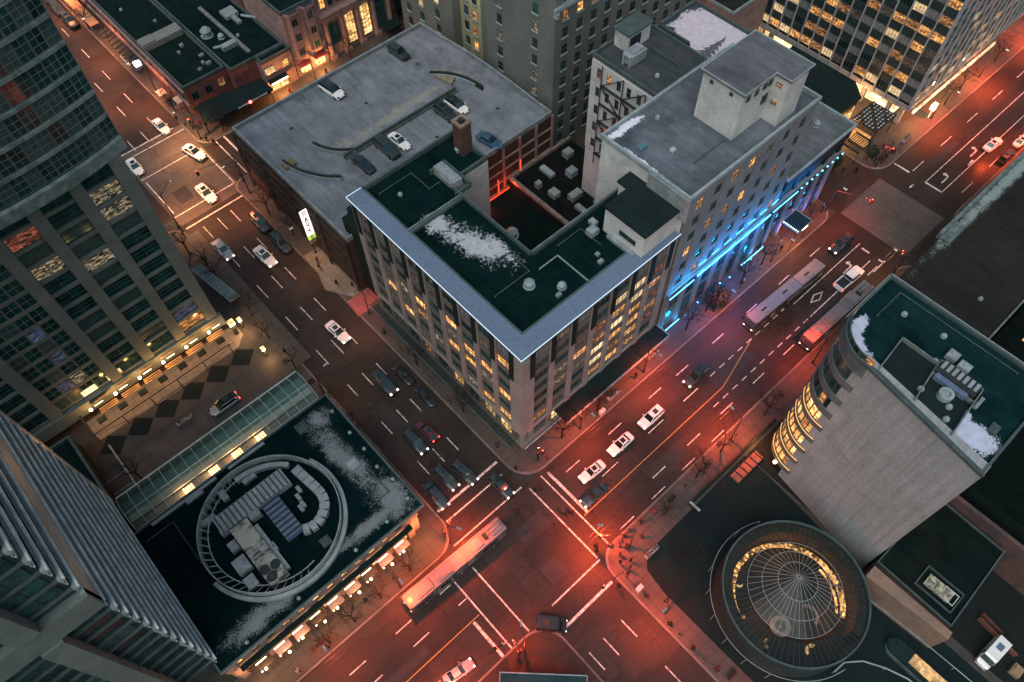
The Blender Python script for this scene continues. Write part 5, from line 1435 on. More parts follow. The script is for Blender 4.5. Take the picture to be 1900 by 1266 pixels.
single('railing', m, 'trim', 'thin pale railings beside the dark west block', 'railing')

# ================================================================== podium with mechanical ring
PZ = 10.0
T = thing('podium_building', 'low dark roofed building with a speckled snowy roof and a lit cafe front', 'building', (14.8, 37, 0))
pp = [(-17.2, 37.3), (15.0, 37.3), (15.0, 60.6), (-17.2, 60.6)]
m = MB(); m.prism([(-17.2, 38.2), (14.2, 38.2), (14.2, 60.6), (-17.2, 60.6)], 0, PZ - .2)
m.obox((-17.2, 38.2), SOUTH, 0, 31.4, 0, .5, 6.2, 9.8)
for k in range(8): m.obox((-17.2, 38.2), SOUTH, k * 4.1 + .4, k * 4.1 + 1.5, 0, .4, 0, 5.6)
m.obj('wall', surf('grey brown podium wall', (.22, .18, .165), (.15, .125, .12), .4, 4), T)
m = MB(); m.prism([(x, y) for x, y in pp], PZ - .2, PZ)
m.obj('roof', roofmat('podium gravel roof', (.0025, .0135, .0145), (.0015, .011, .012), [(11.2, 50, 1.9, 8.6, 6), (12.5, 41.5, 2.8, 4.2, 0), (11.8, 58, 2.6, 1.8, 0), (7.5, 39.8, 7, 1.1, 0), (-10, 39.5, 5.5, 1.6, 0)], snow=(.17, .19, .2), thr=.52, grain=.3, fine=5, crisp=.3, seam=6), T)
m = MB(); parapet(m, [(-17.3, 37.0), (15.3, 37.0), (15.3, 60.7), (-17.3, 60.7)], PZ - .5, PZ + .3, .25); m.obj('parapet', 'dtrim', T)
m = MB(); m.box(-17.3, 15.3, 36.95, 37.0, PZ + .05, PZ + .2); m.box(15.3, 15.36, 37, 60.7, PZ + .1, PZ + .22); m.obj('edge_strip', 'trim', T)
m = MB(); m.obox((-17.2, 38.2), SOUTH, 1.5, 29.8, .5, 1.3, 5.3, 5.7); m.obj('dark_ledge', 'dark_wall', T)
for k in range(12):
    addwin(T, (-17.2, 38.2), SOUTH, 2.2 + k * 2.35, .52, 7.2, 1.15, 1.5, 'lit_a' if k not in (1, 2, 11) else 'glass', mv=0, mh=1, frame='dark_brown', fr=.12)
for k in range(7):
    addwin(T, (-17.2, 38.2), SOUTH, 3.0 + k * 4.1, .05, .8, 2.7, 3.6, 'shop' if k not in (0,) else 'glass', mv=2, mh=1, frame='dark_brown')
# cafe awnings, each its own thing with string of bulbs
for k in range(9):
    x = -13.2 + k * 2.9
    T = thing('cafe_awning', 'lit cafe awning, number %s from the left along the podium front' % ['one', 'two', 'three', 'four', 'five', 'six', 'seven', 'eight', 'nine'][k], 'awning', (x, 36.6, 0), 'cafe awnings on the podium front')
    m = MB(); m.add([(x - 1.1, 38.1, 4.2), (x + 1.1, 38.1, 4.2), (x + 1.1, 36.2, 3.1), (x - 1.1, 36.2, 3.1), (x - 1.1, 38.1, 4.1), (x + 1.1, 38.1, 4.1), (x + 1.1, 36.2, 3.0), (x - 1.1, 36.2, 3.0)],
                    [[0, 3, 2, 1], [4, 5, 6, 7], [0, 4, 7, 3], [1, 2, 6, 5], [2, 3, 7, 6], [0, 1, 5, 4]])
    m.obj('canvas', 'pinkstone' if k % 3 else 'dark_brown', T)
    m = MB(); m.tube((x - .9, 36.2, .14), (x - .9, 36.2, 3.05), .05, .05, 6); m.tube((x + .9, 36.2, .14), (x + .9, 36.2, 3.05), .05, .05, 6); m.obj('frame', 'metal_dark', T)
    m = MB(); m.sphere((x + (.3 if k % 2 else -.3), 35.9 - (.35 if k % 2 else 0), 3.5), .21, 8, 6); m.sphere((x - .9, 36.0, 3.3), .11, 6, 4); m.box(x - 1.0, x + .6, 36.9, 37.0, 4.2, 4.3); m.each('bulb', 'lamp', T)
    plamp(x, 35.6, 3.2, (1, .5, .18), 170, .15, T)
plamp(13.6, 36.2, 3.5, (1, .35, .08), 900, .25, T)
plamp(-15.5, 36.0, 3.5, (1, .35, .08), 600, .25, T)
# mechanical ring
RC = (-1.9, 48.9)
T = thing('mechanical_ring', 'large circular metal screen wall on the dark podium roof', 'screen wall', (RC[0], RC[1], PZ))
m = MB().ring(RC, 9.56, 9.7, PZ + .1, PZ + 1.8, 72); m.obj('rim', surf('ring metal', (.3, .36, .36), (.16, .2, .2), .6, 5, rough=.5), T, smooth=False)
m = MB().ring(RC, 9.85, 10.4, PZ + .01, PZ + .7, 60, R(190), R(385)); m.obj('outer_shelf', 'metal', T)
m = MB()
for k in range(26):
    a = R(95 + k * 7); 
    m.tube((RC[0] + 8.4 * math.cos(a), RC[1] + 8.4 * math.sin(a), PZ + .1), (RC[0] + 9.5 * math.cos(a), RC[1] + 9.5 * math.sin(a), PZ + 2.0), .05, .05, 5)
    a2 = R(98.5 + k * 7); m.tube((RC[0] + 9.5 * math.cos(a), RC[1] + 9.5 * math.sin(a), PZ + 1.9), (RC[0] + 8.4 * math.cos(a2), RC[1] + 8.4 * math.sin(a2), PZ + 1.0), .04, .04, 5)
m.ring(RC, 8.35, 8.5, PZ + .9, PZ + 1.0, 48, R(90), R(280)); m.obj('bracing', 'metal', T)
m = MB().ring(RC, 8.2, 8.9, PZ + .2, PZ + 1.1, 20, R(40), R(92)); m.obj('ring_duct', 'metal', T)
def ribbed(name, P, ang, L, Wd, h, mat, label, ribs, cat='duct', extra=None):
    T = thing(name, label, cat, (P[0], P[1], PZ))
    m = MB(); m.obox(P, ang, 0, L, 0, Wd, PZ + .3, PZ + h)
    m.obox(P, ang, .3, .6, .2, Wd - .2, PZ + .01, PZ + .3); m.obox(P, ang, L - .6, L - .3, .2, Wd - .2, PZ + .01, PZ + .3); m.obj('casing', mat, T)
    m = MB()
    for k in range(ribs):
        a = (k + .5) * L / ribs
        m.obox(P, ang, a - .12, a + .12, -.06, Wd + .06, PZ + h, PZ + h + .14)
    m.each('rib', 'dtrim' if mat != 'metal_blue' else 'fin_dark', T)
    if extra: extra(T)
    return T
ribbed('rooftop_duct', (-8.9, 53.4), 0, 11.6, 3.2, 1.7, 'metal', 'long pale ribbed air handler across the back of the metal ring', 15, 'air handler') if False else None
# positions measured in plan: along x from -8.5 to 3.4, y 52.2..55
ribbed('air_handler', (-7.6, 54.4), 0, 11.0, 2.7, 1.7, 'metal', 'long pale ribbed air handler across the back of the metal ring', 15, 'air handler')
ribbed('air_handler', (1.0, 51.6), -PI / 2, 6.4, 2.6, 1.5, 'metal_blue', 'blue grey ribbed air handler in the middle of the metal ring', 8, 'air handler')
def fans(T):
    for (x, y) in ((-6.0, 43.6), (-4.5, 43.3), (-5.7, 42.2)):
        m = MB().ring((x, y), .52, .66, PZ + 1.8, PZ + 1.98, 20); m.obj('fan_rim', 'metal_dark', T)
        m = MB().tube((x, y, PZ + 1.81), (x, y, PZ + 1.84), .52, .52, 20); m.obj('fan', 'fin_dark', T)
T = thing('cooling_tower', 'dirty grey cooling unit with three round fans at its end inside the metal ring', 'cooling tower', (-5.2, 46.5, PZ))
m = MB(); m.box(-6.6, -3.9, 41.4, 51.4, PZ + .3, PZ + 1.8); m.box(-6.3, -4.2, 41.8, 42.2, PZ + .01, PZ + .3); m.box(-6.3, -4.2, 50.6, 51, PZ + .01, PZ + .3)
m.obj('casing', surf('dirty metal', (.3, .31, .27), (.06, .065, .05), .55, 4, lo=.42, hi=.56), T)
m = MB(); m.box(-3.88, -3.3, 42, 50, PZ + .3, PZ + 1.1); m.obj('side_tray', 'metal', T)
m = MB()
for k in range(5): m.box(-6.6, -3.9, 44.6 + k * .6, 44.75 + k * .6, PZ + 1.8, PZ + 1.9)
m.obj('rib', 'metal', T); fans(T)
# curved duct on the right of the ring
T = thing('curved_duct', 'pale segmented duct that hooks round the right side of the metal ring', 'duct', (2.5, 46, PZ))
path = [(5.2, 53.6), (5.35, 52.4), (5.5, 51.2), (5.65, 50.0), (5.8, 48.8), (5.8, 47.7), (5.5, 46.6), (4.8, 45.7), (3.9, 45.1), (2.9, 44.8), (1.9, 44.9), (1.0, 45.3)]
path = [(x - .2 - (0 if y < 48 else .0), y - .3) for x, y in path]
for i in range(len(path) - 1):
    a, b = path[i], path[i + 1]
    d = Vector((b[0] - a[0], b[1] - a[1], 0)); L = d.length; d.normalize()
    m = MB(); m.bar((a[0] + d.x * .06, a[1] + d.y * .06, PZ + .9), (b[0] - d.x * .04, b[1] - d.y * .04, PZ + .9), 1.35, .9); m.obj('duct_segment', 'metal', T)
m = MB(); m.bar((5, 53, PZ + .2), (5.5, 48, PZ + .2), .5, .35); m.bar((5.2, 46, PZ + .2), (2, 44.6, PZ + .2), .5, .35); m.obj('support', 'metal_dark', T)
for k, (x, y) in enumerate([(3.6, 49.7), (3.5, 48.4), (3.0, 50.0 - 1.9), (4.3, 50.6)]):
    box_unit(x - .6, y, PZ, .55, 1.1, .5, ['first', 'second', 'third', 'fourth'][k] + ' small grey box from the back beside the hooked duct in the ring', 'small boxes in the ring')
for k, (x, y, a, b, h, l) in enumerate([(-7.9, 46.6, 1.9, 2.3, 1.2, 'slatted tan air unit at the left inside the metal ring'), (-8.2, 43.9, 1.5, 1.8, 1.1, 'tangle of pale pipes and boxes at the lower left inside the ring'), (-6.9 - .5, 49.6, 1.2, 1.5, 1.0, 'grey box linking the long handler to the fan unit'), (-2.7 - .2, 51.4, 1.6, 1.2, 1.3, 'white lid unit near the centre of the ring'), (-3.4, 43.9 + 2.0, 1.3 * .5, 1.4, .9, 'narrow grey box beside the fan unit tray'), (-7.3, 44.6 + 7.6, 1.0, .9, .9, 'little crate left of the pale handler'), (-.6, 56.6, 2.0, .7, .8, 'thin box behind the long handler'), (-4.6, 56.8, .9, 1.7, .9, 'upright pale box behind the long handler'), (-8.0, 51.9 + 3.3, 2.1, .8, .8, 'pale cabinet at the far left behind the handler'), (2.2, 41.9, 1.4, 1.4, .5, 'dark square hatch inside the ring near its front')]):
    box_unit(x, y, PZ, a, b, h, l, 'machines inside the ring', 'metal' if k != 9 else 'dtrim')
for k, (x, y, l) in enumerate([(11.6, 52.5 - 4, 'raised square hatch with a snowy top on the podium roof'), (9.4, 58.3, 'open angular dark frame on the podium roof near the glass arcade')]):
    m = MB(); parapet(m, [(x - .8, y - .8), (x + .8, y - .8), (x + .8, y + .8), (x - .8, y + .8)], PZ, PZ + .5, .12); m.box(x - .65, x + .65, y - .65, y + .65, PZ, PZ + (.4 if k == 0 else .1))
    single('roof_hatch', m, 'dtrim' if k else 'metal', l, 'hatch', 'hatches on the podium roof')
rr = random.Random(4)
words = ['nearest the glass arcade', 'beyond the open frame', 'below the snowy hatch', 'in the middle of the right edge', 'by the lower right corner', 'at the lower right corner', 'along the front edge on the right', 'along the front edge in the middle', 'along the front edge left of the ring', 'at the far left of the front edge']
for k, (x, y) in enumerate([(14.3, 57.6), (14.2, 53), (13.9, 46.0), (14.2, 49.5), (14.4, 43), (14.2, 39.3), (10, 38.6), (4.5, 38.3), (-4.8, 38.2), (-12.8, 38.1)]):
    vent(x, y, PZ, .22, 'small white edge vent of the podium roof ' + words[k], 'edge vents on the podium roof')

# ================================================================== glass arcade
T = thing('glass_arcade', 'long vaulted glass arcade with four glowing panels beside the dark podium roof', 'glass arcade', (-1, 64, 0))
def vault(t):   # t 0..1 across
    y = 61.0 + 6.3 * t; z = 9.0 + 1.9 * math.sin(PI * (.12 + .76 * t))
    return y, z
fr = MB(); gl = MB()
nb = 18; ts = [0, .2, .42, .64, .84, 1.0]
xs2 = [-16.2 + i * 30.4 / nb for i in range(nb + 1)]
for x in xs2:
    for a, b in zip(ts[:-1], ts[1:]):
        ya, za = vault(a); yb, zb = vault(b); fr.bar((x, ya, za + .04), (x, yb, zb + .04), .06, .1)
for t in (0, .42, 1.0):
    y, z = vault(t); fr.bar((xs2[0], y, z + .04), (xs2[-1], y, z + .04), .06 if t not in (0, 1) else .2, .1)
fr.obj('frame', surf('white arcade frame', (.4, .5, .5), None, .7, 5), T)
for i in range(nb):
    for a, b in zip(ts[:-1], ts[1:]):
        ya, za = vault(a); yb, zb = vault(b)
        gl.quad((xs2[i], ya, za), (xs2[i + 1], ya, za), (xs2[i + 1], yb, zb), (xs2[i], yb, zb))
gl.obj('pane', 'skyglass', T)
m = MB(); m.box(-16.2, 14.2, 60.75, 61.0, 0, 9); m.box(-16.2, 14.2, 67.3, 67.5, 0, 9); m.box(-16.4, -16.2, 60.8, 67.4, 0, 10); m.obj('wall', 'dark_wall', T)
m = MB(); m.box(-16.2, 14.2, 64.1, 67.3, 7.6, 7.8); m.obj('upper_gallery', surf('green arcade gallery', (.1, .2, .17), (.05, .12, .1), .4, 2.5), T)
m = MB(); m.box(-16.2, 14.2, 61.0, 63.1, 8.0, 8.2); m.obj('inner_floor', surf('arcade floor', (.2, .15, .1), (.09, .09, .075), .5, 3), T)
m = MB(); m.box(-16.2, 14.2, 63.1, 64.1, 8.7, 9.0); m.obj('beam', surf('pale beam', (.5, .46, .38), None, .6, 3), T)
m = MB()
for x in (-8.6, -4.4, -0.5, 3.5): 
    for q in range(4): m.box(x + q * .4, x + .28 + q * .4, 61.2, 62.8, 8.45, 8.6)
m.each('light_panel', emit('arcade light panel', (1, .55, .22), 3.2), T, 4)
for x in (-8.6, -4.4, -0.5, 3.5): plamp(x, 62.2, 9.1, (1, .5, .2), 260, .3, T)
m = MB(); m.box(-14.2, -4, 59.9, 60.3, PZ + .01, PZ + .35); m.box(-2, 4, 59.9, 60.3, PZ + .01, PZ + .35); m.box(-9, -6.4, 59.3, 60.1, PZ + .01, PZ + .5)
single('gutter_duct', m, 'metal', 'long low duct run between the glass arcade and the metal ring', 'duct')
# ================================================================== curved balcony building, right
T = thing('curved_building', 'building with curved corner balconies glowing orange and a huge blank concrete side wall', 'office building', (64, 5, 0))
def corner_poly(x0, y1, r, xe=73.2, ys=-9.6, n=14):
    p = []
    for i in range(n + 1):
        a = R(180 - 90 * i / n)
        p.append((x0 + r + r * math.cos(a), y1 - r + r * math.sin(a)))
    return p + [(xe, y1), (xe, ys)]
BP = corner_poly(60.0, 11.7, 5.2) + [(60.8, -9.6)]
core = [(62.0, 4.4), (62.6, 9.4), (66, 10.8), (73, 10.8), (73, -9.4), (61, -9.4)]
m = MB(); m.prism([(65.2 + (x - 65.2) * .93 if x < 66 else x, 6.5 + (y - 6.5) * .93 if y > 5 else y) for x, y in corner_poly(60.0, 11.7, 5.2)] + [(61.2, -9.4)], 0, 33.4); m.obj('core', 'dark_wall', T)
bal = MB(); glow = MB()
for j in range(9):
    z = 2.6 + j * 3.75
    c = (65.2, 6.5)
    bal.ring(c, 4.7, 5.2, z, z + 1.25, 14, R(90), R(188))
    bal.box(65.2, 73.2, 11.0, 11.7, z, z + 1.35)
    bal.box(60.0, 60.7, 5.6, 6.2, z, z + 1.35)
bal.obj('balcony', surf('balcony concrete', (.13, .14, .135), (.08, .095, .092), .4, 3), T)
ins = MB()
rr = random.Random(9)
for j in range(9):
    z = 3.95 + j * 3.75
    for k in range(8):
        a0 = 92 + k * 12
        a = R(a0 + 6); c = (65.2, 6.5); r = 4.95
        px, py = c[0] + r * math.cos(a), c[1] + r * math.sin(a)
        ang = a + PI / 2
        key = rr.choice(['lit_a', 'lit_a', 'lit_b', 'shop']) if j < 5 and k > 0 else ('lit_b' if rr.random() < .1 else 'glass')
        addwin(T, (px, py), ang, 0, 0, z - .08, 1.0, 2.45, key, mv=0)
m = MB()
for j in range(5):
    z = 2.6 + j * 3.75
    m.ring((65.2, 6.5), 5.2, 5.27, z + 1.2, z + 1.3, 14, R(110), R(184))
m.each('edge_light', emit('amber edge light', (1, .5, .16), .8), T)
rp = corner_poly(60.0, 11.7, 5.2) + [(60.6, 4.9)]
m = MB(); m.prism(corner_poly(59.9, 11.8, 5.3) + [(57.8, -9.6), (60.3, 5.0)], 33.4, 34.8)
m.obj('roof_slab', surf('slab edge', (.1, .115, .11), (.06, .075, .075), .4, 3), T)
m = MB(); m.prism(corner_poly(60.2, 11.5, 5.0, 72.9, -9.5) + [(58.0, -9.5), (60.4, 5.0)], 34.8, 34.95)
m.obj('roof', roofmat('curved building roof', (.006, .026, .028), (.003, .016, .018), [(61.8, 8.6, 1.1, 3.4, -28), (63.6, 10.1, 2.6, .8, 10), (61.0, -6.3, 1.9, 3.4, 12), (62.6, -3.6, 1.0, 2.3, 0)], snow=(.42, .47, .58), thr=.62, grain=.14, fine=5), T)
m = MB(); parapet(m, corner_poly(59.9, 11.8, 5.3, 73.3, -9.8) + [(57.6, -9.8), (60.1, 5.0)], 34.8, 35.35, .3); m.obj('parapet', 'dtrim', T)
m = MB(); m.box(73.3, 73.45, -9.8, 11.8, 35.0, 35.4); m.box(64, 73.3, 11.8, 11.92, 35.0, 35.3); m.obj('edge_strip', surf('pale edge strip', (.24, .27, .26), None, .6, 4), T)
# sunken plant decks
m = MB(); m.prism([(60.6, 5.1), (66.0, 5.6), (66.0, .9), (60.0, .1)], 34.96, 35.1); m.prism([(60.0, .1), (64.4, .6), (64.4, -4.4), (59.2, -5.0)], 34.96, 35.1); m.obj('plant_deck', 'dark_wall', T)
m = MB()
for a, b in (((60.6, 5.1), (66.0, 5.6)), ((66.0, 5.6), (66.0, .9)), ((66.0, .9), (60.0, .1)), ((64.4, .6), (64.4, -4.4)), ((66.6, .9), (66.6, -4.4)), ((66.6, .9), (64.4, .6)), ((66.6, -4.4), (59.2, -5.0))):
    m.bar((a[0], a[1], 35.4), (b[0], b[1], 35.4), .14, .7)
m.obj('deck_rail', surf('deck rail', (.16, .19, .185), None, .6, 4), T)
# blank wall
m = MB(); m.prism([(60.3, 5.2), (60.3, 7.6), (61.0, 8.0), (61.2, -9.6), (57.5, -9.9)], 0, 33.39) if False else m.prism([(60.2, 7.2), (61.5, 7.2), (59.2, -9.9), (57.5, -9.9)], 0, 35.2)
m.obj('blank_wall', 'blank', T)
m = MB(); m.prism([(60.0, 7.4), (60.25, 7.3), (57.55, -10.0), (57.3, -9.9)], 35.0, 35.5); m.obj('wall_coping', 'dtrim', T)
plamp(61.5, 12.8, 2.2, (1, .32, .08), 500, .3, T)
m = MB(); m.sphere((60.2, 8.6, 2.6), .3, 8, 6); m.obj('globe_lamp', 'lamp', T)
# plant on this roof
T = thing('plant_enclosure', 'long grilled plant enclosure with a blue grey duct on the curved building roof', 'plant enclosure', (65.4, -1.5, 35.1))
m = MB(); m.box(64.6, 66.5, -4.2, .6, 35.12, 36.2); m.obj('casing', 'metal_dark', T)
m = MB()
for k in range(7): m.box(65.2, 66.4, -4 + k * .68, -3.6 + k * .68, 36.2, 36.3)
m.obj('grille', 'metal', T)
m = MB(); m.bar((64.2, -3.6, 35.7), (64.2, .3, 35.7), .7, .7); m.obj('duct', 'metal_blue', T)
m = MB(); m.ring((63.0, -1.9), .5, .85, 35.12, 35.9, 16); m.tube((63, -1.9, 35.12), (63, -1.9, 35.6), .5, .5, 14)
single('fan_unit', m, 'trim', 'round fan housing in the dark plant deck of the curved building', 'fan')
box_unit(68.2, .3, 34.95, 1.3, 1.3, .8, 'square pale unit on the curved building roof nearer the parapet', 'units on the curved building roof')
box_unit(67.6, -1.6 + .2, 34.95, 1.1, 1.4, 1.1, 'white topped box unit beside the grilled plant enclosure', 'units on the curved building roof', 'trim')
box_unit(65.0, -5.0, 34.95, 1.8, .4, .5, 'thin crossbar unit at the snow edge on the curved building roof', 'units on the curved building roof')
box_unit(63.4, -7.8, 34.95, 1.4, 1.0, .4, 'dark box at the far end of the snow patch on the curved building roof', 'units on the curved building roof', 'dtrim')
for k, (x, y, l) in enumerate([(66.3, 1.3, 'pair of round white vents at the deck corner'), (60.6, -3.6, 'white cluster vent near the concrete wall'), (62.2, -3.0, 'tiny vent by the plant duct'), (59.9 + 2, 1.0 - .6, 'tiny round vent in the plant deck')]):
    vent(x, y, 35.1, .3, l + ' on the curved building', 'vents on the curved building')

# ================================================================== brown roof with snow parapet and dark neighbour
T = thing('department_store', 'vast flat brown roofed building with a snowy parapet along its street edge', 'building', (100, 6, 0))
m = MB(); m.prism([(76, -1.3), (160, -1.3), (160, 13.4), (76, 13.4)], 0, 14.6); m.obj('wall', 'dark_wall', T)
m = MB(); m.prism([(75.8, -1.5), (160, -1.5), (160, 13.7), (75.8, 13.7)], 14.6, 15.0)
m.obj('roof', roofmat('brown membrane roof', (.026, .0225, .021), (.017, .019, .0175), [(135, 12.8, 31, 1.0, 0)], snow=(.2, .25, .24), thr=.66, grain=.3, fine=6, s1=.08), T)
m = MB(); m.box(104.4, 160, 13.7, 14.3, 14.4, 15.7); m.box(104, 109, 12.0, 13.7, 15.0, 15.3); m.box(75.8, 160, -1.8, -1.5, 14.6, 15.3); m.obj('parapet', surf('snowy parapet', (.15, .19, .18), (.05, .08, .08), 1.0, 5), T)
T = thing('dark_annex', 'black low block with a few amber lit roof windows at the right edge', 'building', (85, -8, 0))
m = MB(); m.prism([(74, -30), (140, -30), (140, -2.2), (74, -2.2)], 0, 9); m.obj('wall', 'dark_wall', T)
for k, (x, y) in enumerate([(93.3, -5.5), (95.6, -8), (90.6, -6), (89.6, -7.9), (98, -9.4), (88.4, -11.8), (102.5, -5.8)]):
    m = MB(); m.box(x - .9, x + .9, y - .45, y + .45, 9.0, 9.5); m.obj('rooflight', ['lit_b', 'lit_a', 'lit_b', 'lit_b', 'lit_a', 'lit_b', 'lit_a'][k], T)
m = MB(); m.prism([(74, -30), (140, -30), (140, -2.2), (74, -2.2)], 9, 9.06) ; m.obj('roof', roofmat('annex roof', (.005, .009, .008), (.003, .006, .006)), T)

# ================================================================== rotunda
RC2 = (45.2, -5.2)
T = thing('rotunda', 'round glass domed rotunda glowing orange inside', 'rotunda', (RC2[0], RC2[1], 0))
m = MB().ring(RC2, 9.5, 9.9, .1, 6.0, 64); m.obj('wall', surf('rotunda wall', (.03, .045, .045), None, .4, 3), T)
m = MB().ring(RC2, 9.62, 9.85, 6.02, 6.4, 64); m.obj('rim', 'dtrim', T)
m = MB(); m.tube((RC2[0], RC2[1], .16), (RC2[0], RC2[1], 1.2), 9.45, 9.45, 48); m.obj('floor', surf('dark hall floor', (.045, .028, .022), (.02, .016, .015), .4, 2), T)
m = MB(); m.ring(RC2, 7.2, 7.9, 2.2, 2.4, 60, R(-62), R(150)); m.ring(RC2, 8.75, 8.95, 1.6, 1.8, 40, R(-75), R(20)); m.ring(RC2, 6.6, 6.9, 2.0, 2.15, 20, R(-60), R(-5))
m.each('lit_gallery', litwin('lit gallery', (1, .3, .06), (1, .55, .2), 2.3, .05, 3.0), T)
m = MB(); m.ring(RC2, 8.3, 9.45, 1.25, 5.8, 48, R(-80), R(190)); m.obj('gallery_wall', surf('brown hall wall', (.12, .065, .04), (.05, .03, .02), .8, 3), T)
for (dx, dy, rr_, a0) in ((-5.8, 3.0, .8, 100), (-6.4, -2.0, .7, 60), (-2.8, -6.6, .9, 20), (-3.0, 5.8, .5, 160)):
    m = MB(); m.ring((RC2[0] + dx, RC2[1] + dy), rr_ * .55, rr_, 1.3, 1.7, 10, R(a0), R(a0 + 150)); m.obj('lit_stand', litwin('lit stand %d' % int(dx * 10), (1, .4, .1), (1, .6, .3), .9, .3, 2), T)
plamp(RC2[0] + 3.5, RC2[1] + 4, 3.6, (1, .42, .12), 330, .4, T); plamp(RC2[0] - 5, RC2[1] + 1, 3.6, (1, .42, .12), 220, .4, T); plamp(RC2[0] + 2, RC2[1] - 5, 3.6, (1, .42, .12), 300, .4, T)
# conical glass roof with ribs
ap = Vector((RC2[0] + .8, RC2[1] + 1.0, 9.0))
fr = MB(); gl = MB()
N = 44
def cone(r, a):
    c = Vector((RC2[0] + .8 * (1 - r / 8), RC2[1] + 1.0 * (1 - r / 8), 0))
    return Vector((c.x + r * math.cos(a), c.y + r * math.sin(a), 9.0 - 2.6 * (r / 6.4) ** 1.1))
for k in range(N):
    a = 2 * PI * k / N; a2 = 2 * PI * (k + 1) / N
    if k % 2 == 0: fr.bar(tuple(cone(.15, a)), tuple(cone(2.6, a)), .035, .06)
    fr.bar(tuple(cone(2.6, a)), tuple(cone(4.6, a)), .035, .06)
    if 20 < math.degrees(a) < 340: fr.bar(tuple(cone(4.6, a)), tuple(cone(6.4, a)), .03, .05)
    for r0, r1 in ((.15, 2.6), (2.6, 4.6), (4.6, 6.4)):
        gl.quad(tuple(cone(r0, a)), tuple(cone(r1, a)), tuple(cone(r1, a2)), tuple(cone(r0, a2)))
    for r in (2.6, 4.6, 6.4): fr.bar(tuple(cone(r, a)), tuple(cone(r, a2)), .05, .06)
fr.obj('rib', surf('pale glazing bar', (.34, .38, .38), None, .7, 5), T)
q = MB(); q2 = MB()
for k in range(72):
    a = 2 * PI * k / 72; a2 = 2 * PI * (k + 1) / 72
    q.bar((RC2[0] + 6.6 * math.cos(a), RC2[1] + 6.6 * math.sin(a), 6.35), (RC2[0] + 9.5 * math.cos(a), RC2[1] + 9.5 * math.sin(a), 6.15), .1, .12)
    q2.quad((RC2[0] + 6.6 * math.cos(a), RC2[1] + 6.6 * math.sin(a), 6.3), (RC2[0] + 9.5 * math.cos(a), RC2[1] + 9.5 * math.sin(a), 6.1), (RC2[0] + 9.5 * math.cos(a2), RC2[1] + 9.5 * math.sin(a2), 6.1), (RC2[0] + 6.6 * math.cos(a2), RC2[1] + 6.6 * math.sin(a2), 6.3))
q.obj('outer_rib', 'metal_dark', T); q2.obj('outer_glazing', 'domeglass', T)
gl.obj('glazing', 'domeglass', T)
m = MB()
pale = surf('pale hall ring', (.42, .3, .27), None, 1, 4)
m.ring((RC2[0] - 4.0, RC2[1] - 1.6), .8, 1.4, 3.0, 3.3, 24); m.ring((RC2[0] - .3, RC2[1] - 3.2), 1.2, 1.6, 3.0, 3.3, 12, R(-90), R(60)); m.obj('hall_ring', pale, T)
m = MB(); m.tube((RC2[0] - 4, RC2[1] - 1.6, 1.2), (RC2[0] - 4, RC2[1] - 1.6, 3.0), .2, .2, 8); m.obj('hall_post', pale, T)
# dark plaza slab around the rotunda
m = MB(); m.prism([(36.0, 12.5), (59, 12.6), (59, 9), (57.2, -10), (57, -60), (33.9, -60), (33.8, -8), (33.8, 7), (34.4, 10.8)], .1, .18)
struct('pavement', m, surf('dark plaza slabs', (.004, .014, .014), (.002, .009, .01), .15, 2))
T = thing('plaza_wall', 'low dark wall with a stepped corner around the rotunda forecourt', 'wall', (46, 13.2, .14))
m = MB(); m.box(46.6, 67, 13.0, 13.3, .14, 1.1); m.box(46.3, 46.6, 11.4, 13.3, .14, 1.1); m.obj('wall', 'dark_wall', T)
m = MB(); m.box(46.25, 46.65, 11.4, 13.35, 1.1, 1.2); m.obj('coping', 'trim', T)
T = thing('trellis', 'short red lit trellis of five bars beside the curved building', 'trellis', (57, 11.6, 0))
m = MB()
for k in range(6): m.box(54.6 + k * 1.15, 54.75 + k * 1.15, 10.2, 12.2, 2.3, 2.5)
m.each('bar', 'metal_dark', T)
m = MB(); m.box(54.5, 60.6, 10.4, 12.0, .16, .5); m.obj('base', surf('reddish base', (.3, .12, .08), None, .9, 4), T)
# curved handrails
def rail(pts, z, r, mat, label, posts=True):
    m = MB()
    for a, b in zip(pts[:-1], pts[1:]): m.tube((a[0], a[1], z), (b[0], b[1], z), r, r, 6)
    if posts:
        for a in pts[::3]: m.tube((a[0], a[1], .15), (a[0], a[1], z), r * .8, r * .8, 5)
    return single('handrail', m, mat, label, 'handrail', 'handrails round the rotunda', base=(pts[0][0], pts[0][1], .15))
rail([(RC2[0] + 10.9 * math.cos(R(a)), RC2[1] + 10.9 * math.sin(R(a))) for a in range(60, 262, 6)], 3.6, .05, 'trim', 'long thin handrail circling the left side of the rotunda')
rail([(38.4 + 4.2, -15.8 + .4), (44.5, -15.6), (46.5, -17.2), (48, -19.8), (49, -22.5), (49.4, -26)], 1.1, .12, 'trim', 'thick white curving handrail below the rotunda')
rail([(53.8, -11.2), (54.3, -16), (54.6, -21), (54.8, -26), (55, -32)], 1.2, .08, 'trim', 'straight white handrail right of the lit vault')
T = thing('lit_vault', 'rounded glass vault glowing orange at the bottom edge right of the rotunda', 'skylight', (52, -23, 0))
m = MB(); pts = [(50.0, -36), (50.0, -19.5)] + [(51.4 + 1.4 * math.cos(R(a)), -19.5 + 1.6 * math.sin(R(a))) for a in range(170, 0, -20)] + [(52.8, -19.5), (52.8, -36)]
m.prism(pts, .15, .7); m.obj('kerb_wall', 'dtrim', T)
m = MB(); m.prism([(51.4 + (x - 51.4) * .8, y) for x, y in pts], .7, 1.3); m.obj('glass', 'domeglass', T)
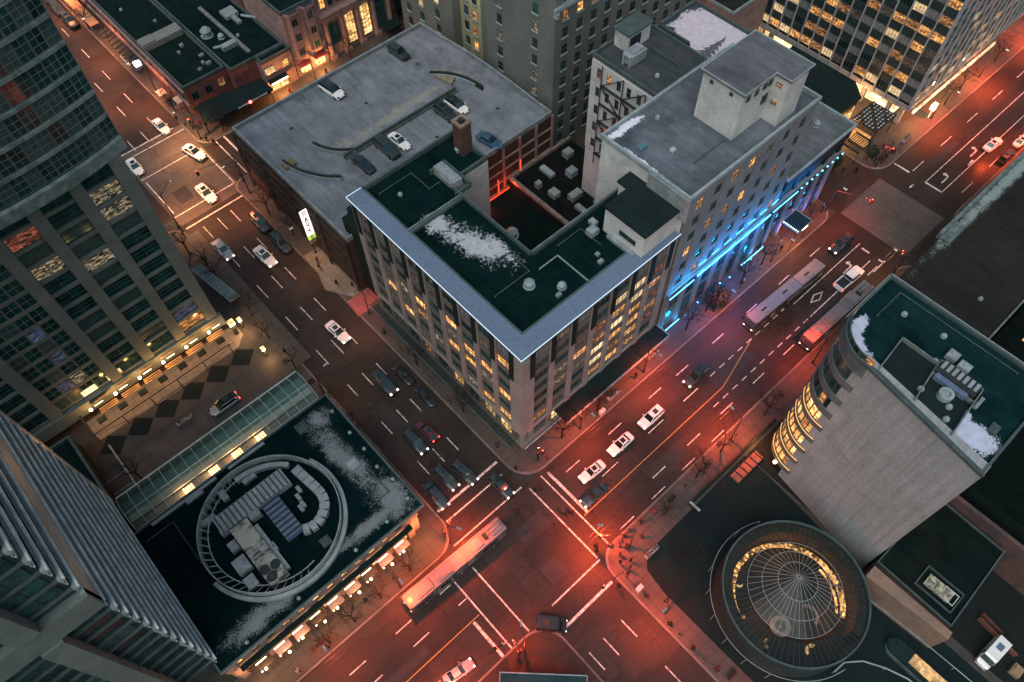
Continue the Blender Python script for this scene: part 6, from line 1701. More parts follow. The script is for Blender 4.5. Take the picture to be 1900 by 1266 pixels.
m = MB(); m.box(51.0, 52.6, -36, -21.5, .71, 1.0); m.obj('glow', litwin('vault glow', (1, .4, .12), (1, .6, .3), 1.3, .5, .8), T)
# low building south east
T = thing('garden_roof_building', 'low dark building with a mossy roof and a square skylight pit below the concrete wall', 'building', (62, -16, 0))
gp = [(56.2, -10.2), (70.5, -10.4), (70.2, -21.2), (56.0, -21.6)]
m = MB(); m.prism(gp, 0, 6.8); m.obj('wall', 'dark_brown', T)
m = MB(); m.prism(gp, 6.8, 7.0); m.obj('roof', roofmat('mossy roof', (.01, .014, .01), (.004, .011, .011), s1=.2), T)
m = MB(); parapet(m, gp, 7.0, 7.3, .2); m.obj('parapet', 'dtrim', T)
m = MB(); m.prism([(54.0, -10.4), (56.0, -10.4), (56.0, -22.3), (54.8, -22.4)], 0, 6.2); m.obj('tan_ledge', surf('tan lit ledge', (.28, .17, .13), (.16, .12, .09), .25, 3), T)
m = MB(); parapet(m, [(57.4, -15.2), (60.9, -15.2), (60.9, -20.6), (57.4, -20.6)], 7.0, 7.35, .15); m.obj('skylight_frame', 'dtrim', T)
m = MB(); m.box(58.3, 60.0, -19.6, -16, 7.0, 7.5); m.box(58.5, 59.2, -18.6, -17.4, 7.5, 7.9); m.obj('skylight', surf('cream skylight', (.4, .39, .28), (.12, .12, .1), 1.2, 4, lo=.42, hi=.56), T)
m = MB(); parapet(m, [(58.2, -20.2), (60, -20.2), (60, -18.2), (58.2, -18.2)], 7.5, 7.65, .1); m.obj('skylight_rim', 'white_wall', T)
T = thing('pink_lit_edge', 'pinkish lit wall top running from the concrete wall corner to the right edge', 'wall', (75, -14, 0))
m = MB(); m.box(71, 71.6, -34, -9.9, 0, 9); m.obj('wall', surf('pinkish wall', (.14, .07, .06), (.06, .045, .045), .3, 3), T)
m = MB(); m.bar((63.2, -24.8, .8), (62.4, -30.8, .8), .12, 1.2); m.bar((64.1, -24.8, .8), (63.6, -28.0, .8), .1, .9)
single('barrier', m, surf('reddish barrier', (.2, .09, .06), None, 1, 5), 'thin reddish barrier beside the white van', 'barrier')
m = MB(); m.box(61.0 - 1, 62.6 - 1, -32.5, -31.2, .16, 1.0); m.box(60.2, 61.4, -32.3, -31.4, 1.0, 1.2)
single('crate', m, surf('tan crate', (.35, .24, .14), None, 1, 5), 'tan crate on the ground by the white van', 'crate')
# shelter at the bottom edge
T = thing('transit_shelter', 'blue grey flat transit shelter roof at the bottom edge of the picture', 'shelter', (13, 10, 0))
P = (9.1, 14.4); ang = math.atan2(6.8 - 14.7, 17.0 - 9.0)
m = MB(); m.obox(P, ang, 0, 11.3, 0, 7, 3.7, 4.0); m.obj('roof', surf('blue grey shelter roof', (.02, .05, .058), (.012, .03, .035), .4, 3), T)
m = MB(); m.obox(P, ang, -.1, 11.4, -.14, 0, 3.65, 4.1); m.obox(P, ang, -.14, 0, 0, 7, 3.65, 4.1); m.obox(P, ang, 11.3, 11.44, 0, 7, 3.65, 4.1); m.obj('rim', 'trim', T)
for (a, d) in ((.5, .5), (10.8, .5), (.5, 6), (10.8, 6)):
    u = (math.cos(ang), math.sin(ang)); n = (u[1], -u[0])
    q = MB(); x, y = P[0] + u[0] * a + n[0] * d, P[1] + u[1] * a + n[1] * d
    q.tube((x, y, .14), (x, y, 3.7), .1, .1, 8); q.obj('post', 'metal_dark', T)
flush_windows()

# ================================================================== vehicles
def smooth_profile(pts, t):
    for (a, va), (b, vb) in zip(pts[:-1], pts[1:]):
        if a <= t <= b:
            k = (t - a) / (b - a) if b > a else 0
            return va + (vb - va) * k
    return pts[-1][1]
def loft(m, secs, close=True):
    n = len(secs[0]); k = len(m.v)
    vs = [v for s in secs for v in s]; fs = []
    for i in range(len(secs) - 1):
        for j in range(n - 1):
            a = i * n + j; fs.append([a, a + 1, a + n + 1, a + n])
    fs.append(list(range(n))[::-1]); fs.append([(len(secs) - 1) * n + j for j in range(n)])
    for i in range(len(secs) - 1): fs.append([i * n, i * n + n, i * n + 2 * n - 1, i * n + n - 1])
    m.add(vs, fs)
def wheel(parent, x, y, r=.33, wd=.22):
    m = MB(); s = 1 if y > 0 else -1
    m.tube((x, y - s * wd / 2, r), (x, y + s * wd / 2, r), r, r, 16)
    o = m.obj('wheel', 'rubber', parent); 
    q = MB(); q.tube((x, y + s * (wd / 2 - .02), r), (x, y + s * (wd / 2 + .015), r), r * .62, r * .55, 12)
    q.obj('rim', 'rim', o)
def make_car(name, paintk, kind='sedan', headlights=False, tails=False, roofk=None, L=4.9, cat='car', sidek=None):
    T = thing(name, '', cat, (0, 0, 0))
    H = L / 2; Wd = .93 if kind != 'sedan' else .9
    hb = {'sedan': .78, 'suv': .95, 'hatch': .85}[kind]
    top = {'sedan': 1.42, 'suv': 1.72, 'hatch': 1.52}[kind]
    prof = [(-H, .62), (-H + .08, hb - .06), (-H + .5, hb + .04), (H - 1.5, hb + .02), (H - .55, hb - .1), (H - .12, hb - .22), (H, .5)]
    wpf = [(-H, .74), (-H + .25, .93), (-H + .9, 1), (H - 1.2, 1), (H - .4, .93), (H - .08, .78), (H, .66)]
    m = MB(); secs = []
    xs = [-H, -H + .08, -H + .25, -H + .5, -H + .9, -1.2, -.4, .5, H - 1.5, H - 1.2, H - .55, H - .4, H - .12, H - .04, H]
    for x in xs:
        z = smooth_profile(prof, x); w_ = Wd * smooth_profile(wpf, x)
        zb = .22 if abs(x) < H - .1 else .34
        secs.append([(x, -w_ * .96, zb), (x, -w_, zb + .22), (x, -w_ * .99, z - .14), (x, -w_ * .9, z - .02), (x, -w_ * .5, z + .03), (x, w_ * .5, z + .03), (x, w_ * .9, z - .02), (x, w_ * .99, z - .14), (x, w_, zb + .22), (x, w_ * .96, zb)])
    loft(m, secs); m.obj('body', 'p_' + paintk, T, smooth=False)
    if sidek:
        q = MB(); q.box(-.9, 1.0, -Wd - .012, -Wd + .02, .35, hb); q.box(-.9, 1.0, Wd - .02, Wd + .012, .35, hb); q.obj('side_panel', 'p_' + sidek, T)
    # greenhouse
    if kind == 'sedan': xr0, xr1, xf1, xf0 = -H + .75, -H + 1.5, H - 2.35, H - 1.55
    elif kind == 'suv': xr0, xr1, xf1, xf0 = -H + .12, -H + .5, H - 2.15, H - 1.4
    else: xr0, xr1, xf1, xf0 = -H + .18, -H + .75, H - 2.1, H - 1.25
    wr = Wd * .72; wb = Wd * .9
    m = MB(); zb = hb - .02
    base = [(xr0, -wb * .92, zb), (xf0, -wb * .9, zb), (xf0, wb * .9, zb), (xr0, wb * .92, zb)]
    tp = [(xr1, -wr, top - .04), (xf1, -wr, top - .04), (xf1, wr, top - .04), (xr1, wr, top - .04)]
    def side(i, nm):
        j = (i + 1) % 4
        q = MB(); a, b, c, d = base[i], base[j], tp[j], tp[i]
        q.add([a, b, c, d], [[0, 1, 2, 3]]); q.obj(nm, 'glass_car', T)
    side(0, 'side_window'); side(1, 'windscreen'); side(2, 'side_window'); side(3, 'rear_window')
    q = MB()
    mx = (xr1 + xf1) / 2
    rs = []
    for x, s in ((xr1 - .04, .96), (xr1 + .15, 1), (mx, 1.02), (xf1 - .15, 1), (xf1 + .05, .95)):
        rs.append([(x, -wr * s, top - .06), (x, -wr * s * .85, top), (x, 0, top + .03), (x, wr * s * .85, top), (x, wr * s, top - .06)])
    loft(q, rs)
    for sy in (-1, 1):
        q.bar((xf0 + .02, sy * wb * .9, zb), (xf1, sy * wr, top - .05), .07, .06); q.bar((xr0 - .02, sy * wb * .92, zb), (xr1, sy * wr, top - .05), .1, .08)
        q.bar((mx, sy * wb * .93, zb), (mx, sy * wr * 1.01, top - .05), .08, .05)
    q.obj('roof', 'p_' + (roofk or paintk), T)
    if kind != 'sedan' or paintk == 'white':
        q = MB(); q.box(mx - .35, mx + .45, -wr * .62, wr * .62, top + .02, top + .045); q.obj('sunroof', 'glass_car', T)
    for sy in (-1, 1):
        q = MB(); q.box(xf0 - .35, xf0 - .15, sy * (Wd + .02), sy * (Wd + .17), hb + .02, hb + .16); q.obj('mirror', 'p_' + paintk, T)
        q = MB(); q.box(H - .32, H - .05, sy * Wd * .5, sy * Wd * .82, hb - .3, hb - .15)
        q.obj('headlight', 'headlight' if headlights else 'glass_car', T)
        q = MB(); q.box(-H - .01, -H + .14, sy * Wd * .48, sy * Wd * .85, hb - .22, hb - .06); q.obj('taillight', 'taillight' if tails else 'taildim', T)
    for sx in (-1, 1):
        for sy in (-1, 1): wheel(T, sx * (H - .9), sy * (Wd - .1))
    return T
def carlight(T, e=18, c=(1, .8, .55)):
    l = bpy.data.lights.new('headlight_beam', 'SPOT'); l.energy = e * 12; l.color = c; l.spot_size = R(70); l.spot_blend = .8; l.shadow_soft_size = .1
    o = bpy.data.objects.new('headlight_beam', l); col.objects.link(o); o.parent = T; o.location = (2.6, 0, .7); o.rotation_euler = (0, R(-72), 0)
G_ = 'cars on the streets'
cars = []
def car(proto, x, y, deg, L, label, z=0.0, group='cars on the streets'):
    s = L / 4.9
    o = place(proto, USED, (x, y, z + .008), R(deg), label, group, s, 'car')
    return o
pw = make_car('car', 'white', 'sedan'); pwh = make_car('car', 'white', 'sedan', headlights=True); pws = make_car('car', 'white', 'suv', headlights=True)
psil = make_car('car', 'silver', 'sedan', headlights=True); pds = make_car('car', 'dark', 'suv', headlights=True); pdk = make_car('car', 'dark', 'suv')
pdn = make_car('car', 'navy', 'sedan', headlights=True); pdb = make_car('car', 'black', 'sedan'); pred = make_car('car', 'red', 'hatch', tails=True)
ppol = make_car('car', 'white', 'sedan', headlights=True, sidek='black'); pbl = make_car('car', 'blue', 'sedan'); pst = make_car('car', 'silver', 'hatch', tails=True, roofk='black')
pww = make_car('car', 'white', 'hatch', roofk='black'); pwt = make_car('car', 'white', 'sedan', tails=True)
for pr, x, y, d, L, lab in [
    (pw, 28.0, 141.5, -89, 5.4, 'white sedan waiting just above the upper crossing'),
    (pw, 18.4, 134.7, -92, 5.4, 'white sedan half hidden at the edge of the left tower'),
    (pw, 29.2, 130.1, -78, 5.8, 'white sedan turning slightly inside the upper crossing'),
    (pw, 25.2, 118.6, -89, 5.9, 'white sedan leaving the upper crossing over its lower line'),
    (psil, 20.2, 104.2, -89, 5.6, 'silver sedan with headlights on in the lane below the upper crossing'),
    (pdk, 28.9, 105.0, -92, 5.4, 'dark parked car opposite the silver sedan beside the car park'),
    (pdk, 29.1, 98.1, -90, 5.6, 'larger dark parked car just above the PARK sign'),
    (pwh, 25.1, 97.5, -88, 5.7, 'white sedan in the middle lane left of the PARK sign'),
    (ppol, 25.3, 74.8, -87, 5.4, 'white and black sedan in front of the red paving'),
    (pds, 25.1, 61.2, -88, 5.5, 'dark car with headlights on along the glass canopy'),
    (pdb, 28.4, 60.3, -88, 4.6, 'black car parked at the kerb beside the long glass canopy, upper one'),
    (pdb, 28.6, 54.6, -88, 4.6, 'black car parked at the kerb beside the long glass canopy, lower one'),
    (pred, 24.8, 49.7, 94, 4.5, 'dark red car with red tail lights facing away up the street'),
    (pds, 22.2, 49.4, -89, 5.0, 'dark car left of the dark red car'),
    (pds, 21.9, 41.4, -87, 4.9, 'dark car first in the middle lane before the lower crossing'),
    (pds, 24.6, 40.1, -85, 4.8, 'dark car first in the right hand lane before the lower crossing'),
    (pdn, 19.0, 40.3, -92, 5.1, 'navy car nearest the podium before the lower crossing'),
    (pds, 27.3, 34.7, -88, 4.8, 'dark car rolling over the crosswalk by the office block corner'),
    (psil, 5.3, 18.8, -9, 4.6, 'silver car with a dark bonnet at the bottom edge'),
    (pws, 52.9, 27.0, 180, 4.9, 'white car with a black sunroof, last of the three waiting on the red street'),
    (pwh, 45.9, 27.1, 180, 4.9, 'white sedan in the middle of the three waiting on the red street'),
    (pwh, 39.3, 26.9, 176, 4.7, 'white sedan at the front of the three waiting on the red street'),
    (pdn, 36.8, 24.0, 177, 5.0, 'black car with headlights on at the stop line beside the first white sedan'),
    (pds, 64.0, 27.1, -179, 5.2, 'dark car driving alone between the trolleybus and the white cars'),
    (pds, 104.7, 27.2, 178, 5.4, 'dark car behind the trolleybus near the hotel canopy'),
    (pwt, 148.5, 21.6, -4, 5.0, 'white car with red tail lights driving away at the top right'),
    (pdk, 147.3, 18.0, -2, 4.6, 'dark car at the top right kerb beside the snowy parapet'),
    (pw, 153.5, 18.2, -4, 4.6, 'white car at the right edge kerb beyond the dark one'),
    (pst, 3.3, 75.9, 180, 5.2, 'silver hatchback with a black roof on the paved plaza'),
    (pdk, 29.5, 199.9, -89, 5.6, 'dark car farthest up the top left street'),
    (pdk, 29.6, 193.8, -89, 5.6, 'dark car in the middle of the dark row at the top left'),
    (pdk, 29.7, 187.4, -88, 5.6, 'dark car at the near end of the dark row at the top left'),
    (pdk, 60, 15.4, 0, .1, None)]:
    if lab: car(pr, x, y, d, L, lab)
for pr, x, y, d, L, lab in [
    (pww, 53.1, 110.7, -84, 6.0, 'white car alone on the wide upper deck of the car park'),
    (pdk, 69.0, 110.6, -86, 5.2, 'dark car against the far edge of the car park deck'),
    (pww, 67.6, 91.4, -88, 5.6, 'white car with a black roof below the dividing wall of the car park deck'),
    (pdk, 64.8, 91.2, -88, 5.4, 'dark car next to the black roofed white one on the car park deck'),
    (pw, 54.1, 91.3, -88, 5.2, 'white sedan in the middle of the lower row on the car park deck'),
    (pdk, 51.4, 91.4, -90, 6.0, 'large dark car left of the white sedan on the car park deck'),
    (pdb, 46.0, 91.2, -88, 5.4, 'black car at the left end of the lower row on the car park deck'),
    (pbl, 66.0, 80.2, -82, 5.6, 'blue car at the edge of the car park deck right of the chimney')]:
    car(pr, x, y, d, L, lab, 13.9, 'cars on the car park deck')
for (x, y, dx, e) in ((20.2, 104.2, 0, 1), (25.3, 74.8, 0, 1), (36.8, 24, 1, 1), (27.3, 34.7, 0, 1), (39.3, 26.9, 1, 1)):
    pass
# pickup truck
T = thing('pickup_truck', 'white pickup truck with an open dark bed and red tail lights behind the trolleybus lane', 'pickup truck', (0, 0, 0))
L = 3.1
m = MB(); secs = []
for x, w_, z in ((-3.1, .85, .9), (-2.95, .93, 1.0), (-.6, .95, 1.0), (1.9, .95, 1.02), (2.7, .9, .95), (3.05, .78, .8), (3.1, .7, .6)):
    secs.append([(x, -w_, .35), (x, -w_ * 1.02, .7), (x, -w_ * .98, z), (x, w_ * .98, z), (x, w_ * 1.02, .7), (x, w_, .35)])
loft(m, secs); m.obj('body', 'p_white', T)
m = MB(); m.box(-2.9, -.7, -.78, .78, 1.0, 1.04); m.obj('bed', 'p_black', T)
m = MB(); m.box(-3.0, -.7, -.95, -.8, 1.0, 1.3); m.box(-3.0, -.7, .8, .95, 1.0, 1.3); m.box(-3.1, -3.0, -.9, .9, .95, 1.3); m.obj('bed_side', 'p_white', T)
m = MB(); m.box(-.55, 1.1, -.72, .72, 1.68, 1.76); m.obj('roof', 'p_white', T)
m = MB(); m.add([(-.6, -.88, 1.02), (1.75, -.88, 1.02), (1.75, .88, 1.02), (-.6, .88, 1.02), (-.5, -.7, 1.7), (1.0, -.7, 1.7), (1.0, .7, 1.7), (-.5, .7, 1.7)], [[0, 1, 5, 4], [1, 2, 6, 5], [2, 3, 7, 6], [3, 0, 4, 7]]); m.obj('window', 'glass_car', T)
for sy in (-1, 1):
    m = MB(); m.box(-3.16, -3.05, sy * .7, sy * .92, .8, 1.1); m.obj('taillight', 'taillight', T)
    m = MB(); m.box(2.95, 3.1, sy * .5, sy * .75, .65, .8); m.obj('headlight', 'glass_car', T)
    for sx in (-2.0, 2.0): wheel(T, sx, sy * .85, .38)
T.location = (99.3, 21.6, .008); T.rotation_euler = (0, 0, R(-2)); T.scale = (1.08, 1.1, 1.05)
# black boxy truck in the crossing
def make_van(name, paintk, label, cat):
    T = thing(name, label, cat, (0, 0, 0))
    m = MB(); secs = []
    for x, w_, z in ((-2.5, .9, 1.9), (-2.4, .98, 2.1), (1.0, .98, 2.1), (1.3, .95, 1.95)):
        secs.append([(x, -w_, .35), (x, -w_ * 1.0, 1.2), (x, -w_ * .88, z), (x, w_ * .88, z), (x, w_, 1.2), (x, w_, .35)])
    loft(m, secs); m.obj('body', 'p_' + paintk, T)
    m = MB(); secs = []
    for x, w_, z in ((1.3, .95, 1.15), (2.0, .92, 1.05), (2.45, .8, .9), (2.5, .7, .6)):
        secs.append([(x, -w_, .35), (x, -w_, .8), (x, -w_ * .9, z), (x, w_ * .9, z), (x, w_, .8), (x, w_, .35)])
    loft(m, secs); m.obj('bonnet', 'p_' + paintk, T)
    m = MB(); m.add([(1.75, -.82, 1.12), (1.75, .82, 1.12), (1.2, .74, 2.0), (1.2, -.74, 2.0)], [[0, 1, 2, 3]]); m.box(.6, 1.18, -.99, -.96, 1.2, 1.8); m.box(.6, 1.18, .96, .99, 1.2, 1.8); m.obj('windscreen', 'glass_car', T)
    m = MB(); m.box(-1.4, -.4, -.4, .4, 2.1, 2.2); m.obj('roof_hatch', 'metal_dark' if paintk != 'white' else 'metal_blue', T)
    for sy in (-1, 1):
        m = MB(); m.box(2.3, 2.5, sy * .55, sy * .8, .7, .88); m.obj('headlight', 'headlight' if paintk == 'black' else 'glass_car', T)
        m = MB(); m.box(-2.54, -2.45, sy * .7, sy * .88, .8, 1.1); m.obj('taillight', 'taildim', T)
        m = MB(); m.box(1.3, 1.45, sy * 1.0, sy * 1.2, 1.2, 1.5); m.obj('mirror', 'p_black', T)
        for sx in (-1.6, 1.6): wheel(T, sx, sy * .86, .36)
    return T
v = make_van('van', 'white', 'white van parked at the lower right corner', 'van'); v.location = (60.2, -28.4, .18); v.rotation_euler = (0, 0, R(176))
v = make_van('van', 'black', 'black boxy van turning through the lower corner of the crossing', 'van'); v.location = (18.8, 14.7, .01); v.rotation_euler = (0, 0, R(-48)); v.scale = (.86, 1, 1)

# articulated trolleybuses
def make_bus(label, straight=True, gear=True, bend=0.0, red=False):
    T = thing('trolleybus', label, 'trolleybus', (0, 0, 0))
    # front section from x=+9.1 to -1.2, rear section from -2.6 to -9.1
    def section(nm, x0, x1, front):
        m = MB(); secs = []
        for t, w_ in (((x0, 1.12), (x0 + .15, 1.24), (x1 - .5, 1.24), (x1 - .1, 1.15), (x1, 1.0)) if front else ((x0, 1.0), (x0 + .3, 1.2), (x0 + .6, 1.24), (x1 - .15, 1.24), (x1, 1.12))):
            secs.append([(t, -w_, .35), (t, -w_, 2.6), (t, -w_ * .93, 2.95), (t, w_ * .93, 2.95), (t, w_, 2.6), (t, w_, .35)])
        loft(m, secs); b = m.obj(nm, 'busside', T)
        m = MB(); m.prism([(x0 + .1, -1.1), (x1 - .35, -1.1), (x1 - .15, -.8), (x1 - .15, .8), (x1 - .35, 1.1), (x0 + .1, 1.1)], 2.96, 3.04); m.obj('roof_panel', 'busroof', b)
        n = int((x1 - x0 - 1.2) / 1.5)
        for sy in (-1, 1):
            for k in range(n):
                q = MB(); xx = x0 + .7 + k * 1.5; q.box(xx, xx + 1.35, sy * 1.24, sy * 1.262, 1.3, 2.35)
                q.obj('window', 'lit_dim' if k % 3 == 0 else 'glass_car', b)
        return b
    f = section('front_section', -1.3, 9.1, True); r = section('rear_section', -9.1, -2.7, False)
    m = MB()
    for k in range(7):
        x = -2.7 + k * .2; m.box(x, x + .13, -1.15, 1.15, .5, 3.0); m.box(x + .13, x + .2, -1.05, 1.05, .6, 2.9)
    m.obj('bellows', 'busgear', T)
    m = MB(); m.add([(9.12, -.95, 1.1), (9.12, .95, 1.1), (9.0, .9, 2.6), (9.0, -.9, 2.6)], [[0, 1, 2, 3]]); m.obj('windscreen', 'glass_car', T)
    for sy in (-1, 1):
        m = MB(); m.box(9.0, 9.14, sy * .65, sy * .95, .7, .9); m.obj('headlight', 'headlight', T)
        m = MB(); m.box(-9.14, -9.08, sy * .8, sy * 1.0, .9, 1.1); m.obj('taillight', 'taillight' if red else 'taildim', T)
        m = MB(); m.box(8.9, 9.3, sy * 1.25, sy * 1.4, 2.0, 2.5); m.obj('mirror', 'p_black', T)
        for x in (6.6, -.2 + .2, -6.2): wheel(T, x, sy * 1.1, .48, .28)
    if gear:
        for (x0, x1, w_, h) in ((4.6, 7.4, .8, .28), (1.0, 3.6, .85, .35), (-4.8, -3.2, .75, .3), (-8.6, -6.6, .7, .3)):
            m = MB(); m.box(x0, x1, -w_, w_, 3.045, 3.04 + h); m.box(x0 + .3, x1 - .3, -w_ + .2, w_ - .2, 3.04 + h, 3.1 + h); m.obj('roof_unit', 'busroof' if x0 > 0 else 'busgear', T)
        m = MB(); m.bar((-5.6, -.5, 3.2), (-5.6, .5, 3.2), .5, .3); m.obj('pole_base', 'metal_dark', T)
        for sy in (-1, 1):
            m = MB(); m.tube((-5.6, sy * .3, 3.4), (-11.4, sy * .35, 4.6), .045, .03, 6); m.obj('trolley_pole', 'metal_dark', T)
    else:
        for x in (5.8, -.4 + .9, -5.2, ):
            m = MB(); m.box(x - .6, x + .6, -.14, .14, 3.045, 3.12); m.obj('roof_slot', 'metal_dark', T)
            m = MB(); m.box(x - .9, x + .5, .4, .75, 3.045, 3.2); m.obj('roof_unit', 'busgear', T)
    return T
b = make_bus('pale roofed articulated bus driving down the red street past the hotel', gear=False, red=True); b.location = (87.2, 27.0, .01); b.rotation_euler = (0, 0, R(178)); b.scale = (1.04, 1.05, 1)
b = make_bus('articulated trolleybus crossing the lower junction under the red light'); b.location = (14.3, 29.9, .01); b.rotation_euler = (0, 0, R(178.5)); b.scale = (.97, 1.02, 1)
b = make_bus('trolleybus with crowded white roof gear at the kerb beside the curved building'); b.location = (90.3, 18.3, .01); b.rotation_euler = (0, 0, R(178.5)); b.scale = (.95, 1.0, 1)
# motorbike
T = thing('motorbike', 'motorbike with a bright red glow at the top right of the red street', 'motorbike', (140.1, 21.9, 0))
m = MB(); m.tube((139.4, 21.9, .32), (139.4, 21.9 + .01, .32), .32, .32, 12)
m = MB(); m.box(139.5, 140.7, 21.78, 22.02, .55, .95); m.box(140.3, 140.9, 21.7, 22.1, .8, 1.05); m.obj('body', 'p_white', T)
for x in (139.45, 140.85):
    m = MB(); m.tube((x, 21.82, .33), (x, 21.98, .33), .32, .32, 14); m.obj('wheel', 'rubber', T)
m = MB(); m.bar((139.6, 21.5, 1.05), (139.6, 22.3, 1.05), .05, .05); m.obj('handlebar', 'metal_dark', T)
m = MB(); m.box(140.95, 141.05, 21.75, 22.05, .75, .95); m.obj('taillight', 'lampred', T)
plamp(142.5, 20.0, 1.2, (1, .1, .02), 700, .1, T)
# ================================================================== street lamps and signals
def lampset(name, x, y, h, arm, ang, c, e, label, group='street lamps', glow='lamp', light=True, z0=.14):
    T = thing(name, label, 'street lamp', (x, y, z0), group)
    m = MB(); m.tube((x, y, z0), (x, y, h), .12, .08, 8); m.tube((x, y, z0), (x, y, z0 + .5), .2, .18, 8); m.obj('post', 'metal_dark', T)
    dx, dy = math.cos(R(ang)), math.sin(R(ang))
    m = MB(); m.tube((x, y, h - .1), (x + dx * arm, y + dy * arm, h + .35), .06, .05, 6); m.obj('arm', 'metal_dark', T)
    m = MB(); m.bar((x + dx * (arm - .1), y + dy * (arm - .1), h + .36), (x + dx * (arm + .7), y + dy * (arm + .7), h + .38), .3, .14); m.obj('lamp_head', 'metal', T)
    m = MB(); m.bar((x + dx * (arm), y + dy * (arm), h + .26), (x + dx * (arm + .6), y + dy * (arm + .6), h + .28), .22, .05); m.obj('lens', glow, T)
    if light:
        l = bpy.data.lights.new('lamp_light', 'SPOT'); l.energy = e * (5.6 if c[1] < .13 else 4.8); l.color = c; l.spot_size = R(134); l.spot_blend = 1.0; l.shadow_soft_size = .35
        o = bpy.data.objects.new('lamp_light', l); col.objects.link(o); o.parent = T
        o.location = (dx * (arm + .3), dy * (arm + .3), h + .1 - z0)
    return T
RED = (1, .082, .018); ORG = (.72, .19, .065); AMB = (.72, .28, .1); PNK = (.9, .09, .03)
SL = [
    (43.2, 33.4, 8, 1.8, -90, RED, 1700, 'dark lamp post at the kerb below the right face of the office block'),
    (58.4, 33.6, 8, 1.8, -90, RED, 2100, 'lamp post beside the end of the flat dark canopy'),
    (76.5, 33.6, 8, 1.8, -90, RED, 1000, 'lamp post in front of the blue lit hotel facade'),
    (92.5, 33.6, 8, 1.8, -90, ORG, 800, 'lamp post left of the hotel entrance canopy'),
    (108.9, 34.4, 8, 1.8, -90, PNK, 700, 'lamp post by the paved crossing at the hotel corner'),
    (59.4, 15.9, 8, 1.8, 90, RED, 2400, 'lamp post with a bare tree on the lower side of the red street'),
    (80.5, 15.6, 8, 1.6, 90, RED, 1200, 'lamp post by the front of the kerbside trolleybus'),
    (146.5, 34.2, 8, 1.8, -90, RED, 2600, 'lamp post in front of the lit office tower'),
    (165.0, 34.2, 8, 1.8, -90, RED, 3600, 'lamp post farther along the office tower front'),
    (185.0, 34.2, 8, 1.8, -90, RED, 3600, 'lamp post at the top right end of the red street'),
    (150, 16.0, 8, 1.6, 90, RED, 2200, 'lamp post on the kerb beside the snowy parapet'),
    (104.5, 16.6, 7, 1.6, 90, AMB, 500, 'lamp post at the corner of the curved building roof'),
    (-6, 33.4, 8, 1.8, -90, PNK, 1300, 'lamp post near the right half of the cafe front'),
    (-12, 16.8 - 1.6, 8, 1.8, 90, PNK, 1700, 'lamp post across from the cafe at the bottom edge'),
    (34.9, 14.9, 8, 4.6, 130, RED, 3900, 'lamp post at the brightest red corner of the lower crossing'),
    (31.8, 5.0, 8, 1.8, 180, RED, 1800, 'lamp post on the pavement below the bright red corner'),
    (-28, 15.2, 8, 1.8, 90, RED, 1600, 'added unseen lamp post beyond the bottom edge of the red street'),  # added out of view to spread red light over the street
    (31.8, -12, 8, 1.8, 180, PNK, 900, 'lamp post at the bottom right pavement'),
    (16.0, 33.3, 8, 1.6, -60, RED, 2100, 'added lamp post at the podium corner beside the trolleybus'),  # added to turn the trolleybus and the road red
    (6.5, 33.3, 8, 1.6, -90, RED, 1700, 'added lamp post at the tail of the cafe awnings near the trolleybus'),  # added for red light on the rear of the trolleybus
    (3.0, 15.3, 8, 1.8, 90, RED, 1900, 'added lamp post at the bottom edge left of the transit shelter'),  # added on the south side to redden bus and street
    (13.6, 14.5, 8, 2.0, 60, RED, 1000, 'lamp post by the bottom shelter'),
    (32.6, 92.2, 9, 2.4, 180, AMB, 650, 'lamp post beside the foot of the PARK sign'),
    (31.7, 74.3, 8, 1.8, 180, ORG, 500, 'lamp post at the red paving'),
    (31.6, 113.2, 9, 2.4, 180, ORG, 1500, 'lamp post at the near corner of the car park'),
    (17.0, 119.6 - 4.4, 9, 3.2, 30, AMB, 3200, 'lamp post with long arm at the foot of the left tower'),
    (32.3, 133.0, 9, 2.6, 190, AMB, 3600, 'lamp post at the far corner of the upper crossing'),
    (32.6, 152, 9, 2.4, 180, ORG, 3000, 'lamp post beside the pale shelters'),
    (32.6, 172, 9, 2.4, 180, ORG, 3000, 'lamp post by the dark segmented awning'),
    (16.6, 158, 9, 2.2, 0, ORG, 2600, 'lamp post hidden side of the upper street behind the left tower'),
    (32.8, 192, 9, 2.4, 180, ORG, 2800, 'lamp post beside the row of dark cars'),
    (60, 131.5, 8, 1.8, -90, ORG, 1100, 'lamp post on the shop side of the street behind the car park'),
    (16.4, 66, 8, 1.8, 0, AMB, 260, 'lamp post at the street end of the glass arcade'),
]
for s in SL: lampset('street_lamp', *s)
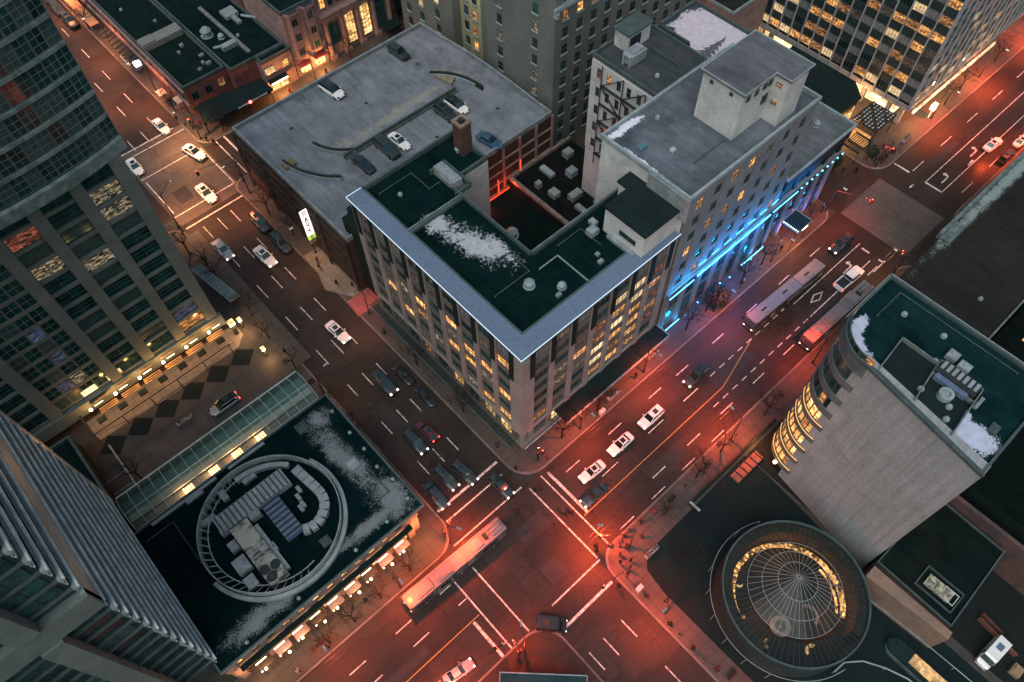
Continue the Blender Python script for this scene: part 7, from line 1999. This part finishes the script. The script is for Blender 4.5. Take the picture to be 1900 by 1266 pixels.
def signal(x, y, h, arm, ang, c, e, label, lens='lampred'):
    T = thing('traffic_signal', label, 'traffic signal', (x, y, .14), 'traffic signals at the crossings')
    m = MB(); m.tube((x, y, .14), (x, y, h), .13, .1, 8); m.obj('post', 'metal_dark', T)
    dx, dy = math.cos(R(ang)), math.sin(R(ang))
    m = MB(); m.tube((x, y, h - .2), (x + dx * arm, y + dy * arm, h), .07, .05, 6); m.obj('arm', 'metal_dark', T)
    ex, ey = x + dx * arm, y + dy * arm
    m = MB(); m.box(ex - .2, ex + .2, ey - .2, ey + .2, h - 1.1, h - .05)
    for k in range(3): m.tube((ex, ey, h - .25 - k * .32), (ex - dx * .34, ey - dy * .34, h - .25 - k * .32), .13, .13, 8)
    m.obj('signal_head', 'metal_dark', T)
    m = MB(); m.tube((ex - dx * .34, ey - dy * .34, h - .25), (ex - dx * .36, ey - dy * .36, h - .25), .11, .11, 8); m.sphere((ex, ey, h + .02), .09, 6, 4); m.obj('lens', lens, T)
    m = MB(); m.box(x - .3, x + .3, y - .22, y + .22, 2.3, 3.1); m.obj('walk_box', 'metal_dark', T)
    if e: plamp(ex - dx * .9, ey - dy * .9, h - .5, c, e * 6, .12, T)
signal(33.9, 15.9, 6.2, 3.2, 140, (1, .06, .04), 420, 'traffic signal with a long arm at the bright red corner')
signal(31.5, 12.2, 6, 4.8, 172, (1, .06, .04), 140, 'traffic signal over the right end of the lower crosswalk')
signal(34.6, 34.2, 5.2, 1.0, -90, (1, .1, .05), 160, 'traffic signal at the office block corner')
signal(15.8, 34.4, 5.2, 1.5, 0, (1, .06, .02), 260, 'added red traffic signal at the podium corner of the lower crossing')  # signal added to throw red light on the trolleybus
signal(12.9, 14.9, 5.2, 1.2, 90, (1, .06, .02), 260, 'added red traffic signal at the left end of the bottom crosswalk')  # signal added as a second red source for this crossing
signal(32.3, 116.6, 7.5, 7.2, 172, (1, .3, .1), 0, 'traffic signal with a very long arm over the upper crossing')
signal(34.5, 133.4, 6, 3.0, -170, (1, .2, .1), 0, 'traffic signal at the shop side of the upper crossing')
signal(109.9, 34.0, 6, 6.5, -65, (1, .08, .06), 130, 'traffic signal arm with red lamp over the lane near the hotel canopy')
signal(105.5, 16.9, 6, 1.2, 40, (1, .3, .1), 0, 'traffic signal at the corner of the big brown roof')
signal(126.5, 34.2, 6, 1.4, -90, (1, .06, .05), 90, 'traffic signal at the near corner of the office tower')

# ================================================================== bare winter trees
def tree_mesh(seed, h=8.0):
    rr = random.Random(seed)
    tk = MB(); br = MB()
    th = h * .34
    tk.tube((0, 0, 0), (rr.uniform(-.1, .1), rr.uniform(-.1, .1), th), .15, .11, 7)
    def grow(p, d, L, r, lev):
        q = p + d * L
        br.tube(p, q, r, r * .62, 4 if lev > 1 else 5, caps=False)
        if lev == 0: return
        n = rr.choice([2, 3, 3, 4]) if lev > 1 else rr.choice([3, 4, 5])
        for _ in range(n):
            s = rr.uniform(.35, 1.0)
            b = p + d * L * s
            v = Vector((rr.gauss(0, .75), rr.gauss(0, .75), rr.gauss(.25, .45)))
            nd_ = (d * .9 + v).normalized()
            grow(b, nd_, L * rr.uniform(.5, .78), r * .52, lev - 1)
    top = Vector((0, 0, th - .05))
    for k in range(5):
        a = 2 * PI * k / 5 + rr.uniform(-.4, .4)
        grow(top, Vector((math.cos(a) * .55, math.sin(a) * .55, 1)).normalized(), h * rr.uniform(.24, .33), .075, 4)
    return tk, br
tprotos = []
for s in (3, 11, 29):
    T = thing('bare_tree', '', 'tree', (0, 0, 0)); a, b = tree_mesh(s)
    a.obj('trunk', 'bark', T); b.obj('crown', 'bark', T); tprotos.append(T)
TR = [
    (40, 34.3, 'bare tree nearest the office block corner on the red street'), (47.8, 34.0, 'bare tree second from the office block corner on the red street'), (70, 34.4, 'bare tree right of the flat canopy end'), (75.5, 34.6, 'bare tree left of the dark round bush by the hotel'),
    (84.6, 34.2, 'bare tree between two blue lit hotel bays'), (90.8, 34.4, 'bare tree left of the hotel entrance canopy'), (104.6, 34.8, 'bare tree right of the hotel entrance canopy'),
    (56.6, 15.6, 'bare tree beside the lower lamp post on the red street'), (50.5, 15.4, 'bare tree left of the lower lamp post on the red street'), (42.5, 14.8, 'bare tree beside the bright red corner'), (66.8, 15.0, 'bare tree near the curved balconies'),
    (15.2, 108, 'bare tree at the top of the pavement beside the left tower'), (16.2, 103, 'bare tree second down beside the left tower'), (15.9, 98.5, 'bare tree third down beside the left tower'), (16.2, 88, 'bare tree below the narrow glass canopy'), (15.8, 82, 'bare tree by the small yellow lantern'), (15.9, 74, 'bare tree above the glass arcade end'), (16.2, 64, 'bare tree at the end of the glass arcade'), (16.3, 47, 'bare tree along the podium street side'), (16.3, 56, 'bare tree upper on the podium street side'),
    (31.4, 48.5, 'bare tree halfway along the glass canopy'), (31.4, 60.5, 'bare tree near the upper end of the glass canopy'), (31.5, 106, 'bare tree beside the dark car along the car park'), (32, 98.4, 'bare tree above the PARK sign'),
    (3.5, 33.8, 'bare tree in front of the right part of the cafe'), (-5.5, 33.7, 'bare tree in front of the middle of the cafe'), (-1.2, 33.8, 'bare tree between two others in front of the cafe'), (9, 34, 'bare tree at the right end of the cafe'),
    (128, 33.9, 'bare tree at the office tower corner'), (152, 34.6, 'bare tree in the lit strip below the office tower'), (158, 34.8, 'bare tree second in the lit strip below the office tower'), (172, 34.6, 'bare tree far along the office tower front'),
    (32.5, 144, 'bare tree beside the pale shelter roof near the crossing'), (37, 131.8, 'bare tree at the corner by the black canopy'), (30.8 + 1, 182, 'bare tree in the row of dark cars'), (-13, 73.5, 'bare tree at the far left of the plaza'), (70, 132.5, 'bare tree in front of the columned building'), (39.4, 8.4, 'bare tree in the dark forecourt'), (118, 47, 'bare tree behind the hotel wing'),
]
rr = random.Random(55)
for k, (x, y, l) in enumerate(TR):
    place(tprotos[k % 3], USED, (x, y, .14), rr.uniform(0, 6.28), l, 'bare street trees', rr.uniform(.85, 1.15))
# dark evergreen bushes
def bush(x, y, r, label):
    rr = random.Random(int(x * 7)); m = MB()
    for _ in range(520):
        d = Vector((rr.gauss(0, 1), rr.gauss(0, 1), rr.gauss(0, .8))).normalized() * r * rr.uniform(.55, 1.05)
        c = Vector((x, y, r + .1)) + d; s = rr.uniform(.1, .22) * r
        u = Vector((rr.gauss(0, 1), rr.gauss(0, 1), rr.gauss(0, 1))).normalized() * s; v = u.orthogonal().normalized() * s * .6
        m.add([c - u, c + v, c + u, c - v], [[0, 1, 2, 3]])
    m.tube((x, y, .14), (x, y, r), .1, .06, 6)
    single('round_bush', m, surf('evergreen leaves', (.03, .05, .03), (.015, .028, .02), 3, 6, world=False), label, 'bush', base=(x, y, .14))
bush(78.3, 34.6, 2.0, 'dark round evergreen bush on the pavement left of the blue hotel columns')
bush(128.5, 36.5, 1.2, 'dark clipped bush beside the ribbed shelter')
bush(121, 40.0, 1.3, 'dark bush at the end of the hotel wing')

# ================================================================== people
def person_mesh(pose, seed):
    """one skinned figure: torso, neck, head, tapering limbs, hands with five fingers"""
    V = []; Ed = []; Rd = []
    def add(p, r, parent=None):
        V.append(p); Rd.append(r)
        if parent is not None: Ed.append((parent, len(V) - 1))
        return len(V) - 1
    st = .32 if pose == 'walk' else .05
    pel = add((0, 0, .95), (.15, .12)); wa = add((0, 0, 1.12), (.135, .10), pel); ch = add((.01, 0, 1.34), (.165, .115), wa)
    nk = add((.01, 0, 1.5), (.06, .06), ch); hd = add((.02, 0, 1.58), (.085, .09), nk); h2 = add((.02, 0, 1.68), (.095, .105), hd); add((.01, 0, 1.76), (.06, .07), h2)
    for s in (-1, 1):
        f = s * st
        hip = add((0, s * .1, .9), (.1, .1), pel); kn = add((f * .55 + .03, s * .11, .5), (.065, .065), hip); an = add((f, s * .11, .09), (.045, .045), kn); add((f + .16, s * .12, .04), (.04, .03), an)
        sh = add((0, s * .2, 1.42), (.06, .06), ch); 
        el = add((-f * .5 - .02, s * .27, 1.15), (.045, .045), sh); wr = add((-f * .8 + .1, s * .27, .92), (.032, .032), el); pm = add((-f * .85 + .13, s * .27, .85), (.03, .022), wr)
        for k in range(4):
            b = add((-f * .85 + .115 + k * .018, s * .275, .79), (.009, .009), pm); add((-f * .85 + .12 + k * .018, s * .265, .75 - (.012 if k in (1, 2) else 0)), (.008, .008), b)
        t = add((-f * .85 + .165, s * .25, .83), (.01, .01), pm); add((-f * .85 + .185, s * .24, .80), (.008, .008), t)
    me = bpy.data.meshes.new('body'); me.from_pydata(V, Ed, []); o = bpy.data.objects.new('tmp', me); col.objects.link(o)
    sk = o.modifiers.new('s', 'SKIN'); sk.use_smooth_shade = True
    for i, d in enumerate(me.skin_vertices[0].data): d.radius = Rd[i]; d.use_root = (i == 0)
    sb = o.modifiers.new('b', 'SUBSURF'); sb.levels = 1; sb.render_levels = 1
    dg = bpy.context.evaluated_depsgraph_get()
    r = bpy.data.meshes.new_from_object(o.evaluated_get(dg)); bpy.data.objects.remove(o)
    return r
PM = {}
for ps in ('walk', 'stand'): PM[ps] = person_mesh(ps, 1)
def clothed(ps, topc, legc):
    k = (ps, topc, legc)
    if k not in PM:
        me = PM[ps].copy(); me.materials.clear()
        for n_ in ('skin', 'cl_' + topc, 'cl_' + legc): me.materials.append(M[n_])
        for p in me.polygons:
            z = p.center.z; ay = abs(p.center.y)
            p.material_index = 0 if (z > 1.5 or (z < .9 and ay > .2)) else (1 if z > .88 else 2)
            if z < .1: p.material_index = 2
        PM[k] = me
    return PM[k]
hairm = MB(); hairm.sphere((.0, 0, 1.7), .115, 10, 8, 1.0); hairme = hairm.mesh('hair', 'hair')
coat = {}
def coatmesh(c):
    if c not in coat:
        m = MB(); secs = []
        for z, rx, ry in ((.72, .2, .22), (.95, .17, .2), (1.15, .155, .19), (1.36, .17, .235), (1.46, .1, .15)):
            secs.append([(rx * math.cos(2 * PI * i / 14), ry * math.sin(2 * PI * i / 14), z) for i in range(14)])
        loft(m, secs); coat[c] = m.mesh('coat', 'cl_' + c)
        coat[c].polygons.foreach_set('use_smooth', [True] * len(coat[c].polygons))
    return coat[c]
def person(x, y, deg, ps, topc, legc, label, z=.14, group='people on foot'):
    T = bpy.data.objects.new('person', clothed(ps, topc, legc)); col.objects.link(T)
    T.location = (x, y, z); T.rotation_euler = (0, 0, R(deg)); T['label'] = label; T['category'] = 'person'; T['group'] = group
    for n_, me in (('hair', hairme), ('coat', coatmesh(topc))):
        o = bpy.data.objects.new(n_, me); col.objects.link(o); o.parent = T
    return T
PP = [
    (31.4, 24.7, 90, 'walk', 'black', 'black', 'person in black walking on the right hand crosswalk, left one of a pair', .01),
    (32.2, 24.2, 90, 'walk', 'black', 'navy', 'person in dark coat walking on the right hand crosswalk, right one of a pair', .01),
    (31.5, 18.4, -90, 'walk', 'navy', 'black', 'person nearing the bright red corner on the crosswalk, upper one', .01),
    (31.0, 17.8, -90, 'walk', 'black', 'black', 'person nearing the bright red corner on the crosswalk, lower one', .01),
    (35.4, 16.4, 200, 'stand', 'black', 'black', 'person waiting right behind the signal post at the bright red corner', .14),
    (34.6, 15.2, 180, 'stand', 'red', 'black', 'person in a dark red coat waiting at the bright red corner', .14),
    (33.5, 13.4, 90, 'stand', 'black', 'navy', 'person standing below the bright red corner', .14),
    (32.6, 12.8, 60, 'walk', 'grey', 'black', 'person in grey walking below the bright red corner', .14),
    (29.6, 12.0, 170, 'walk', 'black', 'black', 'person at the right end of the lower crosswalk', .01),
    (30.6, 30.6, -60, 'walk', 'black', 'navy', 'person stepping off the kerb at the office block corner', .01),
    (31.4, 30.2, -60, 'walk', 'navy', 'black', 'person following off the kerb at the office block corner', .01),
    (31.0, 3.6, -90, 'walk', 'black', 'black', 'person walking alone down the right pavement below the crossing', .14),
    (30.9, -.7, -90, 'walk', 'black', 'navy', 'person with dark coat farther down the right pavement', .14),
    (31.4, 8.2, 90, 'walk', 'navy', 'navy', 'person in navy by the start of the right pavement', .14),
    (12.2, 17.3, 20, 'walk', 'pale', 'grey', 'person in a pale coat at the bottom end of the left crosswalk', .01),
    (10.9, 17.6, 10, 'walk', 'black', 'black', 'person in black behind the one in a pale coat', .01),
    (-10.8, 33.6, -60, 'walk', 'pale', 'black', 'person in a pale coat on the pavement below the cafe', .14),
    (31.0, 88.6, 90, 'walk', 'brown', 'black', 'person in brown under the PARK sign', .14),
    (31.6, 90.0, -90, 'stand', 'red', 'navy', 'person in red beside the foot of the PARK sign', .14),
    (31.2, 83.4, -90, 'walk', 'black', 'black', 'person on the lit paving below the PARK sign', .14),
    (33.0, 81.0, -90, 'walk', 'navy', 'black', 'person at the dark lower tip of the lit paving', .14),
    (31.4, 141.0, -80, 'stand', 'black', 'black', 'person at the back of the crowd at the upper crossing', .14),
    (31.9, 138.6, -80, 'stand', 'grey', 'black', 'person in grey in the crowd at the upper crossing', .14),
    (32.6, 136.6, -100, 'stand', 'navy', 'black', 'person in navy in the crowd at the upper crossing', .14),
    (33.4, 135.6, -120, 'stand', 'black', 'navy', 'person at the right of the crowd at the upper crossing', .14),
    (34.2, 136.8, -90, 'walk', 'red', 'black', 'person in red at the right of the crowd at the upper crossing', .14),
    (32.9, 131.5, -90, 'stand', 'brown', 'black', 'person in brown at the front of the crowd at the upper crossing', .14),
    (33.6, 129.8, -90, 'walk', 'black', 'black', 'person crossing towards the car park corner', .01),
    (127.2, 35.0, -90, 'stand', 'black', 'black', 'person leftmost in the group at the office tower corner', .14),
    (128.6, 34.4, -100, 'stand', 'navy', 'black', 'person in navy in the group at the office tower corner', .14),
    (129.6, 34.0, -60, 'stand', 'black', 'navy', 'person nearest the kerb at the office tower corner', .14),
    (130.8, 34.9, 180, 'walk', 'grey', 'black', 'person in grey joining the group at the office tower corner', .14),
    (126.4, 36.6, -90, 'walk', 'brown', 'black', 'person in brown by the ribbed shelter', .14),
    (122.4, 36.0, 0, 'walk', 'black', 'black', 'person crossing by the end of the hotel wing', .01),
    (120.4, 37.8, 0, 'walk', 'navy', 'black', 'person in navy crossing by the end of the hotel wing', .01),
    (38.8, 16.2, 180, 'walk', 'black', 'black', 'person walking along the red kerb beyond the bright corner', .14),
    (29.8 + 1, 35.2, 90, 'walk', 'black', 'navy', 'person at the corner end of the glass canopy', .14),
    (35.6, 33.4, 0, 'stand', 'red', 'black', 'person in red by the office block corner signal', .14),
    (48.4, 15.7, 0, 'walk', 'grey', 'black', 'person in grey on the lower pavement of the red street', .14),
    (95.8, 34.0, 0, 'walk', 'black', 'black', 'person on the orange lit pavement left of the hotel canopy', .14),
    (96.8, 35.0, -90, 'stand', 'pale', 'black', 'person in a pale top beside the hotel entrance canopy', .14),
    (85.0, 34.0, 180, 'stand', 'pale', 'navy', 'person in a pale top in front of the blue hotel columns', .14),
    (53.5, 131.9, 0, 'walk', 'red', 'black', 'person outside the orange shop doorway', .14),
    (63, 131.8, 180, 'walk', 'black', 'black', 'person under the bay windows', .14),
    (6.5, 34.8, 180, 'stand', 'brown', 'black', 'person at the right end of the cafe awnings', .14),
    (1.6, 35.0, 0, 'walk', 'black', 'black', 'person in the middle of the cafe awnings', .14),
    (-6.8, 34.8, 0, 'walk', 'grey', 'navy', 'person in grey near the left cafe awnings', .14),
]
PP += [
    (37.2, 14.6, 30, 'stand', 'navy', 'black', 'person in navy waiting by the dark forecourt edge', .14),
    (36.4, 17.0 - .4, 120, 'stand', 'grey', 'black', 'person in grey at the kerb right of the long armed signal', .14),
    (33.0, 15.0, 150, 'stand', 'brown', 'black', 'person in brown at the middle of the bright red corner', .14),
    (32.2, 14.2, 190, 'stand', 'black', 'grey', 'person with grey trousers at the kerb of the bright red corner', .14),
    (31.4, -4.6, -90, 'walk', 'red', 'black', 'person in red walking beside the bollards', .14),
    (32.4, -9.0, 90, 'walk', 'grey', 'navy', 'person in grey near the bottom right bench', .14),
    (33.0, 6.0, -80, 'walk', 'brown', 'black', 'person in brown along the dark slab edge', .14),
    (41.5, 15.9, 0, 'walk', 'red', 'black', 'person in red on the lower pavement near the bare tree', .14),
    (53.0, 15.6, 180, 'walk', 'black', 'navy', 'person in black between two bare trees on the lower pavement', .14),
    (44.6, 34.6, 180, 'walk', 'pale', 'black', 'person in a pale coat under the flat dark canopy', .14),
    (56.6, 33.8, 0, 'walk', 'black', 'black', 'person in black near the canopy lamp post', .14),
    (30.9, 51.5, -90, 'walk', 'grey', 'black', 'person in grey beside the long glass canopy', .14),
    (131.8, 36.2, 0, 'walk', 'red', 'navy', 'person in red under the pergola', .14),
    (16.3, 77.6, 90, 'walk', 'black', 'black', 'person in black on the pavement above the arcade end', .14),
]
for p in PP: person(p[0], p[1], p[2], p[3], p[4], p[5], p[6], p[7] if len(p) > 7 else .14)

# ================================================================== small street furniture
for k, (x, y, l) in enumerate([(47.0, 33.5, 'litter bin by the bare tree on the red street'), (33.0, 17.0, 'litter bin at the bright red corner'), (31.2, 69.5, 'litter bin at the red paving'), (15.9, 92, 'litter bin below the narrow glass canopy'), (132.5, 34, 'litter bin at the office tower corner'), (31.4, 40.2, 'litter bin near the office block corner')]):
    m = MB(); m.tube((x, y, .14), (x, y, 1.0), .3, .33, 10); m.tube((x, y, 1.0), (x, y, 1.12), .36, .2, 10)
    single('litter_bin', m, 'metal_dark', l, 'litter bin', 'litter bins', base=(x, y, .14))
for k, (x, y, l) in enumerate([(47.8, 33.0, 'white news box in front of the second lamp post'), (31.5, 9.8, 'white news box below the bright red corner')]):
    m = MB(); m.box(x - .5, x + .5, y - .3, y + .3, .14, 1.1); m.box(x - .52, x + .52, y - .32, y + .32, 1.1, 1.18); single('news_box', m, 'white_wall', l, 'news box', 'news boxes', base=(x, y, .14))
m = MB(); m.box(145.6, 147.0, 34.3, 35.3, 2.4, 3.6); m.tube((146.3, 34.8, .14), (146.3, 34.8, 2.4), .08, .08, 6)
single('kiosk_lantern', m, emit('kiosk lantern', (1, .8, .45), 1.4), 'square glowing kiosk lantern on the pavement by the office tower', 'lantern', base=(146.3, 34.8, .14))
# overhead trolley wires along the red street and across the crossings
def wire(p, q, label):
    m = MB(); m.tube(p, q, .02, .02, 4); single('trolley_wire', m, 'metal_dark', label, 'wire', 'overhead trolley wires', base=p)
for k, y in enumerate((29.9, 30.5, 18.4, 19.0)):
    wire((-80, y, 5.8), (240, y, 5.8), ['outer', 'inner', 'inner', 'outer'][k] + ' overhead trolley wire on the ' + ('upper' if k < 2 else 'lower') + ' side of the red street')
# ---- more small things: bollards, planters, benches, roof pipes
for k in range(7):
    x, y = 33.0 + k * .0 + 1.6 * math.sin(k * .26 + .2), 4.0 - k * 2.2
    m = MB(); m.tube((31.1, y, .14), (31.1, y, 1.0), .09, .08, 8); m.sphere((31.1, y, 1.02), .1, 8, 5)
    single('bollard', m, 'metal_dark', 'dark bollard on the lower right kerb, number %s from the crossing' % ['one', 'two', 'three', 'four', 'five', 'six', 'seven'][k], 'bollard', 'bollards on the lower right kerb', base=(31.1, y, .14))
for k, (x, y, l) in enumerate([(62, 34.9, 'long planter under the end of the flat dark canopy'), (51.5, 34.0, 'long planter below the middle of the flat dark canopy'), (36.8, 12.2, 'long planter at the edge of the dark forecourt'), (12.6, 72.4, 'long planter between the arcade and the silver hatchback'), (-3, 79.5 - 1.6, 'long planter by the dark plaza squares'), (137.5, 34.3, 'long planter at the office tower corner')]):
    m = MB(); m.cur = 0; m.box(x - 1.3, x + 1.3, y - .35, y + .35, .14, .7); m.cur = 1
    rr = random.Random(k)
    for _ in range(90):
        c = Vector((x + rr.uniform(-1.2, 1.2), y + rr.uniform(-.3, .3), .7 + rr.uniform(0, .35))); u = Vector((rr.gauss(0, 1), rr.gauss(0, 1), rr.gauss(0, 1))).normalized() * .13; v = u.orthogonal().normalized() * .08
        m.add([c - u, c + v, c + u, c - v], [[0, 1, 2, 3]])
    single('planter', m, ['concrete', surf('planter leaves', (.03, .06, .025), (.015, .03, .015), 4, 8)], l, 'planter', 'planters on the pavements', base=(x, y, .14))
for k, (x, y, l) in enumerate([(45, 15.6, 'bench on the lower pavement of the red street'), (32.3, -6.5, 'bench by the bollards'), (16.0, 69.8, 'bench near the arcade street end')]):
    T = thing('bench', l, 'bench', (x, y, .14), 'benches on the pavements')
    m = MB(); m.box(x - .8, x + .8, y - .22, y + .22, .5, .58); m.obj('seat', 'bark', T)
    m = MB(); m.box(x - .8, x + .8, y + .2, y + .26, .6, .95); m.obj('backrest', 'bark', T)
    for sx in (-.6, .6):
        q = MB(); q.box(x + sx - .05, x + sx + .05, y - .2, y + .2, .14, .5); q.obj('leg', 'metal_dark', T)
def pipe(name, pts, r, mat, label, cat='pipe', grp='pipes on the roofs'):
    m = MB()
    for a, b in zip(pts[:-1], pts[1:]): m.tube(a, b, r, r, 6)
    for a in pts: m.box(a[0] - r * 1.6, a[0] + r * 1.6, a[1] - r * 1.6, a[1] + r * 1.6, a[2] - r * 2, a[2] - r)
    single(name, m, mat, label, cat, grp, base=pts[0])
pipe('roof_pipe', [(38.2, 47, 27.85), (44.5, 47, 27.85), (44.5, 50.5, 27.85)], .07, 'dtrim', 'thin pipe with one bend below the snow patch on the office block roof')
pipe('roof_pipe', [(38, 72.5, 27.85), (44, 72.5, 27.85), (44, 68.2, 27.85), (46, 68.2, 27.85)], .07, 'dtrim', 'thin pipe feeding the ribbed unit on the office block roof')
pipe('roof_pipe', [(50.5, 47.5, 27.85), (55, 47.5, 27.85), (55, 43.6, 27.85)], .06, 'dtrim', 'thin pipe among the boxes left of the stair penthouse')
pipe('roof_pipe', [(-15.6, 58.5, 10.25), (-11.8, 58.5, 10.25), (-11.8, 51, 10.25)], .08, 'dtrim', 'thin pipe left of the metal ring on the podium roof')
pipe('roof_pipe', [(9.6, 41.8, 10.25), (12.8, 41.8, 10.25), (12.8, 47, 10.25)], .07, 'dtrim', 'thin pipe in the grey snow at the right of the podium roof')
pipe('roof_pipe', [(67, 9.5, 35.2), (71.8, 9.5, 35.2), (71.8, -6, 35.2)], .07, 'dtrim', 'long thin pipe along the far edge of the curved building roof')
pipe('roof_pipe', [(70, 41, 35.35), (76.4, 41, 35.35)], .07, 'dtrim', 'thin pipe running to the hotel penthouse')
pipe('roof_pipe', [(84, 56, 35.05), (84, 62.5, 35.05)], .07, 'dtrim', 'thin pipe across the roof of the fire escape building')
for k, (x, y, z, l) in enumerate([(70.2, 2.5, 34.95, 'small round vent by the far parapet of the curved building'), (69.5, 7.4, 34.95, 'small round vent near the back corner of the curved building'), (91, 48.5, 35.1, 'small round vent behind the hotel penthouse'), (73, 50.5, 35.1, 'small round vent near the snowy parapet of the hotel'), (80, 56.8, 34.8, 'white dot vent on the fire escape building'), (40.2, 70.4, 27.55, 'small round vent at the back of the office roof'), (52, 146, 7.75, 'small vent behind the pale ridge'), (38, 172, 7.35, 'small vent far along the brick block'), (120, 6, 15.0, 'small vent on the brown roof'), (98, 3, 15.0, 'second small vent on the brown roof nearer the curved building')]):
    vent(x, y, z, .3, l, 'small round roof vents')
